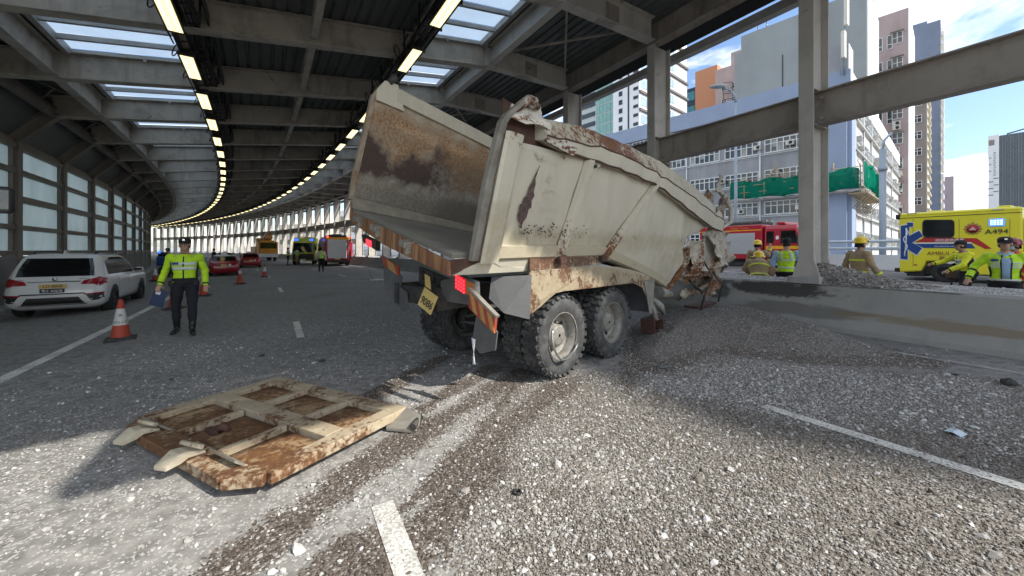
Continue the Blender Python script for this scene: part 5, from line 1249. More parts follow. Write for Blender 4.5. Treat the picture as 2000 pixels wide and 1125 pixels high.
TY = tyre_mesh(); RIMD = rim_mesh(True)
for u in (0, 1.218):
    for sd in (1, -1):
        for x in (1.075, .755):
            w = thing('wheel', '', 'w', T(u, -sd*x, .507)); del w['label']; del w['category']; w.parent = truck
            w.rotation_euler = (rnd.random()*3, 0, 0) if sd > 0 else (rnd.random()*3, 0, pi)
            obj('tyre', TY, w); obj('rim', RIMD, w)
w = None
b = MB(); pts = []
for i in range(20):
    a = pi*.85+i/19*pi*1.0; r = .285-(.05*max(0, sin((i-9)/10*pi)) if i > 9 else 0); pts.append(T(r*cos(a), -1.235-.05*max(0, sin(i/19*pi)), .507+r*sin(a)))
b.tube(pts, .014, 6); b.sheet([[pts[i], pts[i]+Vector((.03, 0, .06))] for i in range(9, 16)], .006); b.build('bent_rim_lip', mat('bare_steel', (.5, .5, .48), .3, .8, var=.2), truck)
# rear gear: light bars, flaps, number plate, reflectors
RU_ = -1.30
def plate(name, pts, m, th=.015, parent=None): b = MB(); b.prism([T(*p) for p in pts], (0, th, 0)); return b.build(name, m, parent or truck)
tlr = plate('tail_light', [(-1.36, -.76, 1.34), (-1.36, -1.13, 1.25), (-1.36, -1.14, 1.07), (-1.36, -.98, 1.115), (-1.36, -.76, 1.20)], M_FLAP, .06)
b = MB()
for i in range(4):
    for j in range(4): b.lathe([(.015, 0), (.012, .012), (.001, .014)], 8, 0, Matrix.Translation(T(-1.365, -.845-.040*i, 1.295-.030*i*.5-.036*j)) @ Matrix.Rotation(pi/2, 4, 'X'))
b.build('red_led', M_REDL, tlr, kind='stuff'); plate('red_lens', [(-1.368, -.825, 1.325), (-1.368, -.985, 1.27), (-1.368, -.985, 1.13), (-1.368, -.825, 1.165)], emat('tail_lens', (.55, .01, .015), .35), .008, tlr); plate('amber_lens', [(-1.368, -1.0, 1.265), (-1.368, -1.12, 1.235), (-1.368, -1.125, 1.09), (-1.368, -1.0, 1.13)], M_AMB, .008, tlr)
tll = plate('tail_light', [(-1.5, 1.08, 1.78), (-1.5, .66, 1.68), (-1.5, .66, 1.56), (-1.5, 1.06, 1.69)], M_CHASSIS, .06)
plate('red_lens', [(-1.507, .93, 1.715), (-1.507, .79, 1.685), (-1.507, .79, 1.60), (-1.507, .93, 1.635)], M_REDL, .008, tll)
plate('mud_flap', [(-1.33, .80, 1.38), (-1.33, .32, 1.24), (-1.33, .36, 1.10), (-1.33, .20, 1.05), (-1.33, .17, .86), (-1.33, .30, .80), (-1.33, .76, 1.04)], M_FLAP)
plate('reflector', [(-1.35, .78, 1.49), (-1.35, .36, 1.36), (-1.35, .36, 1.24), (-1.35, .76, 1.37)], M_STRR, .02); plate('reflector', [(-1.356, .66, 1.445), (-1.356, .48, 1.39), (-1.356, .40, 1.255), (-1.356, .60, 1.32)], M_STRY, .006)
plate('mud_flap', [(-1.28, -1.07, .98), (-1.28, -1.36, .78), (-1.28, -1.33, .60), (-1.28, -1.12, .53), (-1.28, -.98, .60)], M_FLAP)
plate('light_bracket', [(-1.28, -.44, 1.22), (-1.28, -.80, 1.30), (-1.28, -1.06, 1.08), (-1.28, -1.02, 1.00), (-1.28, -.56, 1.00), (-1.28, -.44, 1.1)], M_FLAP)
rb = plate('reflector_bar', [(-1.40, -1.09, 1.16), (-1.40, -1.46, .94), (-1.40, -1.44, .80), (-1.40, -1.08, 1.00)], M_STRR, .03)
for i in range(3):
    f0, f1 = .03+i*.34, .20+i*.34
    def E(f, top): a = np.array((-1.405, -1.09, 1.155 if top else 1.005)); c = np.array((-1.405, -1.455, .935 if top else .805)); return tuple(a*(1-f)+c*f)
    plate('stripe', [E(f0, 1), E(f1, 1), E(min(1, f1+.13), 0), E(f0+.13, 0)], M_STRY, .005, rb)
b = MB(); b.bar(T(-1.38, -1.07, 1.19), T(-1.38, -1.47, .955), .05, .025); b.build('bar_edge', M_GREYST, truck)
plate('guard_flap', [(-1.02, -1.0, 1.28), (-.72, -1.30, 1.30), (-.80, -1.34, .84), (-1.05, -1.22, .92), (-1.10, -1.05, 1.06)], M_FLAP)
plate('cross_plate', [(-1.22, .10, 1.36), (-1.22, -.62, 1.22), (-1.22, -.62, 1.06), (-1.22, .10, 1.16)], M_CHASSIS, .04)
for v, z in ((-.0, 1.26), (-.20, 1.225), (-.42, 1.18)):
    b = MB(); b.lathe([(.055, 0), (.055, .02), (.038, .025), (.036, .0)], 14, 0, Matrix.Translation(T(-1.225, v, z)) @ Matrix.Rotation(pi/2, 4, 'X')); b.build('pipe_end', M_CHASSIS, truck)
b = MB(); b.prism([T(-1.40, -.31, 1.15), T(-1.40, -.57, 1.06), T(-1.47, -.53, .87), T(-1.47, -.28, .96)], (0, -.006, .0)); b.prism([T(-1.398, -.30, 1.30), T(-1.398, -.40, 1.27), T(-1.398, -.42, 1.13), T(-1.398, -.31, 1.16)], (0, .006, 0)); npl = b.build('number_plate', M_PLATEY, truck)
def text_mesh(s, size, m, font=None, extrude=.002, name='lettering', align='CENTER'):
    cu = bpy.data.curves.new('lettering', 'FONT'); cu.body = s; cu.size = size; cu.align_x = align; cu.extrude = extrude; cu.resolution_u = 3
    o = bpy.data.objects.new('lettering', cu); COL.objects.link(o); bpy.context.view_layer.update()
    me = bpy.data.meshes.new_from_object(o.evaluated_get(bpy.context.evaluated_depsgraph_get())); bpy.data.objects.remove(o); bpy.data.curves.remove(cu)
    me.name = name; me.materials.clear(); me.materials.append(m); return me
def frame_obj(name, me, parent, origin, xdir, ydir):
    """place a text mesh (x right, y up) so that it lies along xdir / ydir"""
    x = Vector(xdir).normalized(); y = Vector(ydir); y = (y-x*y.dot(x)).normalized(); z = x.cross(y)
    Mx = Matrix((x, y, z)).transposed().to_4x4(); Mx.translation = Vector(origin)
    o = bpy.data.objects.new(name, me); COL.objects.link(o); o.parent = parent; o.matrix_local = Mx; return o
a_, b2_, c_ = T(-1.47, -.28, .96), T(-1.47, -.53, .87), T(-1.40, -.31, 1.15)
frame_obj('lettering', text_mesh('9086', .115, M_INK), npl, a_*.5+b2_*.5+(c_-a_)*.22+Vector((0, -.012, 0)), b2_-a_, c_-a_)
b = MB(); b.sheet([[T(-1.42, -1.15-.01*i, .72-.05*i), T(-1.42, -1.15-.045*(1-i/5.)-.012, .71-.05*i)] for i in range(6)], .004); b.build('torn_strip', M_STRIPW, truck)
# ---------------------------------------------------------------- tailgate torn off, lying on the road (local: x along its long side, y across; origin at the far corner)
M_GATE = worn('tailgate_paint', (.58, .51, .38), .45, .60, (.38, .29, .18), .5, ((.11, .048, .02), (.29, .145, .06)))
M_GATEP = worn('tailgate_panel', (.54, .46, .32), .55, .575, (.33, .215, .11), .55, ((.11, .05, .022), (.31, .155, .062)))
gate = thing('tailgate', 'torn-off rusty cream tailgate with ribbed frame lying flat on the gravel', 'tailgate', (-2.75, 4.47, .035), 0)
X_ = Vector((.872, -.49, .028)).normalized(); Y_ = Vector((-.49, -.872, -.0)); Y_ = (Y_-X_*Y_.dot(X_)).normalized(); Z_ = -X_.cross(Y_)
Mg = Matrix((X_, Y_, Z_)).transposed().to_4x4(); Mg.translation = gate.location
gate.matrix_world = Matrix.Identity(4)
gate.location = (-2.75, 4.47, .006)
def G(x, y, z): return X_*x+Y_*y+Z_*z
wg = lambda c: (.16+.22*max(0, min(1, (Y_.dot(c)-.7)*1.6)), .22*max(0, min(1, (Y_.dot(c)-.9)*2)), .75)
wgp = lambda c: (.20+.15*max(0, min(1, Y_.dot(c)-.4)), .16*max(0, 1-((c-G(.4, 1.1, 0)).length)), .95)
LX, LY, DG = 2.06, 1.38, .075
def gbar(name, p0, p1, w, d=DG, z=DG/2, mt=None):
    b = MB(); b.bar(G(p0[0], p0[1], z), G(p1[0], p1[1], z), w, d, 0, Z_); o = b.build(name, mt or M_GATE, gate, bevel=.006); wear(o, wg); return o
gbar('frame_beam', (.0, .075), (LX, .075), .15); gbar('frame_beam', (LX-.075, .151), (LX-.075, 1.19), .15); gbar('frame_beam', (.075, .151), (.075, 1.19), .15)
gbar('frame_beam', (.26, LY-.09), (LX-.26, LY-.09), .18); gbar('frame_beam', (LX-.075, 1.17), (LX-.27, LY-.06), .15, DG*.97); gbar('frame_beam', (.075, 1.17), (.27, LY-.06), .15, DG*.97)
gbar('cross_beam', (.151, .63), (LX-.151, .63), .16, DG*1.02, DG*.52)
for x in (.72, 1.40):
    gbar('rib', (x, .151), (x, .534), .062, DG*.92); gbar('rib', (x, .726), (x, 1.20), .062, DG*.92)
xs = [.15, .6775, .7625, 1.3575, 1.4425, 1.95]
for i in range(3):
    for y0, y1 in ((.15, .535), (.725, 1.20)):
        a, c = xs[2*i], xs[2*i+1]; b = MB(); b.sheet([[G(a+(c-a)*p, y0+(y1-y0)*q, .028+.012*sin(3.1*p)*sin(3.1*q)) for q in np.linspace(0, 1, 6)] for p in np.linspace(0, 1, 6)], .01); o = b.build('panel', M_GATEP, gate); wear(o, wgp)
for x, nm in ((.50, ''), (1.28, '')):
    b = MB(); b.loft([[G(x-.08, LY-.12, DG), G(x+.08, LY-.12, DG), G(x+.08, LY-.12, DG+.02), G(x-.08, LY-.12, DG+.02)], [G(x-.08, LY-.02, DG+.01), G(x+.08, LY-.02, DG+.01), G(x+.07, LY-.02, DG+.055), G(x-.06, LY-.02, DG+.055)], [G(x-.10, LY+.02, .06), G(x+.07, LY+.02, .06), G(x+.07, LY+.03, .13), G(x-.08, LY+.03, .13)], [G(x-.08, LY+.12, .03), G(x+.03, LY+.09, .03), G(x+.03, LY+.09, .06), G(x-.08, LY+.12, .06)]], 0, False)
    o = b.build('hinge_claw', M_GATE, gate, bevel=.008); wear(o, lambda c: (.05, 0, .5))
    b = MB(); b.tube([G(x-.06, LY-.03, DG+.085), G(x+.12, LY-.08, DG+.07)], .016, 8); o = b.build('hinge_pin', M_GATE, gate); wear(o, lambda c: (.2, .1, .5))
b = MB(); b.prism([G(LX-.16, -.02, DG-.02), G(LX+.20, .04, DG-.05), G(LX+.24, .10, DG-.1), G(LX+.20, .16, DG-.14), G(LX-.02, .24, DG-.13)], Z_*.035); o = b.build('corner_bracket', M_GREYST, gate, bevel=.01); b = MB(); b.tube([G(LX+.17, .02, DG-.06), G(LX+.22, .16, DG-.08)], .032, 9); b.build('pivot_tube', M_CHASSIS, gate)
b = MB(); b.tube([G(.95, 1.02, .05), G(1.0, 1.0, .09), G(1.06, .99, .07)], [.03, .035, .02], 7); b.box(G(.92, 1.05, .05), (.16, .04, .03), rot=-.6); b.build('latch', M_DARKRUST, gate)
b = MB(); b.prism([G(1.5, 1.20, .05), G(1.78, 1.20, .05), G(1.80, 1.28, .12), G(1.45, 1.28, .12)], Z_*.02); b.build('stiffener', M_GREYST, gate); b = MB(); b.prism([G(.3, 1.20, .05), G(.62, 1.20, .05), G(.62, 1.28, .12), G(.26, 1.28, .12)], Z_*.02); b.build('stiffener', M_GREYST, gate)
# ---------------------------------------------------------------- vehicles
M_WHITEP = mat('white_car_paint', (.66, .66, .655), .25, var=.03, coat=.6)
M_REDP = mat('red_car_paint', (.30, .012, .02), .3, var=.06, coat=.5)
M_SILVERP = mat('silver_paint', (.52, .53, .54), .35, .3, var=.05, coat=.3)
M_FIRE = mat('fire_engine_red', (.42, .012, .03), .35, var=.06, coat=.4, dirt=(.2, .02, .03), dirt_amt=.3)
M_YELP = mat('ambulance_yellow', (.72, .66, .035), .4, var=.04, coat=.2)
M_ORAP = mat('recovery_orange', (.68, .28, .02), .45, var=.1, dirt=(.25, .12, .03), dirt_amt=.5)
M_CGLASS, _nt, _b = nmat('car_glass'); _d = N(_nt, 'ShaderNodeBsdfDiffuse'); _d.inputs[0].default_value = (.009, .010, .011, 1); _g = N(_nt, 'ShaderNodeBsdfGlossy'); _g.inputs['Roughness'].default_value = .08; _m = N(_nt, 'ShaderNodeMixShader'); _m.inputs[0].default_value = .07
L(_nt, _d.outputs[0], _m.inputs[1]); L(_nt, _g.outputs[0], _m.inputs[2]); L(_nt, _m.outputs[0], _nt.nodes['Material Output'].inputs[0]); M_TAIL = mat('tail_lens', (.30, .008, .015), .15, coat=.8)
M_CTYRE = mat('car_tyre', (.02, .02, .021), .8); M_ALLOY = mat('dark_alloy', (.06, .06, .062), .35, .6); M_CHROME = mat('chrome', (.6, .6, .6), .15, .9)
M_BLUEL = emat('blue_beacon', (.02, .09, 1), 1.3); M_BLUEH = emat('blue_beacon_core', (.45, .70, 1), .75); M_REDB = emat('red_beacon', (1, .04, .03), 2.5)
M_NAVY = mat('navy_decal', (.02, .065, .23), .4, var=.05); M_REDD = mat('red_decal', (.42, .03, .03), .4, var=.05); M_GOLD = mat('yellow_stripe', (.85, .42, .02), .45, var=.05); M_WHITED = mat('white_decal', (.7, .72, .74), .5, var=.04)
M_BROWNL = mat('brown_lettering', (.25, .11, .03), .5)
def slice_ring(z, yr, yf, w, r, n=6):
    """rounded rectangle in plan"""
    r = min(r, w*.95, (yf-yr)*.45); pts = []
    for cx, cy, a0 in ((w-r, yf-r, 0), (-(w-r), yf-r, pi/2), (-(w-r), yr+r, pi), (w-r, yr+r, 1.5*pi)):
        for k in range(n): a = a0+pi/2*k/(n-1); pts.append(Vector((cx+r*cos(a), cy+r*sin(a), z)))
    return pts
def body_mesh(slices, name, m):
    b = MB(); b.loft([slice_ring(*s) for s in slices], 0, True, True); me = b.mesh(name, m)
    return me
def bvh_of(me): return BVHTree.FromPolygons([v.co.copy() for v in me.vertices], [tuple(p.vertices) for p in me.polygons])
def decal(bvh, poly, side, name, m, parent, off=.008, maxlen=.12, bmat=None):
    """a thin panel of given outline laid on the body. side 'R','L': outline in (y, z); 'B','F': outline in (x, z)"""
    bm = bmesh.new(); vs = [bm.verts.new((p[0], p[1], 0)) for p in poly]; f = bm.faces.new(vs); bmesh.ops.triangulate(bm, faces=[f])
    for _ in range(4):
        es = [e for e in bm.edges if e.calc_length() > maxlen]
        if not es: break
        bmesh.ops.subdivide_edges(bm, edges=es, cuts=1); bmesh.ops.triangulate(bm, faces=[f for f in bm.faces if len(f.verts) > 3])
    for v in bm.verts:
        a, z = v.co.x, v.co.y
        if side == 'R': o, d = Vector((4, a, z)), Vector((-1, 0, 0))
        elif side == 'L': o, d = Vector((-4, a, z)), Vector((1, 0, 0))
        elif side == 'B': o, d = Vector((a, -9, z)), Vector((0, 1, 0))
        else: o, d = Vector((a, 15, z)), Vector((0, -1, 0))
        h, nr, i, ds = bvh.ray_cast(o, d)
        if h is None: h, nr, i, ds = bvh.find_nearest(o+d*(4-.9 if side in 'RL' else 9))
        if nr.dot(d) > 0: nr = -nr
        v.co = h+nr*off
    bmesh.ops.recalc_face_normals(bm, faces=bm.faces)
    me = bpy.data.meshes.new(name); bm.to_mesh(me); bm.free(); me.materials.append(m)
    return obj(name, me, parent)
def car_wheel(r=.36, w=.25, spokes=5, m=None):
    b = MB(); b.lathe([(r*.62, -w/2), (r*.9, -w/2), (r, -w*.38), (r, w*.38), (r*.9, w/2), (r*.62, w/2)], 24, 0, Matrix.Rotation(pi/2, 4, 'Y'), True, False); t = b.mesh('tyre', M_CTYRE)
    b = MB(); R = Matrix.Rotation(pi/2, 4, 'Y'); b.lathe([(r*.64, w*.42), (r*.6, w*.44), (r*.58, w*.2)], 24, 0, R, True, False); b.lathe([(r*.58, w*.1), (.02, w*.1)], 24, 0, R, True, False); b.lathe([(r*.2, w*.1), (r*.18, w*.42), (.01, w*.43)], 14, 0, R)
    for i in range(spokes*2): b.box((w*.32, 0, r*.37), (.03, r*.12, r*.5), 0, M=Matrix.Rotation(2*pi*i/(spokes*2), 4, 'X'))
    return t, b.mesh('rim', m or M_ALLOY)
def add_wheel(par, x, y, wm, r=.36):
    w = bpy.data.objects.new('wheel', None); COL.objects.link(w); w.parent = par; w.location = (x, y, r); w.rotation_euler = (0, 0, 0 if x > 0 else pi); obj('tyre', wm[0], w); obj('rim', wm[1], w); return w
def arch(bvh, par, yc, r, m=M_BLACK, zc=None):
    zc = r*.95 if zc is None else zc
    for sd in 'RL': decal(bvh, [(yc+r*1.17*cos(a), max(.22, zc+r*1.17*sin(a))) for a in np.linspace(-.35, pi+.35, 18)], sd, 'wheel_arch', m, par, .004)
# --- white estate (sport utility) car
suv = thing('estate_car', 'white sport utility car with dark glass stopped by the inner wall', 'car', (-11.41, 9.42, -.147), .58); suv.scale = (.9,)*3
SL = [(.24, .25, 4.85, .80, .25), (.36, .06, 5.0, .93, .28), (.50, .0, 5.08, .965, .32), (.72, .0, 5.10, .975, .33), (.86, .05, 5.09, .97, .34), (.98, .10, 5.02, .965, .34), (1.06, .13, 4.80, .955, .33), (1.12, .15, 4.10, .945, .30), (1.17, .18, 3.78, .925, .28),
      (1.30, .25, 3.58, .885, .25), (1.48, .36, 3.28, .835, .24), (1.64, .47, 2.98, .785, .24), (1.72, .52, 2.80, .74, .24), (1.775, .56, 2.62, .66, .25), (1.80, .85, 2.30, .45, .25)]
me = body_mesh([(z, a, c, w, r) for z, a, c, w, r in SL], 'body', M_WHITEP); obj('body', me, suv); BV = bvh_of(me)
decal(BV, [(-.74, 1.16), (.74, 1.16), (.71, 1.40), (.63, 1.66), (-.63, 1.66), (-.71, 1.40)], 'B', 'rear_window', M_CGLASS, suv)
for sd in 'RL':
    decal(BV, [(.62, 1.17), (.74, 1.56), (1.3, 1.67), (2.2, 1.68), (2.75, 1.62), (3.50, 1.19), (3.2, 1.15)], sd, 'side_window', M_CGLASS, suv); k = 1 if sd == 'R' else -1
    l = decal(BV, [(k*x, z) for x, z in ((.50, .93), (.55, 1.03), (.80, 1.11), (.985, 1.10), (.985, .92))], 'B', 'tail_lamp', M_TAIL, suv, .012); l2 = decal(BV, [(.02, .92), (.02, 1.10), (.22, 1.13), (.40, 1.07), (.36, .93)], sd, 'lens', M_TAIL, l, .012)
    v = decal(BV, [(k*x, z) for x, z in ((.62, .64), (.93, .655), (.95, .48), (.72, .46))], 'B', 'bumper_vent', M_BLACK, suv, .008); decal(BV, [(k*x, z) for x, z in ((.58, .67), (.94, .69), (.94, .65), (.60, .635))], 'B', 'reflector', M_TAIL, suv, .016)
    decal(BV, [(1.45, .36), (3.55, .36), (3.55, .24), (1.45, .24)], sd, 'sill_cladding', M_BLACK, suv, .02)
    for y0 in (1.45, 2.45): decal(BV, [(y0, .38), (y0+.012, .38), (y0+.012, 1.13), (y0, 1.13)], sd, 'door_seam', M_DARKGAP, suv, .003)
    for y0 in (1.62, 2.62): b = MB(); b.tube([(k*.965, y0, .99), (k*.99, y0+.1, 1.0), (k*.965, y0+.2, .99)], .018, 6); b.build('door_handle', M_WHITEP, suv)
    b = MB(); b.tube([(k*.60, .75, 1.77), (k*.63, .95, 1.84), (k*.65, 1.8, 1.87), (k*.63, 2.6, 1.83), (k*.60, 2.75, 1.77)], .02, 6); b.build('roof_rail', M_BLACK, suv)
    b = MB(); b.loft([slice_ring(z, -.10, .10, w, .06, 4) for z, w in ((-.09, .05), (-.05, .11), (.06, .12), (.09, .06))]); mm = b.mesh('mirror', M_WHITEP); o = obj('mirror', mm, suv, (k*1.08, 3.22, 1.20)); b = MB(); b.box((0, -.105, 0), (.2, .01, .13)); b.build('mirror_glass', M_CGLASS, o)
decal(BV, [(-.60, .40), (.60, .40), (.48, .585), (-.48, .585)], 'B', 'bumper_insert', M_BLACK, suv); decal(BV, [(-.66, .365), (.66, .365), (.62, .40), (-.62, .40)], 'B', 'skid_strip', M_CHROME, suv, .014)
decal(BV, [(-.62, .665), (.62, .665), (.60, .70), (-.60, .70)], 'B', 'loading_lip', M_ALLOY, suv, .012); decal(BV, [(-.50, 1.0), (.50, 1.0), (.50, 1.028), (-.50, 1.028)], 'B', 'chrome_strip', M_CHROME, suv, .012)
b = MB(); b.lathe([(.001, 0), (.05, .004), (.05, .012), (.001, .014)], 16, 0, Matrix.Translation((0, .095, 1.09)) @ Matrix.Rotation(pi/2, 4, 'X')); b.build('badge', M_CHROME, suv)
for x0, x1 in ((-.74, -.58), (.46, .66)): decal(BV, [(x0, 1.075), (x1, 1.075), (x1, 1.09), (x0, 1.09)], 'B', 'badge', M_CHROME, suv, .01)
b = MB(); b.box((-.01, .02, .90), (.52, .012, .115)); p1_ = b.build('number_plate', M_PLATEY, suv); frame_obj('lettering', text_mesh('LD 8808', .105, mat('plate_brown_ink', (.10, .035, .012), .6)), p1_, (-.01, .011, .865), (1, 0, 0), (0, 0, 1))
b = MB(); b.box((-.02, .005, .775), (.46, .012, .11)); p2_ = b.build('number_plate', M_INK, suv); frame_obj('lettering', text_mesh('粤Z 408J港', .085, M_WHITED), p2_, (-.02, -.004, .745), (1, 0, 0), (0, 0, 1))
b = MB(); b.prism([(0, .62, 1.79), (0, .95, 1.80), (0, .72, 1.90)], (.03, 0, 0)); b.build('aerial_fin', M_WHITEP, suv)
WS = car_wheel(.385, .27)
for y in (1.02, 4.12):
    arch(BV, suv, y, .40)
    for x in (-.86, .86): add_wheel(suv, x, y, WS, .385)
# --- red taxis
def saloon(name, label, loc, rot, sc, group, roofm, bodym):
    th = thing(name, label, 'taxi', loc, rot, group); th.scale = (sc,)*3
    S = [(.20, .15, 4.5, .70, .2), (.32, .03, 4.62, .82, .25), (.50, 0, 4.68, .845, .28), (.72, .02, 4.66, .85, .28), (.86, .06, 4.5, .845, .28), (.93, .16, 4.1, .83, .26), (.97, .42, 3.62, .81, .24), (1.02, .62, 3.42, .78, .22), (1.18, .86, 3.12, .71, .2), (1.32, 1.06, 2.85, .65, .2), (1.395, 1.22, 2.62, .58, .2), (1.42, 1.5, 2.35, .4, .2)]
    me = body_mesh(S, 'body', bodym); obj('body', me, th); B = bvh_of(me)
    b = MB(); b.loft([slice_ring(*s) for s in ((1.335, 1.09, 2.82, .652, .2), (1.40, 1.23, 2.61, .59, .2), (1.43, 1.5, 2.34, .41, .2))]); b.build('roof', roofm, th)
    decal(B, [(-.66, 1.03), (.66, 1.03), (.56, 1.33), (-.56, 1.33)], 'B', 'rear_window', M_CGLASS, th)
    decal(B, [(-.66, 1.05), (.66, 1.05), (.56, 1.33), (-.56, 1.33)], 'F', 'windscreen', M_CGLASS, th)
    for sd in 'RL':
        k = 1 if sd == 'R' else -1
        decal(B, [(.95, 1.0), (1.25, 1.32), (2.62, 1.33), (3.22, 1.0)], sd, 'side_window', M_CGLASS, th); decal(B, [(k*.45, .66), (k*.82, .66), (k*.82, .84), (k*.45, .84)], 'B', 'tail_lamp', M_TAIL, th, .01)
        decal(B, [(2.0+.34*cos(a), .70+.17*sin(a)) for a in np.linspace(0, 2*pi, 14)[:-1]], sd, 'door_disc', M_WHITED, th, .005)
        b = MB(); b.lathe([(.02, -.1), (.09, -.05), (.09, .05), (.02, .1)], 8, 0, Matrix.Translation((k*.92, 3.0, 1.02)) @ Matrix.Rotation(pi/2, 4, 'Y')); b.build('mirror', M_WHITEP, th)
    decal(B, [(-.20, .68), (.12, .68), (.12, .80), (-.20, .80)], 'B', 'number_plate', M_PLATEY, th, .012); decal(B, [(.22, .68), (.36, .68), (.36, .82), (.22, .82)], 'B', 'licence_disc', M_WHITED, th, .012)
    b = MB(); b.box((0, 1.9, 1.50), (.42, .16, .13), taper=.8); b.build('roof_sign', M_WHITEP, th)
    ws = SAL_W
    for y in (.9, 3.65):
        arch(B, th, y, .31)
        for x in (-.75, .75): add_wheel(th, x, y, ws, .30)
    return th
SAL_W = car_wheel(.30, .2, 5, M_CHROME)
saloon('taxi', 'red taxi with silver roof and door discs, nearer of the pair behind the walking officer', (-17.15, 22.6, 0), radians(38), .88, 'red taxis in the tunnel', M_SILVERP, M_REDP)
saloon('taxi', 'red taxi farther along the lane beside the crane truck', (-22.7, 33.0, 0), radians(39), .90, 'red taxis in the tunnel', M_REDP, M_REDP)
saloon('saloon_car', 'dark saloon car just beyond the nearer red taxi', (-27.4, 36.2, 0), radians(38), .9, 'cars held in the tunnel', M_CGLASS, mat('black_car_paint', (.02, .02, .022), .3, coat=.5))['category'] = 'car'
# --- box vehicles
def bx(par, name, c, s, m, bev=.03, **k): b = MB(); b.box(c, s, **k); return b.build(name, m, par, bevel=bev)
def flat(par, name, pts, x, m, th=.006, sd=1):
    """a thin panel on the side plane x, outline in (y, z)"""
    b = MB(); b.prism([(x, y, z) for y, z in pts], (th*sd, 0, 0)); return b.build(name, m, par)
HW = car_wheel(.44, .3, 5, M_SILVERP)
def fire_engine(label, loc, rot, sc=1., near=True):
    th = thing('fire_engine', label, 'fire engine', loc, rot, 'fire engines at the scene'); th.scale = (sc,)*3
    # y forward; rear at 0, cab front at 7.0
    bx(th, 'body', (0, 2.35, 1.72), (2.35, 4.5, 2.35), M_FIRE, .05); bx(th, 'chassis', (0, 3.4, .55), (1.7, 6.6, .35), M_CHASSIS)
    b = MB(); b.loft([slice_ring(*s, 4) for s in ((.62, 4.68, 6.95, 1.15, .12), (1.5, 4.68, 7.0, 1.16, .14), (1.62, 4.68, 6.96, 1.16, .14), (2.55, 4.68, 6.62, 1.10, .14), (2.78, 4.68, 6.50, 1.05, .2), (2.84, 4.9, 6.3, .8, .2))], 0, False); cb = b.build('cab', M_FIRE, th, bevel=.02)
    B = bvh_of(cb.data)
    decal(B, [(-1.0, 1.62), (1.0, 1.62), (.94, 2.50), (-.94, 2.50)], 'F', 'windscreen', M_CGLASS, th, .01)
    for k, sd in ((1, 'R'), (-1, 'L')):
        decal(B, [(5.72, 1.62), (6.62, 1.62), (6.52, 2.42), (5.72, 2.42)], sd, 'door_window', M_CGLASS, th, .01); decal(B, [(4.86, 1.62), (5.30, 1.62), (5.30, 2.40), (4.86, 2.40)], sd, 'crew_window', M_CGLASS, th, .01)
        decal(B, [(4.72, 1.24), (6.9, 1.24), (6.9, 1.44), (4.72, 1.44)], sd, 'stripe', M_GOLD, th, .008); decal(B, [(5.51+.10*cos(a), 1.98+.13*sin(a)) for a in np.linspace(0, 2*pi, 12)[:-1]], sd, 'crest', M_WHITED, th, .01)
        for y0 in (4.72, 5.66, 6.68): decal(B, [(y0, .70), (y0+.02, .70), (y0+.02, 2.5), (y0, 2.5)], sd, 'door_seam', M_DARKGAP, th, .004)
        sh = bx(th, 'roller_shutter', (k*1.178, 2.95, 1.62), (.02, 2.4, 1.45), M_SILVERP, 0)
        for z in np.arange(.98, 2.32, .09): bx(sh, 'slat', (k*1.19, 2.95, z), (.012, 2.36, .07), M_SILVERP, 0)
        flat(th, 'stripe', [(.1, 2.5), (4.55, 2.5), (4.55, 2.56), (.1, 2.56)], k*1.178, M_GOLD, .006, k)
        frame_obj('lettering', text_mesh('Safety Team', .26, mat('orange_lettering', (.8, .25, .03), .5) if 'orange_lettering' not in bpy.data.materials else bpy.data.materials['orange_lettering']), th, (k*1.19, 3.1, 2.62), (0, k, 0), (0, 0, 1))
        b = MB(); b.tube([(k*1.1, 6.5, 2.2), (k*1.36, 6.75, 2.1), (k*1.36, 6.75, 1.7)], .03, 6); b.box((k*1.36, 6.75, 1.8), (.18, .08, .4)); b.build('mirror', M_BLACK, th)
        for y in (1.35, 5.55):
            b = MB(); b.prism([(k*1.165, y+.62*cos(a), .46+.62*sin(a)) for a in np.linspace(-.1, pi+.1, 14)], (k*.02, 0, 0)); b.build('wheel_arch', M_BLACK, th); add_wheel(th, k*1.03, y, HW, .44)
    decal(B, [(-1.05, 1.24), (1.05, 1.24), (1.05, 1.44), (-1.05, 1.44)], 'F', 'stripe', M_GOLD, th, .008); bx(th, 'bumper', (0, 6.98, .62), (2.2, .2, .32), M_WHITEP, .03)
    rs = bx(th, 'rear_shutter', (-.12, .085, 1.72), (1.75, .03, 1.85), M_SILVERP, 0)
    for z in np.arange(.9, 2.6, .12): bx(rs, 'slat', (-.12, .062, z), (1.7, .02, .09), M_SILVERP, 0)
    bx(th, 'rear_ladder', (.9, .06, 1.7), (.06, .05, 1.9), M_CHROME, 0)
    for z in np.arange(.9, 2.6, .25): bx(th, 'ladder_rung', (.96, .05, z), (.22, .04, .05), M_CHROME, 0)
    bx(th, 'rear_band', (0, .085, 2.74), (2.2, .03, .22), M_GOLD, 0); bx(th, 'number_plate', (-.1, .07, .72), (.5, .02, .12), M_PLATEY, 0)
    for x in (-.98, .98): bx(th, 'rear_lamp', (x, .07, 2.9), (.16, .06, .12), M_REDB, 0); bx(th, 'tail_lamp', (x*1.05, .07, .9), (.14, .05, .3), M_TAIL, 0)
    bx(th, 'roof_gear', (0, 2.4, 3.0), (1.6, 3.9, .22), M_CHASSIS); bx(th, 'light_bar', (0, 5.6, 2.93), (1.9, .5, .16), M_FIRE, .04)
    b = MB()
    for x in (-.35, .35): b.bar((x, .3, 3.18), (x, 4.5, 3.18), .06, .08)
    for y in np.arange(.4, 4.5, .35): b.bar((-.35, y, 3.18), (.35, y, 3.18), .04, .04)
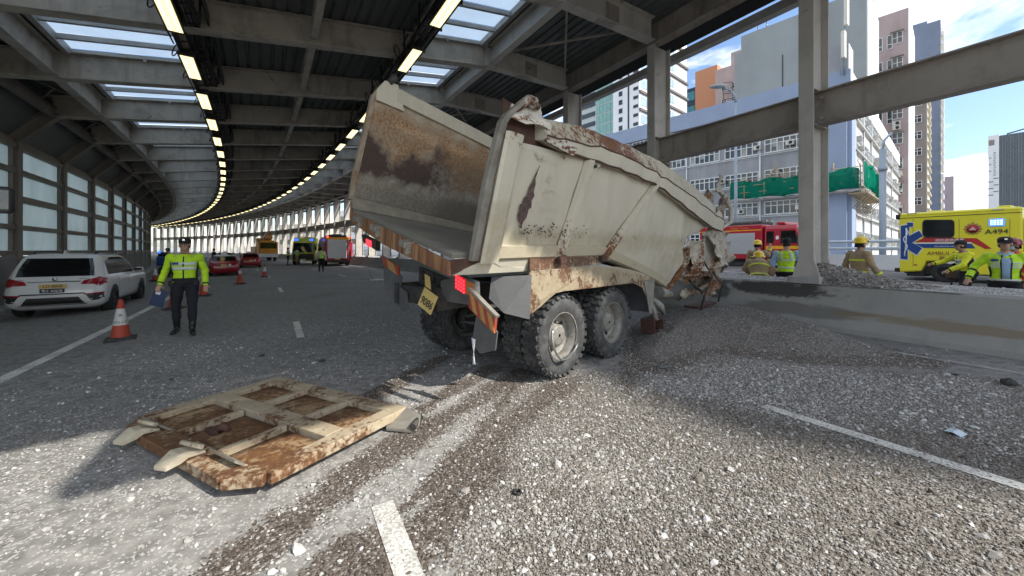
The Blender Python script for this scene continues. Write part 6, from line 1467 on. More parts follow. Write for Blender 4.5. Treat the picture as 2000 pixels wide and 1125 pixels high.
    b.build('roof_ladder', M_CHROME, th)
    return th
s_f = 9.5
fire_engine('red fire engine side-on beyond the median, crew cab towards the nearest column', (.866*26.1-.5*16.75, .5*26.1+.866*16.75, gz(25.5)), TH+pi, .92)
fe2 = fire_engine('far red fire engine seen from behind with grey roller shutter, open door on its right', (-16.65, 36.4, 0), radians(33), .97)
b = MB(); b.box((1.75, 5.6, 1.6), (1.1, .07, 1.9)); d_ = b.build('open_door', M_FIRE, fe2, bevel=.03); b = MB(); b.box((1.75, 5.55, 2.05), (.8, .06, .75)); b.build('door_window', M_CGLASS, d_)
# ambulance on the far carriageway
AT, AS, AG = 21.4, 5.5, .33
def AM(px, py):          # survey of the ambulance side: photograph position -> (distance from its rear, height)
    k = (px-1000)/740; Y = AT/(.866*k+.5); return (AS-Y*(.866-.5*k), CAM_H+(488-py)/740*Y-AG)
amb = thing('ambulance', 'yellow ambulance with blue star of life and red arrow stripes, numbered A494', 'ambulance', (.866*(AT+1.05)-.5*AS, .5*(AT+1.05)+.866*AS, AG), TH+pi)
AX = 1.05
prof = [(.02, .34), (.0, 2.55), (.10, 2.70), (3.02, 2.70), (3.06, .34), (1.98, .34), (1.86, .45), (1.72, .80), (.78, .80), (.62, .40)]
b = MB(); b.prism([(-AX, y, z) for y, z in prof], (2*AX, 0, 0)); b.build('body', M_YELP, amb, bevel=.05)
b = MB(); b.box((0, 1.53, 2.64), (2.12, 3.0, .16)); b.build('roof', M_YELP, amb, bevel=.07)
b = MB(); b.box((AX+.004, 1.53, 2.52), (.012, 2.98, .02)); b.build('gutter_line', M_DARKGAP, amb)
b = MB(); b.loft([slice_ring(*s, 4) for s in ((.40, 3.10, 5.2, 1.0, .2), (1.1, 3.10, 5.25, 1.02, .2), (1.25, 3.1, 4.9, 1.0, .2), (2.2, 3.1, 4.1, .9, .2), (2.35, 3.1, 3.9, .8, .2))], 0, False); cb = b.build('cab', M_YELP, amb); B = bvh_of(cb.data)
for sd in 'RL': decal(B, [(3.35, 1.3), (4.6, 1.3), (4.1, 2.0), (3.35, 2.05)], sd, 'door_window', M_CGLASS, amb, .01)
decal(B, [(-.8, 1.32), (.8, 1.32), (.7, 2.1), (-.7, 2.1)], 'F', 'windscreen', M_CGLASS, amb, .01)
bx(amb, 'chassis', (0, 2.2, .45), (1.6, 4.2, .3), M_CHASSIS, 0); bx(amb, 'rear_skirt', (0, .45, .30), (1.9, .5, .22), M_BLACK, .02)
AW = car_wheel(.36, .25, 5, M_ALLOY)
for y in (1.25, 4.35):
    for x in (-.88, .90): add_wheel(amb, x, y, AW, .36)
def A_(name, px, m, lift=.0, th=.006): return flat(amb, name, [AM(*p) for p in px], AX+.002+lift, m, th)
def rr_poly(x0, y0, x1, y1, r):
    out_ = []
    for cx, cy, a0 in ((x1-r, y0+r, -90), (x1-r, y1-r, 0), (x0+r, y1-r, 90), (x0+r, y0+r, 180)):
        for q in (0, 30, 60, 90): a = radians(a0+q); out_.append((cx+r*cos(a), cy+r*sin(a)))
    return out_
wn = A_('side_window', rr_poly(1801.5, 429, 1864.5, 463.5, 7), M_BLACK, .0, .012); A_('pane', rr_poly(1804, 431.5, 1862, 461, 5), M_CGLASS, .013, .004).parent = wn
A_('window_trim', [(1801.5, 463.6), (1864, 463.6), (1863, 465), (1803, 465)], M_BLACK)
# star of life with the staff, cropped by the red and blue arrow bands
A_('star_edge', [(1758, 440), (1771, 438), (1771, 433), (1784.5, 433.5), (1784.5, 444), (1777.5, 444), (1776.5, 459), (1796, 448), (1804.5, 461), (1784, 474), (1804, 484.5), (1791, 500.5), (1774.5, 489), (1774.5, 508.5), (1757, 507)], M_WHITED, .0)
A_('star', [(1759.5, 441), (1772, 439.5), (1772, 434.5), (1783.5, 434.8), (1783.5, 442.8), (1776, 443), (1775.5, 461), (1795.5, 450.5), (1802.5, 461), (1782, 474), (1801.5, 484.5), (1790.5, 498), (1773, 486.5), (1773, 507), (1759, 505.5)], M_NAVY, .007)
st_ = [(1770.6, 445), (1770, 470), (1767, 500)]; pts = [AM(*p) for p in st_]
b = MB(); b.tube([(AX+.016, y, z) for y, z in pts], .018, 6); sn = [AM(1769+5.5*sin(i*.62)*(1-.035*i), 447+2.75*i) for i in range(20)]; b.tube([(AX+.018, y, z) for y, z in sn], .018, 5); b.build('staff_and_snake', M_WHITED, amb)
A_('red_band', [(1785.5, 473.3), (1806, 464.5), (1908, 465.2), (1937, 485.5), (1925, 486.5), (1896, 472.6)], M_REDD); A_('cream_band', [(1786, 474), (1896, 473.2), (1899, 475.6), (1788, 476)], M_WHITED)
A_('blue_band', [(1787, 476.5), (1898, 476), (1905, 485), (1803, 484.2)], M_NAVY)
def A_text(s, px, py, size, m, name='lettering'):
    y, z = AM(px, py); return frame_obj(name, text_mesh(s, size, m), amb, (AX+.018, y, z), (0, 1, 0), (0, 0, 1))
A_text('消防處救護車', 1854, 471.5, .125, M_WHITED); A_text('FIRE SERVICES AMBULANCE', 1854, 482.3, .062, M_WHITED); A_text('AMBULANCE', 1853.5, 498.2, .195, M_BROWNL); A_text('救 護', 1850.5, 508.8, .20, M_BROWNL); A_text('A494', 1946.5, 456.5, .24, M_INK)
y, z = AM(1900, 447); b = MB(); R_ = Matrix.Translation((AX, y, z)) @ Matrix.Rotation(pi/2, 4, 'Y')
b.lathe([(.19, 0), (.19, .01), (.001, .012)], 24, 0, R_); b.lathe([(.15, .012), (.001, .016)], 20, 1, R_); b.prism([(AX+.006, y-.06, z+.17), (AX+.006, y+.06, z+.17), (AX+.006, y, z+.27)], (.008, 0, 0), 0); b.prism([(AX+.018, y-.09, z-.05), (AX+.018, y+.09, z-.05), (AX+.018, y, z+.08)], (.004, 0, 0), 2)
for i in range(12): a = 2*pi*i/12; b.lathe([(.035, .0), (.03, .013), (.001, .014)], 8, 0, Matrix.Translation((AX, y+.19*sin(a), z+.19*cos(a))) @ Matrix.Rotation(pi/2, 4, 'Y'))
b.build('crest', [mat('crest_gold', (.42, .28, .06), .5), M_REDD, mat('crest_pale', (.6, .4, .35), .5)], amb)
y, z = AM(1947, 434.5); b = MB(); b.box((AX+.03, y, z), (.06, .34, .24)); bl = b.build('side_beacon', M_BLUEL, amb, bevel=.025)
b = MB()
for i in range(4):
    for j in range(3): b.box((AX+.064, y-.11+.073*i, z-.065+.065*j), (.006, .055, .05))
b.build('beacon_led', M_BLUEH, bl, kind='stuff')
for px_, ln in ((1781, 18), (1949, 24)): A_('marker_lamp', [(px_-ln/2, 418 if px_ < 1800 else 411), (px_+ln/2, 416.6 if px_ < 1800 else 409.3), (px_+ln/2, 415.2 if px_ < 1800 else 407.6), (px_-ln/2, 416.8 if px_ < 1800 else 409.2)], M_SILVERP, .004, .02)
for px_ in (1783, 1873, 1972): A_('panel_seam', [(px_, 428), (px_+.7, 428), (px_+.7, 521), (px_, 521)], M_DARKGAP, .001, .002)
A_('filler_flap', [(1785.5, 515.8), (1791.5, 516.2), (1791.5, 518.5), (1785.5, 518.2)], M_REDD)
b = MB(); b.box((0, .9, 2.75), (.8, .4, .1)); b.box((.2, 2.6, 2.76), (.9, .3, .1)); b.build('roof_vent', M_YELP, amb, bevel=.02)
bx(amb, 'rear_lamp_unit', (AX-.06, -.03, 2.58), (.16, .12, .2), M_BLACK, .02); bx(amb, 'rear_bumper', (0, -.06, .42), (2.0, .16, .16), M_BLACK, .02)
# far box ambulance, recovery crane truck and a motorcycle inside the tunnel
v2 = thing('rescue_van', 'far yellow-green rescue van with chevrons, parked left of the far fire engine', 'van', (-24.0, 44.6, 0), radians(203))
M_YG = mat('yellow_green_paint', (.60, .62, .06), .45, var=.05)
bx(v2, 'body', (0, 1.7, 1.75), (2.1, 3.4, 2.3), M_YG, .05); b = MB(); b.loft([slice_ring(*s, 4) for s in ((.45, 3.42, 5.2, 1.04, .15), (1.3, 3.42, 5.2, 1.04, .15), (2.4, 3.42, 4.7, .98, .15), (2.55, 3.45, 4.5, .9, .15))], 0, False); cb = b.build('cab', M_YG, v2); B = bvh_of(cb.data)
decal(B, [(-.92, 1.3), (.92, 1.3), (.86, 2.3), (-.86, 2.3)], 'F', 'windscreen', M_CGLASS, v2, .012); decal(B, [(-.95, .5), (.95, .5), (.95, 1.15), (-.95, 1.15)], 'F', 'grille', M_BLACK, v2, .012)
for k, sd in ((1, 'R'), (-1, 'L')):
    decal(B, [(3.6, 1.35), (4.75, 1.35), (4.5, 2.25), (3.6, 2.25)], sd, 'door_window', M_CGLASS, v2, .012); flat(v2, 'side_window', [(2.2, 1.5), (2.9, 1.5), (2.9, 2.4), (2.2, 2.4)], k*1.052, M_CGLASS, .01, k)
    for i in range(6): flat(v2, 'chevron', [(.2+.5*i, .65), (.42+.5*i, .65), (.72+.5*i, 1.15), (.5+.5*i, 1.15)], k*1.052, M_REDD, .01, k)
    for y in (.9, 4.3): add_wheel(v2, k*.9, y, AW, .36)
for x in (-.7, .7): bx(v2, 'beacon', (x, 4.3, 2.66), (.35, .25, .16), M_BLUEL, .02)
b = MB()
for i in range(5): b.bar((-.8+.1*i, .3+.5*i, 2.98), (.8, .6+.5*i, 3.05), .08, .06)
b.build('roof_gear', M_GOLD, v2); bx(v2, 'number_plate', (0, 5.23, .55), (.5, .03, .12), M_WHITED, 0)
cr = thing('crane_truck', 'far orange recovery crane truck with folded boom beside the white columns', 'truck', (-38.3, 57.5, 0), radians(222))
bx(cr, 'chassis', (0, 3, .75), (2.2, 7, .5), M_BLACK); bx(cr, 'cab', (0, 6.2, 1.75), (2.3, 1.7, 1.9), M_ORAP, .12); bx(cr, 'windscreen', (0, 7.06, 2.15), (1.9, .04, .8), M_CGLASS, 0); bx(cr, 'bumper', (0, 7.1, .8), (2.3, .2, .5), M_WHITEP, .05)
bx(cr, 'deck_box', (0, 2.2, 1.5), (2.3, 4.4, 1.1), M_ORAP, .06); bx(cr, 'slewing_cab', (.3, 3.4, 2.6), (1.2, 1.4, 1.3), M_ORAP, .08)
b = MB(); b.bar((-.4, -.5, 2.5), (-.3, 6.8, 3.4), .5, .55); b.bar((-.4, 0, 3.1), (-.3, 4.5, 3.9), .35, .35); b.build('boom', M_ORAP, cr, bevel=.02)
b = MB(); b.tube([(-.4, 4.5, 3.9), (.2, 5, 3.2), (-.3, 5.8, 2.8)], .05, 5)
for i in range(6): b.bar((-1+.4*i, 5+.3*(i % 2), 2.75), (-.9+.35*i, 5.6, 3.7-.15*i), .1, .1)
b.build('hoses', M_BROWNT, cr); bx(cr, 'light_bar', (0, 6.2, 2.8), (1.5, .3, .18), M_GOLD, .02)
for y in (1.0, 2.3, 5.9):
    for x in (-.95, .95): add_wheel(cr, x, y, HW, .44)
mc = thing('motorcycle', 'dark police motorcycle with blue beacon by the inner wall behind the officer', 'motorcycle', (-21.6, 24.2, -.06), radians(200))
MW = car_wheel(.31, .14, 5)
for y in (0, 1.45): add_wheel(mc, .001, y, MW, .31)
bx(mc, 'engine', (0, .7, .45), (.35, .6, .4), M_CHASSIS, .05); bx(mc, 'seat', (0, .35, .82), (.34, .75, .16), M_BLACK, .05); bx(mc, 'tank', (0, .95, .9), (.36, .5, .25), M_WHITEP, .08); bx(mc, 'fairing', (0, 1.4, .95), (.5, .3, .6), M_NAVY, .08); bx(mc, 'screen', (0, 1.42, 1.35), (.4, .05, .3), M_CGLASS, .02); bx(mc, 'pannier', (.35, .0, .65), (.25, .5, .4), M_BLACK, .04); bx(mc, 'pannier', (-.35, .0, .65), (.25, .5, .4), M_BLACK, .04)
b = MB(); b.tube([(-.4, 1.15, 1.1), (0, 1.3, 1.05), (.4, 1.15, 1.1)], .02, 6); b.build('handlebar', M_BLACK, mc); b = MB(); b.lathe([(.06, 0), (.06, .12), (.02, .15)], 10, 0, Matrix.Translation((.12, 1.42, 1.42))); b.build('beacon', M_BLUEL, mc)
# dark wing mirror of a high vehicle, cut by the left edge
mr = thing('wing_mirror', 'dark wing mirror of an unseen high vehicle at the left edge', 'mirror', PG(2, 388, 0) if False else (-4.05, 3.0, 1.97), .5)
b = MB(); b.loft([slice_ring(z, -.035, .035, w, .03, 4) for z, w in ((-.11, .05), (-.09, .075), (.07, .075), (.10, .05))]); b.build('housing', M_BLACK, mr); b = MB(); b.box((0, -.037, -.005), (.12, .006, .15)); b.build('mirror_glass', glass('mirror_glass', (.05, .06, .07), .05), mr)
b = MB(); b.tube([(-.02, .02, .08), (-.2, .05, .16), (-.45, .05, .15)], .015, 6); b.build('arm', M_BLACK, mr)
# ---------------------------------------------------------------- people
M_SKIN = mat('skin', (.42, .24, .165), .55, var=.1, scale=9); M_HAIR = mat('hair_black', (.012, .011, .011), .6)
M_LIME = mat('hi_vis_lime', (.50, .78, .02), .7, var=.12, scale=6, bmp=.25, bscale=9); M_LIMEY = mat('hi_vis_yellow', (.72, .74, .02), .7, var=.12, scale=6, bmp=.25, bscale=9)
M_NAVYC = mat('navy_cloth', (.011, .012, .018), .85, var=.25, scale=6, bmp=.3, bscale=8); M_BLACKC = mat('black_cloth', (.012, .012, .013), .75, var=.2, scale=6)
M_REFL = mat('reflective_tape', (.60, .66, .58), .4, var=.08, scale=9); M_REFY = mat('lime_reflective_tape', (.66, .72, .06), .45, var=.08); M_SHIRT = mat('light_blue_shirt', (.30, .45, .62), .8, var=.1, scale=6)
M_TAN = mat('tan_turnout', (.36, .26, .145), .85, var=.18, scale=5, dirt=(.2, .14, .08), dirt_amt=.4, bmp=.3, bscale=8); M_ORC = mat('orange_turnout', (.80, .08, .015), .8, var=.1, scale=5); M_BOOT = mat('black_boot', (.013, .013, .014), .35, var=.2)
M_HELY = mat('yellow_helmet', (.80, .55, .01), .35, var=.06, coat=.4); M_HELR = mat('red_helmet', (.25, .02, .02), .35, coat=.4); M_MASK = mat('face_mask', (.35, .62, .62), .8); M_GLASSES = mat('spectacles', (.02, .02, .02), .2); M_WHITES = mat('white_shirt', (.6, .62, .63), .8)
def remesh(b, vox, smooth=2):
    me = b.mesh('body', M_SKIN); o = bpy.data.objects.new('body', me); COL.objects.link(o)
    md = o.modifiers.new('r', 'REMESH'); md.mode = 'VOXEL'; md.voxel_size = vox; md.use_smooth_shade = True
    sm = o.modifiers.new('s', 'SMOOTH'); sm.factor = .5; sm.iterations = smooth
    bpy.context.view_layer.update(); me2 = bpy.data.meshes.new_from_object(o.evaluated_get(bpy.context.evaluated_depsgraph_get()))
    bpy.data.objects.remove(o); bpy.data.meshes.remove(me); return me2
def ell(b, c, r, M=None, n=12):
    prof = [(sin(pi*i/n)*1., -cos(pi*i/n)) for i in range(n+1)]; prof[0] = (.02, -1); prof[-1] = (.02, 1)
    T_ = Matrix.Translation(c) @ (M or Matrix.Identity(4)) @ Matrix.Diagonal((r[0], r[1], r[2], 1)); b.lathe(prof, 14, 0, T_)
STAND = dict(pelvis=(0, 0, .95), chest=(0, .0, 1.30), neck=(0, -.01, 1.47), head=(0, .02, 1.63), shR=(.195, 0, 1.405), shL=(-.195, 0, 1.405), elR=(.27, -.03, 1.14), elL=(-.27, -.03, 1.14), wrR=(.29, .06, .89), wrL=(-.29, .06, .89),
             hipR=(.10, 0, .93), hipL=(-.10, 0, .93), knR=(.115, .02, .50), knL=(-.115, .02, .50), anR=(.12, -.02, .09), anL=(-.12, -.02, .09), toR=(.15, .15, .035), toL=(-.15, .15, .035), face=(0, 1, 0))
def person(label, loc, rotz, pose=None, outfit=None, sc=1., vox=.013, fingers=True, group=None):
    J = {k: Vector(v) for k, v in {**STAND, **(pose or {})}.items()}; of = dict(top=M_LIME, arm=None, fore=None, leg=M_NAVYC, boot=M_BOOT, hand=M_SKIN, bulk=1., hat='cap', hatm=M_BLACKC, kind='jacket'); of.update(outfit or {})
    th = thing('person', label, 'person', loc, rotz, group); th.scale = (sc,)*3
    b = MB(); bulk = of['bulk']; segs = []
    ax = (J['neck']-J['pelvis']); right = (J['shR']-J['shL']).normalized(); up = ax.normalized(); fwd = up.cross(right).normalized(); right = fwd.cross(up)
    TAB = [(-.16, .150, .115), (-.05, .168, .125), (.10, .160, .118), (.28, .152, .112), (.5, .172, .125), (.70, .188, .128), (.84, .185, .115), (.94, .12, .085), (1.02, .066, .062)]
    def tor(f, a, k=1., e=0.):
        rx = np.interp(f, [t[0] for t in TAB], [t[1] for t in TAB])*bulk*k+e; ry = np.interp(f, [t[0] for t in TAB], [t[2] for t in TAB])*bulk*k+e
        return J['pelvis']+ax*f+right*rx*cos(a)+fwd*(ry*sin(a)+.012*sin(pi*max(0, min(1, f))))
    b.loft([[tor(f, 2*pi*i/16) for i in range(16)] for f, _, _ in TAB]); segs.append(('top', J['pelvis']+ax*.1, J['neck']-ax*.14, .17)); segs.append(('leg', J['pelvis']-ax*.14, J['pelvis']+ax*.02, .16))
    for s in 'RL':
        sh, el, wr = J['sh'+s], J['el'+s], J['wr'+s]; ak = bulk if bulk > 1 else 1
        ell(b, sh-up*.012, (.076*ak,)*3); b.tube([sh, sh*.5+el*.5, el, el*.55+wr*.45, wr], [.066*ak, .060*ak, .051*ak, .050*ak, .036*ak if bulk <= 1.02 else .05], 10); ell(b, el, (.054*ak,)*3)
        segs += [('arm', sh, el, .07), ('fore', el, wr*.96+el*.04, .055)]
        d = (wr-el).normalized(); pal = wr+d*.075; sd = d.cross(fwd); sd = sd.normalized() if sd.length > .2 else right
        n2 = d.cross(sd).normalized(); k = 1 if s == 'R' else -1
        b.loft([[p+sd*w*cos(a)+n2*h*sin(a) for a in np.linspace(0, 2*pi, 11)[:-1]] for p, w, h in ((wr-d*.02, .028, .022), (wr+d*.03, .038, .019), (wr+d*.085, .041, .017), (wr+d*.10, .034, .013))]); segs.append(('hand', wr+d*.01, wr+d*.19, .04))
        if fingers:
            for q, ln in ((-.030, .062), (-.010, .074), (.011, .070), (.031, .054)):
                p0 = wr+d*.085+sd*q; b.tube([p0, p0+d*ln*.55+n2*.008, p0+d*ln*.9+n2*.030], [.0105, .010, .008], 6)
            tb = wr+d*.03+sd*.034*(-1); b.tube([tb, tb-sd*.030+d*.03+n2*.01, tb-sd*.034+d*.058+n2*.018], [.014, .012, .009], 6)
        hp, kn, an, to = J['hip'+s], J['kn'+s], J['an'+s], J['to'+s]; lk = bulk if bulk > 1.02 else 1
        b.tube([hp+Vector((0, 0, .03)), hp*.6+kn*.4, kn, kn*.65+an*.35, an], [.10*lk, .088*lk, .064*lk, .062*lk, .046*lk], 12); ell(b, kn, (.063*lk,)*3); segs += [('leg', hp, kn, .09), ('leg', kn, an*.5+kn*.5, .06), ('boot' if of.get('tall', True) else 'leg', an*.5+kn*.5, an, .055)]
        fd = (to-an); b.loft([[p+Vector((w*cos(a), 0, h*sin(a))) if abs(fd.y) > abs(fd.x)*.3 else p+Vector((0, w*cos(a), h*sin(a))) for a in np.linspace(0, 2*pi, 11)[:-1]] for p, w, h in ((an-fd*.38+Vector((0, 0, -.045)), .034, .042), (an+Vector((0, 0, -.035)), .046, .056), (an*.4+to*.6, .047, .042), (to, .042, .032), (to+fd*.16, .024, .018))]); segs.append(('boot', an, to, .05))
    hd = J['head']; fc = J['face'].normalized(); rt = fc.cross(Vector((0, 0, 1))).normalized(); Mh = Matrix((rt, fc, Vector((0, 0, 1)))).transposed().to_4x4()
    b.tube([J['neck']-up*.03, J['neck']*.5+hd*.5-fc*.01, hd-Vector((0, 0, .05))], [.062, .055, .055], 10)
    ell(b, hd+Vector((0, 0, .025))-fc*.01, (.078, .098, .098), Mh); ell(b, hd-Vector((0, 0, .045))+fc*.022, (.060, .068, .075), Mh)
    if vox < .02:
        b.tube([hd+fc*.086+Vector((0, 0, .02)), hd+fc*.107-Vector((0, 0, .022))], [.010, .016], 7)
        for k in (-1, 1): ell(b, hd+rt*.079*k-fc*.005-Vector((0, 0, .008)), (.012, .026, .034), Mh)
        ell(b, hd+fc*.082-Vector((0, 0, .060)), (.024, .014, .010), Mh)
    segs += [('skin', J['neck']+up*.03, hd, .06), ('skin', hd, hd+Vector((0, 0, .06)), .09)]
    me = remesh(b, vox)
    # cloth and skin by nearest limb
    keys = ['top', 'arm', 'fore', 'leg', 'boot', 'hand', 'skin']; ms = {'top': of['top'], 'arm': of['arm'] or of['top'], 'fore': of['fore'] or of['arm'] or of['top'], 'leg': of['leg'], 'boot': of['boot'], 'hand': of['hand'], 'skin': M_SKIN}
    nk = J['neck'].dot(up); nn = len(me.vertices); co = np.empty(nn*3, np.float32); me.vertices.foreach_get('co', co); no = np.array([n.vector[:] for n in me.vertex_normals], np.float32); co = co.reshape(-1, 3)
    for i in range(nn):
        c = Vector(co[i])
        if c.dot(up) < nk-.03 and (c-J['wrR']).length > .16 and (c-J['wrL']).length > .16: co[i] += no[i]*(mnoise.noise((c.x*9, c.y*9, c.z*15))*.010+mnoise.noise((c.x*21, c.y*21, c.z*30))*.004)
    me.vertices.foreach_set('co', co.ravel()); me.update()
    me.materials.clear()
    for k in keys: me.materials.append(ms[k])
    P = np.array([p.center[:] for p in me.polygons]); best = np.full(len(P), 1e9); idx = np.zeros(len(P), int)
    for nm, a, c, r in segs:
        a = np.array(a); c = np.array(c); e = c-a; t = np.clip(((P-a)@e)/(e@e+1e-9), 0, 1); dd = np.linalg.norm(P-a-t[:, None]*e, axis=1)-r
        w = dd < best; best[w] = dd[w]; idx[w] = keys.index(nm)
    q_ = (P-np.array(J['neck']))@np.array(up); idx[(q_ > -.012) & (np.linalg.norm(P-np.array(J['neck']*.6+J['head']*.4), axis=1) < .16) & (np.abs((P-np.array(J['neck']))@np.array(right)) < .09)] = keys.index('skin')
    me.polygons.foreach_set('material_index', idx.astype(np.int32)); obj('body', me, th)
    def tband(f0, f1, a0, a1, m, name='tape', e=.006, n=12, parent=th):
        b = MB(); b.sheet([[tor(f, a, 1, e) for f in np.linspace(f0, f1, 4)] for a in np.linspace(a0, a1, n)], .004); return b.build(name, m, parent)
    def lband(p0, p1, f0, f1, r0, m, name='tape'):
        d = (p1-p0); u = d.normalized(); x = u.cross(Vector((0, 1, .3))).normalized(); y = u.cross(x); b = MB()
        b.loft([[p0+d*f+x*r0*cos(a)+y*r0*sin(a) for a in np.linspace(0, 2*pi, 15)[:-1]] for f in (f0, f1)], 0, True, False); return b.build(name, m, th)
    F = pi/2
    kd = of['kind']; ak = bulk if bulk > 1 else 1
    if kd == 'jacket':
        for f in (.59, .43): tband(f, f+.11, F-1.0, F+1.0, M_REFL)
        tband(.60, .685, -F-1.0, -F+1.0, M_REFL); tband(.47, .55, -F-1.0, -F+1.0, M_REFL)
        for k in (0, pi): tband(.16, .74, k-.42, k+.42, M_BLACKC, 'side_panel', .004)
        tband(.10, .90, F-.05, F+.05, M_BLACKC, 'zip', .008, 3); tband(.04, .15, 0, 2*pi, M_BLACKC, 'hem', .006, 24); tband(-.04, .04, 0, 2*pi, M_BLACKC, 'belt', .012, 24); tband(.62, .70, F-.85, F-.30, M_NAVY, 'name_patch', .012, 4)
        b = MB(); c = J['neck']-up*.02; b.loft([[c+up*z+right*r*cos(a)+fwd*r*sin(a) for a in np.linspace(0, 2*pi, 15)[:-1]] for z, r in ((-.03, .088), (.03, .075))], 0, True, False); b.build('collar', M_BLACKC, th)
        for s in 'RL': lband(J['el'+s], J['wr'+s], .90, 1.0, .050, M_BLACKC, 'cuff'); lband(J['sh'+s], J['el'+s], .55, .68, .071, M_BLACKC, 'elbow_patch') if False else None
        for q in (.12, -.14): b = MB(); c = tor(-.03, F+q*8, 1, .02); b.box(c, (.07, .05, .10)); b.build('pouch', M_BLACKC, th, bevel=.01)
    elif kd == 'open_jacket':
        tband(.10, .97, F-.26, F+.26, M_SHIRT, 'shirt_front', .009, 6)
        for sgn in (-1, 1):
            for f in (.62, .54, .46): tband(f, f+.045, F+sgn*.32, F+sgn*1.05, M_REFL)
            tband(.08, .92, F+sgn*.24, F+sgn*.33, M_BLACKC, 'zip', .012, 3); tband(.14, .5, F+sgn*1.1, F+sgn*1.5, M_BLACKC, 'side_panel', .004)
            b = MB(); b.prism([J['neck']+right*.02*sgn+fwd*.075, J['neck']+right*.10*sgn+fwd*.035+up*.02, J['neck']+right*.07*sgn+fwd*.085-up*.055], fwd*.008); b.build('collar', M_SHIRT, th)
        tband(.70, .78, F-.85, F-.4, M_NAVY, 'name_patch', .012, 4); tband(.02, .08, F-1.4, F+1.4, M_WHITES, 'shirt_tail', .008, 14); tband(-.06, .02, 0, 2*pi, M_BLACKC, 'belt', .012, 24)
        for s in 'RL': lband(J['el'+s], J['wr'+s], .88, 1.0, .052, M_BLACKC, 'cuff'); lband(J['el'+s], J['wr'+s], .25, .4, .056, M_BLACKC, 'arm_patch')
    elif kd == 'vest':
        for f in (.18, .52): tband(f, f+.07, 0, 2*pi, M_REFL, n=24)
        tband(-.05, .03, 0, 2*pi, M_BLACKC, 'belt', .012, 24)
        for sgn in (-1, 1): tband(.55, .92, -F+sgn*.55-.16, -F+sgn*.55+.16, M_REFL, n=4); tband(.55, .90, F+sgn*.55-.16, F+sgn*.55+.16, M_REFL, n=4)
    elif kd == 'fire':
        for f in (.56, .06): t_ = tband(f, f+.085, 0, 2*pi, M_REFY, n=24, e=.008)
        b = MB(); c = J['neck']-up*.02; b.loft([[c+up*z+right*r*cos(a)+fwd*r*sin(a) for a in np.linspace(0, 2*pi, 15)[:-1]] for z, r in ((-.03, .10), (.05, .085))], 0, True, False); b.build('collar', of['top'], th)
        for s in 'RL': lband(J['el'+s], J['wr'+s], .60, .78, .064*ak, M_REFY)
    # headgear
    top = hd+Vector((0, 0, .055)); Rh = Matrix.Translation(top) @ Mh
    if of['hat'] == 'cap':
        b = MB(); b.lathe([(.099, -.02), (.103, .01), (.098, .045), (.07, .075), (.01, .084)], 18, 0, Rh @ Matrix.Diagonal((.90, 1.06, 1, 1)) @ Matrix.Translation((0, -.008, 0))); c_ = b.build('cap', of['hatm'], th)
        b = MB(); b.sheet([[Rh @ Vector((.075*sin(a)*(1-.05*q), .075*cos(a)+.018+q*.07*cos(a*.85), -.012-.018*q-.012*sin(a)**2)) for q in (0, .5, 1)] for a in np.linspace(-1.15, 1.15, 9)], .006); b.build('visor', of['hatm'], c_); b = MB(); b.box((0, 0, 0), (.034, .006, .03), M=Rh @ Matrix.Translation((0, .098, .035))); b.build('badge', M_CHROME, c_)
    elif of['hat'] == 'helmet':
        b = MB(); b.lathe([(.150, -.03), (.152, -.02), (.125, -.005), (.122, .05), (.10, .095), (.05, .118), (.01, .122)], 20, 0, Rh @ Matrix.Diagonal((.92, 1.12, 1, 1))); c_ = b.build('helmet', of['hatm'], th)
        b = MB(); b.sheet([[Rh @ Vector((x, .13*cos(a), .118*sin(a)+.008)) for x in (-.014, .014)] for a in np.linspace(.3, pi-.3, 12)], .010); b.build('crest_ridge', of['hatm'], c_); b = MB(); b.sheet([[Rh @ Vector((.105*sin(a), -.105*cos(a)-.012*q, -.02-.10*q)) for q in (0, .5, 1)] for a in np.linspace(-1.3, 1.3, 9)], .006); b.build('neck_flap', M_BLACKC, c_)
        b = MB(); b.sheet([[Rh @ Vector((.128*sin(a), .128*1.1*cos(a), -.004+.03*q)) for q in (0, 1)] for a in np.linspace(-1.2, 1.2, 9)], .005); b.build('visor_band', M_BLACKC, c_)
    b = MB(); b.lathe([(.07, -.085), (.088, -.05), (.092, .0), (.085, .05), (.05, .085), (.01, .092)], 14, 0, Rh @ Matrix.Translation((0, -.022, -.035)) @ Matrix.Diagonal((.94, .98, 1, 1)))
    if of['hat'] != 'helmet' or True: b.build('hair', M_HAIR, th)
    if vox < .02:
        b = MB()
        for k in (-1, 1): b.add(*_eye(hd+fc*.083+rt*.031*k+Vector((0, 0, .018)), .0095))
        b.build('eye', M_HAIR, th)
        if of.get('glasses'):
            b = MB()
            for k in (-1, 1): b.box((.033*k, .103, -.035), (.052, .006, .030), M=Rh); b.bar(Rh @ Vector((.06*k, .1, -.03)), Rh @ Vector((.08*k, .0, -.03)), .005, .006)
            b.box((0, .105, -.03), (.02, .005, .006), M=Rh); b.build('glasses', of['glasses'], th)
        if of.get('mask'): b = MB(); b.sheet([[Rh @ Vector((.068*sin(a), .014+.10*cos(a)-.012*abs(q), -.10+.045*q)) for q in (-1, 0, 1)] for a in np.linspace(-1.1, 1.1, 7)], .004); b.build('face_mask', M_MASK, th)
    th['_J'] = 0; del th['_J']
    return th
def _eye(c, r):
    vs = [c+Vector((r, 0, 0)), c-Vector((r, 0, 0)), c+Vector((0, r, 0)), c-Vector((0, r, 0)), c+Vector((0, 0, r*.7)), c-Vector((0, 0, r*.7))]
    return vs, [(0, 2, 4), (2, 1, 4), (1, 3, 4), (3, 0, 4), (2, 0, 5), (1, 2, 5), (3, 1, 5), (0, 3, 5)]
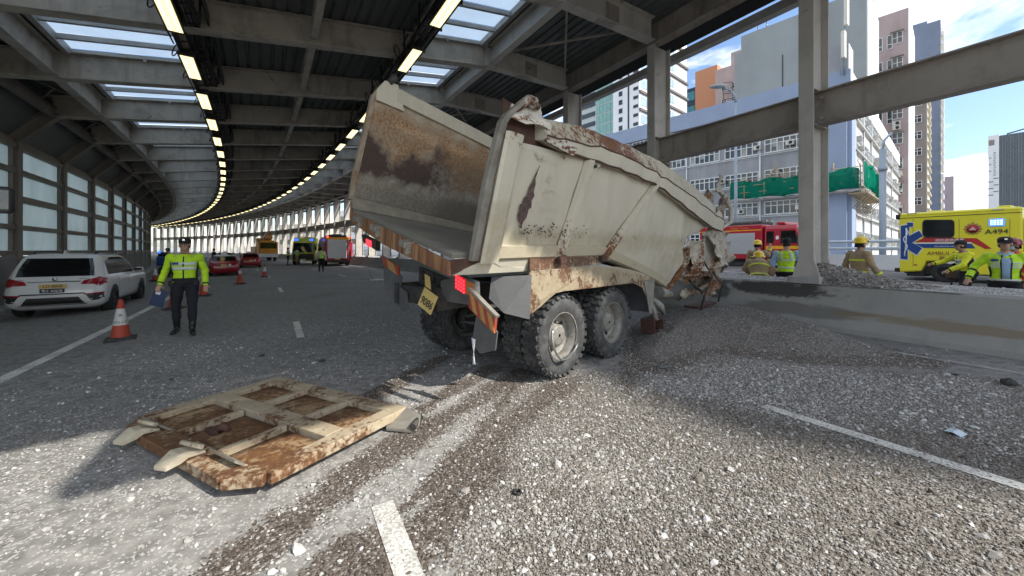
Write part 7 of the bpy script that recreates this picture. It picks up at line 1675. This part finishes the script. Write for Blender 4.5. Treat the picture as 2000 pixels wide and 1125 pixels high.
# the officer walking towards the viewer (faces -y in world, so turned half round)
o1_loc = Vector((-6.11, 7.08, 0))
person('police officer in lime jacket walking towards the viewer with a blue folder', o1_loc, radians(211), dict(anL=(-.12, .10, .09), toL=(-.16, .27, .035), knL=(-.12, .10, .50), anR=(.13, -.10, .10), toR=(.16, .06, .035), knR=(.12, .03, .51), elR=(.285, -.07, 1.16), wrR=(.325, .09, .935), elL=(-.275, -.06, 1.15), wrL=(-.30, .05, .90)),
       dict(kind='jacket', bulk=1.10, glasses=M_GLASSES), 1.02, .0115)
# folder held in his right hand, hanging beside the thigh
fo = thing('folder', 'dark blue folder with white label held in the walking officer\'s right hand', 'folder', o1_loc+Matrix.Rotation(radians(211), 3, 'Z') @ Vector((.345, .12, .80)), radians(211-14))
b = MB(); b.box((0, 0, -.10), (.20, .014, .29), rot=Matrix.Rotation(-.30, 4, 'Y')); b.build('cover', mat('folder_blue', (.02, .035, .10), .4), fo); b = MB(); b.box((.0, .010, -.0), (.07, .004, .06), rot=Matrix.Rotation(-.30, 4, 'Y')); b.build('label_slip', M_WHITED, fo)
fv = dict(vox=.022, fingers=False)
person('far officer in striped lime vest and white sleeves standing behind the far fire engine', (-13.6, 27.0, 0), radians(27), dict(wrR=(.3, .02, .88)), dict(kind='vest', arm=M_WHITES, fore=M_WHITES, bulk=1.08), 1.0, **fv)
person('left officer of the far pair talking beside the rescue van', (-22.9, 38.7, 0), radians(-60), dict(elR=(.3, .12, 1.2), wrR=(.2, .35, 1.15)), dict(kind='vest', arm=M_SHIRT, leg=M_NAVYC), 1.03, **fv)
person('right officer of the far pair, tan trousers, beside the rescue van', (-21.9, 38.6, 0), radians(80), dict(elL=(-.3, .1, 1.2), wrL=(-.2, .3, 1.1)), dict(kind='vest', arm=M_SHIRT, leg=M_TAN), 1.02, **fv)
person('bare-headed person in dark clothes behind the nearer red taxi', (-23.6, 30.0, -.05), radians(150), None, dict(kind='', top=M_BLACKC, hat='none'), 1.0, **fv)
person('person in black standing by the inner wall behind the walking officer', (-20.8, 22.9, -.08), radians(160), None, dict(kind='', top=M_BLACKC), 1.0, **fv)
# beyond the median
person('police officer in open lime jacket and sunglasses striding behind the median, right edge', (9.30, 7.15, .0), radians(134), dict(elR=(.36, -.02, 1.20), wrR=(.44, .14, .99), elL=(-.36, -.02, 1.20), wrL=(-.46, .10, 1.0), knL=(-.12, .12, .5), anL=(-.13, .1, .09), toL=(-.15, .28, .035)),
       dict(kind='open_jacket', bulk=1.12, glasses=M_GLASSES), 1.03, .0115)
person('officer in yellow jacket and cap passing the ambulance with one arm out', (11.15, 9.25, .03), radians(68), dict(chest=(0, .06, 1.30), neck=(0, .10, 1.46), head=(0, .15, 1.61), shR=(.19, .09, 1.40), shL=(-.19, .09, 1.40), elR=(.27, .30, 1.22), wrR=(.22, .52, 1.16), elL=(-.28, .25, 1.15), wrL=(-.22, .46, 1.02), knL=(-.12, .2, .52), anL=(-.12, .15, .1), toL=(-.14, .32, .04)), dict(kind='jacket', top=M_LIMEY, bulk=1.08), 1.02, .014)
person('firefighter in orange jacket, red helmet and face mask at the right edge', (11.55, 8.7, .03), radians(80), None, dict(kind='fire', top=M_ORC, leg=M_ORC, hat='helmet', hatm=M_HELR, mask=1, bulk=1.12), 1.0, .014)
person('firefighter in tan coat and yellow helmet walking right beside the nearest column', (8.22, 8.98, .0), radians(-88), dict(elR=(.29, .02, 1.14), wrR=(.33, .16, .92), elL=(-.28, -.05, 1.15), wrL=(-.30, .04, .92), head=(0, .05, 1.62), chest=(0, .02, 1.3), neck=(0, .03, 1.46)), dict(kind='fire', top=M_TAN, leg=M_TAN, hand=M_BLACKC, hat='helmet', hatm=M_HELY, bulk=1.18), 1.05, .014)
person('police officer in light blue shirt and lime vest, back turned, beside the nearest column', (6.95, 9.6, .0), radians(-38), dict(elR=(.29, -.02, 1.15), wrR=(.33, .14, .95), elL=(-.27, -.05, 1.13), wrL=(-.28, .0, .88), face=(-.5, 1, -.1)), dict(kind='vest', arm=M_SHIRT, fore=M_SKIN, bulk=1.05), 1.06, .014)
person('crouching firefighter in tan coat seen from behind, head bowed', (6.62, 10.15, .0), radians(-32), dict(pelvis=(0, -.08, .72), chest=(0, .12, 1.0), neck=(0, .26, 1.16), head=(0, .42, 1.20), shR=(.20, .18, 1.10), shL=(-.20, .18, 1.10), elR=(.30, .30, .92), elL=(-.30, .30, .92), wrR=(.16, .46, .80), wrL=(-.16, .46, .80), hipR=(.10, -.06, .70), hipL=(-.10, -.06, .70), knR=(.17, .28, .52), knL=(-.17, .28, .52), anR=(.15, -.05, .12), anL=(-.15, -.05, .12), toR=(.17, .12, .04), toL=(-.17, .12, .04)), dict(kind='fire', top=M_TAN, leg=M_TAN, hat='helmet', hatm=M_HELY, bulk=1.2), 1.12, .014)
person('firefighter in tan coat and yellow helmet waving one hand before the red engine', (8.1, 12.5, .06), radians(-33), dict(elR=(.30, .12, 1.30), wrR=(.33, .20, 1.56), elL=(-.27, .05, 1.15), wrL=(-.2, .2, .98)), dict(kind='fire', top=M_TAN, leg=M_TAN, hat='helmet', hatm=M_HELY, bulk=1.15), 1.02, .015)
cs = thing('equipment_case', 'brown equipment case standing in front of the ambulance skirt', 'case', (11.55, 9.75, .02), radians(100))
b = MB(); b.box((0, 0, .93), (.28, .56, .24)); b.build('shell', mat('brown_case', (.13, .075, .04), .6), cs, bevel=.03); b = MB(); b.tube([(0, -.1, 1.05), (0, -.08, 1.10), (0, .08, 1.10), (0, .1, 1.05)], .015, 6); b.build('handle', M_BLACK, cs)
b = MB()
for y in (-.2, .2):
    for x in (-.1, .1): b.bar((x, y, 0), (x*.8, y*.8, .82), .03, .03, 0, (0, 1, 0))
b.box((0, 0, .80), (.3, .55, .02)); b.build('trolley', M_BLACK, cs)
# ---------------------------------------------------------------- cones, rubble, gravel
M_CONER = mat('cone_red', (.42, .055, .025), .6, var=.15, scale=6, dirt=(.2, .05, .03), dirt_amt=.4); M_CONEW = mat('cone_sleeve', (.62, .62, .60), .5, var=.1, scale=8, dirt=(.35, .34, .32), dirt_amt=.4); M_CONEB = mat('cone_base', (.028, .026, .026), .8, var=.3, dirt=(.14, .13, .12), dirt_amt=.5, dscale=6)
def cone_parts(par, stripes=((.30, .56),), text=None):
    b = MB(); b.box((0, 0, .02), (.42, .42, .04)); b.box((0, 0, .05), (.32, .32, .03), taper=.85); b.build('base', M_CONEB, par, bevel=.01)
    b = MB(); b.lathe([(.145, .055), (.135, .075), (.032, .74), (.022, .75), (.001, .745)], 24); b.build('shell', M_CONER, par)
    for z0, z1 in stripes:
        r = lambda z: .135-.103*(z-.075)/.665+.003
        b = MB(); b.lathe([(r(z0), z0), (r(z1), z1)], 24, 0, None, True, False); sl = b.build('sleeve', M_CONEW, par)
        if text:
            b = MB(); me = text_mesh(text, .062, M_INK, extrude=.0)
            for v in me.vertices:
                x, y, z = v.co; zz = z0+.035+y; rr_ = r(zz)+.002; a = x/rr_; v.co = (rr_*sin(a), -rr_*cos(a), zz)
            obj('lettering', me, sl)
            b = MB(); b.lathe([(.0, 0), (.028, .001)], 12, 0, Matrix.Translation((0, -r(.46)-.002, .46)) @ Matrix.Rotation(pi/2, 4, 'X')); b.build('emblem', mat('cone_emblem', (.25, .27, .28), .6), sl)
CN = 'red and white traffic cones in the tunnel'
for (x, y, t, text, st, lab, rz) in ((-6.9, 6.68, -2.46, 'POLICE', ((.28, .58),), 'nearest traffic cone, lettered white sleeve, on the edge line by the white car', .75), (-9.0, 10.1, 0, None, ((.36, .58),), 'traffic cone half hidden by the walking officer\'s right leg', .4), (-10.5, 12.9, 0, None, ((.42, .62),), 'traffic cone behind the walking officer\'s left hand', .5), (-12.5, 17.4, 0, None, ((.5, .66),), 'dull traffic cone on the lane beside the nearer red taxi', .3), (-14.3, 21.9, 0, None, ((.34, .62),), 'traffic cone out in the lane right of the taxis', .6), (-19.3, 20.5, 0, None, ((.34, .72),), 'white-topped traffic cone beside the inner wall past the white car', .2)):
    z = 0 if t == 0 and x > -18 else (gz(t) if t else -.12); c = thing('traffic_cone', lab, 'traffic cone', (x, y, z), rz, CN); c.scale = (.95,)*3; cone_parts(c, st, text)
# debris
def scrap(name, label, cat, loc, build, m, rot=0.): th = thing(name, label, cat, loc, rot); b = MB(); build(b); b.build('shell', m, th); return th
def lump(b, r, seed, fl=.6):
    q = random.Random(seed); b.lathe([(r*(.25+.1*q.random()), 0), (r*(.9+.2*q.random()), r*.25*fl), (r*(.8+.3*q.random()), r*.7*fl), (r*.35, r*1.1*fl), (.004, r*1.15*fl)], 9, 0, Matrix.Rotation(q.random()*.6, 4, 'X'), False); b.v[:] = [p*(1+.22*(q.random()-.5)) for p in b.v]
M_STONE = mat('dark_stone', (.05, .048, .046), .85, var=.3, scale=12); M_ICE = mat('pale_plastic', (.50, .62, .68), .4, var=.15, scale=9)
scrap('stone', 'dark grey lump of rock on the gravel near the median, right edge', 'stone', PG(1970, 752), lambda b: lump(b, .065, 1, 1.1), M_STONE)
scrap('plastic_shard', 'crumpled pale blue plastic shard on the sunlit gravel', 'plastic shard', PG(1877, 857), lambda b: b.sheet([[(x*.06, y*.05, .012+.02*((x*3+y*5) % 3)/2) for y in range(3)] for x in range(3)], .003, 0, False), M_ICE, .4)
scrap('plastic_scrap', 'flat bluish plastic scrap beside the dark gravel heap', 'plastic scrap', PG(1303, 723), lambda b: b.sheet([[(x*.08-.08, y*.03, .03+.01*x) for y in range(3)] for x in range(3)], .004, 0, False), mat('blue_grey_plastic', (.16, .19, .21), .5), .1)
scrap('rubber_ring', 'small black rubber ring lying on the gravel in the foreground', 'ring', PG(1010, 965)+Vector((0, 0, .012)), lambda b: b.tube([(.024*cos(a), .024*sin(a), .004*sin(3*a)) for a in np.linspace(0, 2*pi, 18)], .008, 6), M_BLACK)
scrap('stone', 'small black fragment on the grey road above the tailgate', 'stone', PG(629, 706), lambda b: lump(b, .045, 3, .5), M_STONE); scrap('stone', 'tiny black chip left of the tailgate on dark road', 'stone', PG(334, 742), lambda b: lump(b, .025, 4, .5), M_STONE)
scrap('stone', 'dark chip on the road between tailgate and officer', 'stone', PG(511, 696), lambda b: lump(b, .04, 5, .4), M_STONE); scrap('stone', 'dark pebble half way to the median on grey gravel', 'stone', PG(1866, 733), lambda b: lump(b, .028, 6, .8), M_STONE)
bg_ = thing('torn_sack', 'crumpled pale sack with twigs behind the truck\'s rear flap', 'sack', PG(738, 549), .3)
b = MB(); b.sheet([[(-.35+.09*x+.03*sin(y*3), -.12+.07*y, .02+.09*abs(sin(1.7*x+2.3*y))*(1-abs(y-2)/3)) for y in range(5)] for x in range(9)], .01, 0, False); b.build('cloth', mat('pale_sack', (.52, .50, .42), .85), bg_)
b = MB(); b.tube([(-.2, 0, .05), (-.35, .05, .32), (-.42, .02, .58)], .012, 5); b.tube([(-.1, .05, .04), (-.5, .1, .10), (-.95, .0, .12)], .009, 5); b.build('twig', M_BARK, bg_)
# gravel heap spilled against the median: a height field plus the loose stones on it
def gravel_bed_mat(name, c0, c1, c2):
    m, nt, b = nmat(name); v = coords(nt, rand=False); vo = N(nt, 'ShaderNodeTexVoronoi'); vo.inputs['Scale'].default_value = 70; L(nt, v, vo.inputs['Vector']); s2 = N(nt, 'ShaderNodeSeparateColor'); L(nt, vo.outputs['Color'], s2.inputs[0])
    r = N(nt, 'ShaderNodeValToRGB'); L(nt, s2.outputs[0], r.inputs[0]); e = r.color_ramp.elements; e[0].color = c0+(1,); e[1].color = c2+(1,); x = e.new(.6); x.color = c1+(1,)
    L(nt, r.outputs[0], b.inputs['Base Color']); b.inputs['Roughness'].default_value = .9; bump(nt, b, mth(nt, 'SUBTRACT', 1., vo.outputs['Distance']), 1., .012); return m
M_BED = gravel_bed_mat('brown_gravel_bed', (.095, .085, .074), (.21, .19, .17), (.34, .315, .29)); M_BEDG = gravel_bed_mat('grey_gravel_bed', (.12, .115, .11), (.26, .25, .235), (.52, .51, .49))
HEAP = seg_poly([(1235, 690), (1240, 645), (1300, 606), (1420, 602), (1520, 622), (1640, 655), (1760, 690), (1720, 700), (1560, 694), (1420, 676), (1340, 690), (1285, 712)])
def heap_h(X, Y):
    d = sdf_poly(X, Y, HEAP); w = fbm2(X*2.2, Y*2.2, 21)-.47
    base = np.clip(d+.10*w, 0, None); return np.minimum(.25, base*.32)*(1+.5*w)+.012*(fbm2(X*14, Y*14, 22)-.47)*(base > 0)
gx = np.arange(.8, 8.2, .045); gy = np.arange(5.0, 11.2, .045); GX, GY = np.meshgrid(gx, gy, indexing='ij'); Hh = heap_h(GX, GY)
ok = Hh > .004; vs = []; fs = []; idm = -np.ones(GX.shape, int)
okd = ok.copy(); okd[:-1] |= ok[1:]; okd[:, :-1] |= ok[:, 1:]; okd[1:] |= ok[:-1]; okd[:, 1:] |= ok[:, :-1]
for i, j in zip(*np.nonzero(okd)): idm[i, j] = len(vs); vs.append((GX[i, j], GY[i, j], Hh[i, j] if ok[i, j] else -.02))
for i in range(len(gx)-1):
    for j in range(len(gy)-1):
        q = (idm[i, j], idm[i+1, j], idm[i+1, j+1], idm[i, j+1])
        if min(q) >= 0: fs.append(q)
b = MB(); b.add(vs, fs, 0, True); b.build('gravel_heap', M_BED, kind='stuff')
# the small heap on the median by the nearest column
cx, cy = RW(3.35, 10.05).xy
gx = np.arange(cx-.2, cx+2.0, .05); b = MB(); g = []
for x in np.arange(-.9, 2.3, .06):
    row = []
    for y in np.arange(-.8, .85, .06):
        p = RW(3.62-x*.9, 9.95+y*.9); h = .42*max(0, 1-abs(x-.05)/(1.9 if x > 0 else .5))**1.3*max(0, 1-(abs(y)/.8)**2); h += .03*(float(fbm2(p.x*9, p.y*9, 5))-.47)*(h > .01); row.append(Vector((p.x, p.y, .87+h)))
    g.append(row)
b.loft(g, 0, True, False, False); b.build('gravel_heap', M_BEDG, kind='stuff')
HEAP2 = [(p.x, p.y, p.z) for r in g for p in r]
# loose stones: points with their own size, turn and tint, each carrying a small rough stone
def stone_mat(name, stops):
    m, nt, b = nmat(name); oi = N(nt, 'ShaderNodeObjectInfo'); r = N(nt, 'ShaderNodeValToRGB'); L(nt, oi.outputs['Random'], r.inputs[0]); e = r.color_ramp.elements
    e[0].position = stops[0][0]; e[0].color = stops[0][1]+(1,); e[1].position = stops[-1][0]; e[1].color = stops[-1][1]+(1,)
    for p, c in stops[1:-1]: x = e.new(p); x.color = c+(1,)
    L(nt, r.outputs[0], b.inputs['Base Color']); b.inputs['Roughness'].default_value = .85; return m
M_SP = stone_mat('pale_stone', [(0, (.095, .082, .068)), (.25, (.175, .152, .127)), (.6, (.26, .234, .203)), (.9, (.37, .35, .32)), (1, (.54, .53, .51))])
M_SW = stone_mat('white_stone', [(0, (.24, .225, .205)), (.5, (.38, .365, .345)), (1, (.62, .61, .59))]); M_SB = stone_mat('brown_stone', [(0, (.10, .089, .078)), (.5, (.225, .203, .18)), (.85, (.36, .335, .31)), (1, (.55, .53, .50))])
def scatter(name, pts, scl, m, seed):
    r = np.random.RandomState(seed); n = len(pts); me = bpy.data.meshes.new(name); me.vertices.add(n); me.vertices.foreach_set('co', np.asarray(pts, np.float32).ravel())
    a = me.attributes.new('size', 'FLOAT_VECTOR', 'POINT'); sv = scl[:, None]*np.stack([.75+.6*r.rand(n), .75+.6*r.rand(n), .5+.45*r.rand(n)], -1); a.data.foreach_set('vector', sv.astype(np.float32).ravel())
    a = me.attributes.new('turn', 'FLOAT_VECTOR', 'POINT'); a.data.foreach_set('vector', np.stack([(r.rand(n)-.5)*1.1, (r.rand(n)-.5)*1.1, r.rand(n)*6.28], -1).astype(np.float32).ravel())
    o = bpy.data.objects.new(name, me); COL.objects.link(o); o['kind'] = 'stuff'
    ng = bpy.data.node_groups.new('stones', 'GeometryNodeTree'); ng.interface.new_socket('Geometry', in_out='INPUT', socket_type='NodeSocketGeometry'); ng.interface.new_socket('Geometry', in_out='OUTPUT', socket_type='NodeSocketGeometry')
    gi = ng.nodes.new('NodeGroupInput'); go = ng.nodes.new('NodeGroupOutput'); ip = ng.nodes.new('GeometryNodeInstanceOnPoints'); ico = ng.nodes.new('GeometryNodeMeshIcoSphere'); ico.inputs['Radius'].default_value = 1; ico.inputs['Subdivisions'].default_value = 1
    sp_ = ng.nodes.new('GeometryNodeSetPosition'); nz = ng.nodes.new('ShaderNodeTexWhiteNoise'); nz.noise_dimensions = '3D'; ps = ng.nodes.new('GeometryNodeInputPosition'); ng.links.new(ps.outputs[0], nz.inputs['Vector']); sb = ng.nodes.new('ShaderNodeVectorMath'); sb.operation = 'MULTIPLY_ADD'; sb.inputs[1].default_value = (.55,)*3; sb.inputs[2].default_value = (-.27,)*3
    ng.links.new(nz.outputs['Color'], sb.inputs[0]); ng.links.new(ico.outputs[0], sp_.inputs['Geometry']); ng.links.new(sb.outputs[0], sp_.inputs['Offset']); sm = ng.nodes.new('GeometryNodeSetMaterial'); sm.inputs['Material'].default_value = m; ng.links.new(sp_.outputs[0], sm.inputs[0])
    a1 = ng.nodes.new('GeometryNodeInputNamedAttribute'); a1.data_type = 'FLOAT_VECTOR'; a1.inputs['Name'].default_value = 'size'; a2 = ng.nodes.new('GeometryNodeInputNamedAttribute'); a2.data_type = 'FLOAT_VECTOR'; a2.inputs['Name'].default_value = 'turn'
    ng.links.new(gi.outputs[0], ip.inputs['Points']); ng.links.new(sm.outputs[0], ip.inputs['Instance']); ng.links.new(a1.outputs[0], ip.inputs['Scale']); ng.links.new(a2.outputs[0], ip.inputs['Rotation']); ng.links.new(ip.outputs[0], go.inputs[0])
    md = o.modifiers.new('stones', 'NODES'); md.node_group = ng; return o
def sample(n, seed, rmax):
    """random ground points round the spill, thinning with distance from its middle"""
    r = np.random.RandomState(seed); a = r.rand(n)*2*pi; q = rmax*r.rand(n)**.75; return .6+q*np.cos(a), 2.6+q*np.sin(a), r
def on_road(X, Y):
    c = np.array([-R0*cos(TH), -R0*sin(TH)]); t = np.hypot(X-c[0], Y-c[1])-R0; return t
def paint_free(X, Y, keep):
    """the painted dashes were swept nearly clear"""
    c = np.array([-R0*cos(TH), -R0*sin(TH)]); t = np.hypot(X-c[0], Y-c[1])-R0; s = (np.arctan2(Y-c[1], X-c[0])-TH)*R0
    on = ((abs(t-.49) < .085) & (s < 2.42)) | ((abs(t-(4.2-.05*s)) < .08) & (s < 2.0)); return ~on | keep
def gate_free(X, Y):
    dx = X+2.75; dy = Y-4.47; lx = dx*.872-dy*.49; ly = -dx*.49-dy*.872; return ~((lx > -.05) & (lx < 2.15) & (ly > -.05) & (ly < 1.43))
X, Y, r = sample(640000, 31, 7.5); t = on_road(X, Y); d, br, sp, du = cover(X, Y); gt = gate_free(X, Y); rd = r.rand(len(X)); inv = (t > -6) & (t < 8.95) & gt & (Y > .9) & paint_free(X, Y, r.rand(len(X)) < .14)
sz = np.exp(r.randn(len(X))*.48)*np.where(r.rand(len(X)) < .004, 1.6, 1.)
k = inv & (rd < d*.62); PALE = seg_poly([(1290, 735), (1380, 695), (1640, 722), (1900, 735), (2060, 780), (2060, 880), (1500, 800), (1250, 768), (1160, 745), (1190, 725)])
pz = sst(sdf_poly(X, Y, PALE)+(fbm2(X*2.1, Y*2.1, 41)-.47)*.8, -.25, .25); kp = k & (r.rand(len(X)) < pz*.95); k &= ~kp  # paler stones, partly real, partly lifting the tone of this shaded patch
scatter('gravel', np.stack([X, Y, .004+0*X], -1)[k], (.0047*sz)[k], M_SP, 1)
scatter('gravel', np.stack([X, Y, .004+0*X], -1)[kp], (.0062*sz)[kp], M_SW, 6)
k2 = inv & (rd > .62) & ((rd-.62)/.38 < np.clip(sp*1.1+.14*d+.10*br, 0, 1)*.30); scatter('gravel', np.stack([X, Y, .004+0*X], -1)[k2], (.0066*sz)[k2], M_SW, 2)
X, Y, r = sample(340000, 32, 8.5); t = on_road(X, Y); d, br, sp, du = cover(X, Y); hh = np.maximum(0, heap_h(X, Y)); rd = r.rand(len(X)); inv = (t > -6) & (t < 8.95) & gate_free(X, Y) & (Y > .9) & paint_free(X, Y, r.rand(len(X)) < .14)
sz = np.exp(r.randn(len(X))*.4); k = inv & (rd < br*.8); M_ST = stone_mat('damp_stone', [(0, (.045, .037, .03)), (.6, (.115, .096, .08)), (.93, (.20, .175, .152)), (1, (.42, .40, .37))])
ph = sdf_poly(X, Y, POLY_PILE) > -.15; scatter('gravel', np.stack([X, Y, .004+hh], -1)[k & ph], (.0062*sz)[k & ph], M_SB, 3); scatter('gravel', np.stack([X, Y, .003+hh], -1)[k & ~ph], (.0050*sz)[k & ~ph], M_ST, 7)
hp = np.array(HEAP2); hp = hp[hp[:, 2] > .885]; r = np.random.RandomState(9); ii = r.randint(0, len(hp), 9000); pp = hp[ii]+np.stack([(r.rand(9000)-.5)*.08, (r.rand(9000)-.5)*.08, 0*ii], -1); scatter('gravel', pp, .012*np.exp(r.randn(9000)*.4), M_SP, 4)
ss = r.rand(16000)*14-4; tt = 9.35+r.rand(16000)*1.6; pp = np.array([tuple(RW(a, c, .89)) for a, c in zip(ss, tt)]); scatter('gravel', pp, .008*np.exp(r.randn(16000)*.4), M_SW, 5)
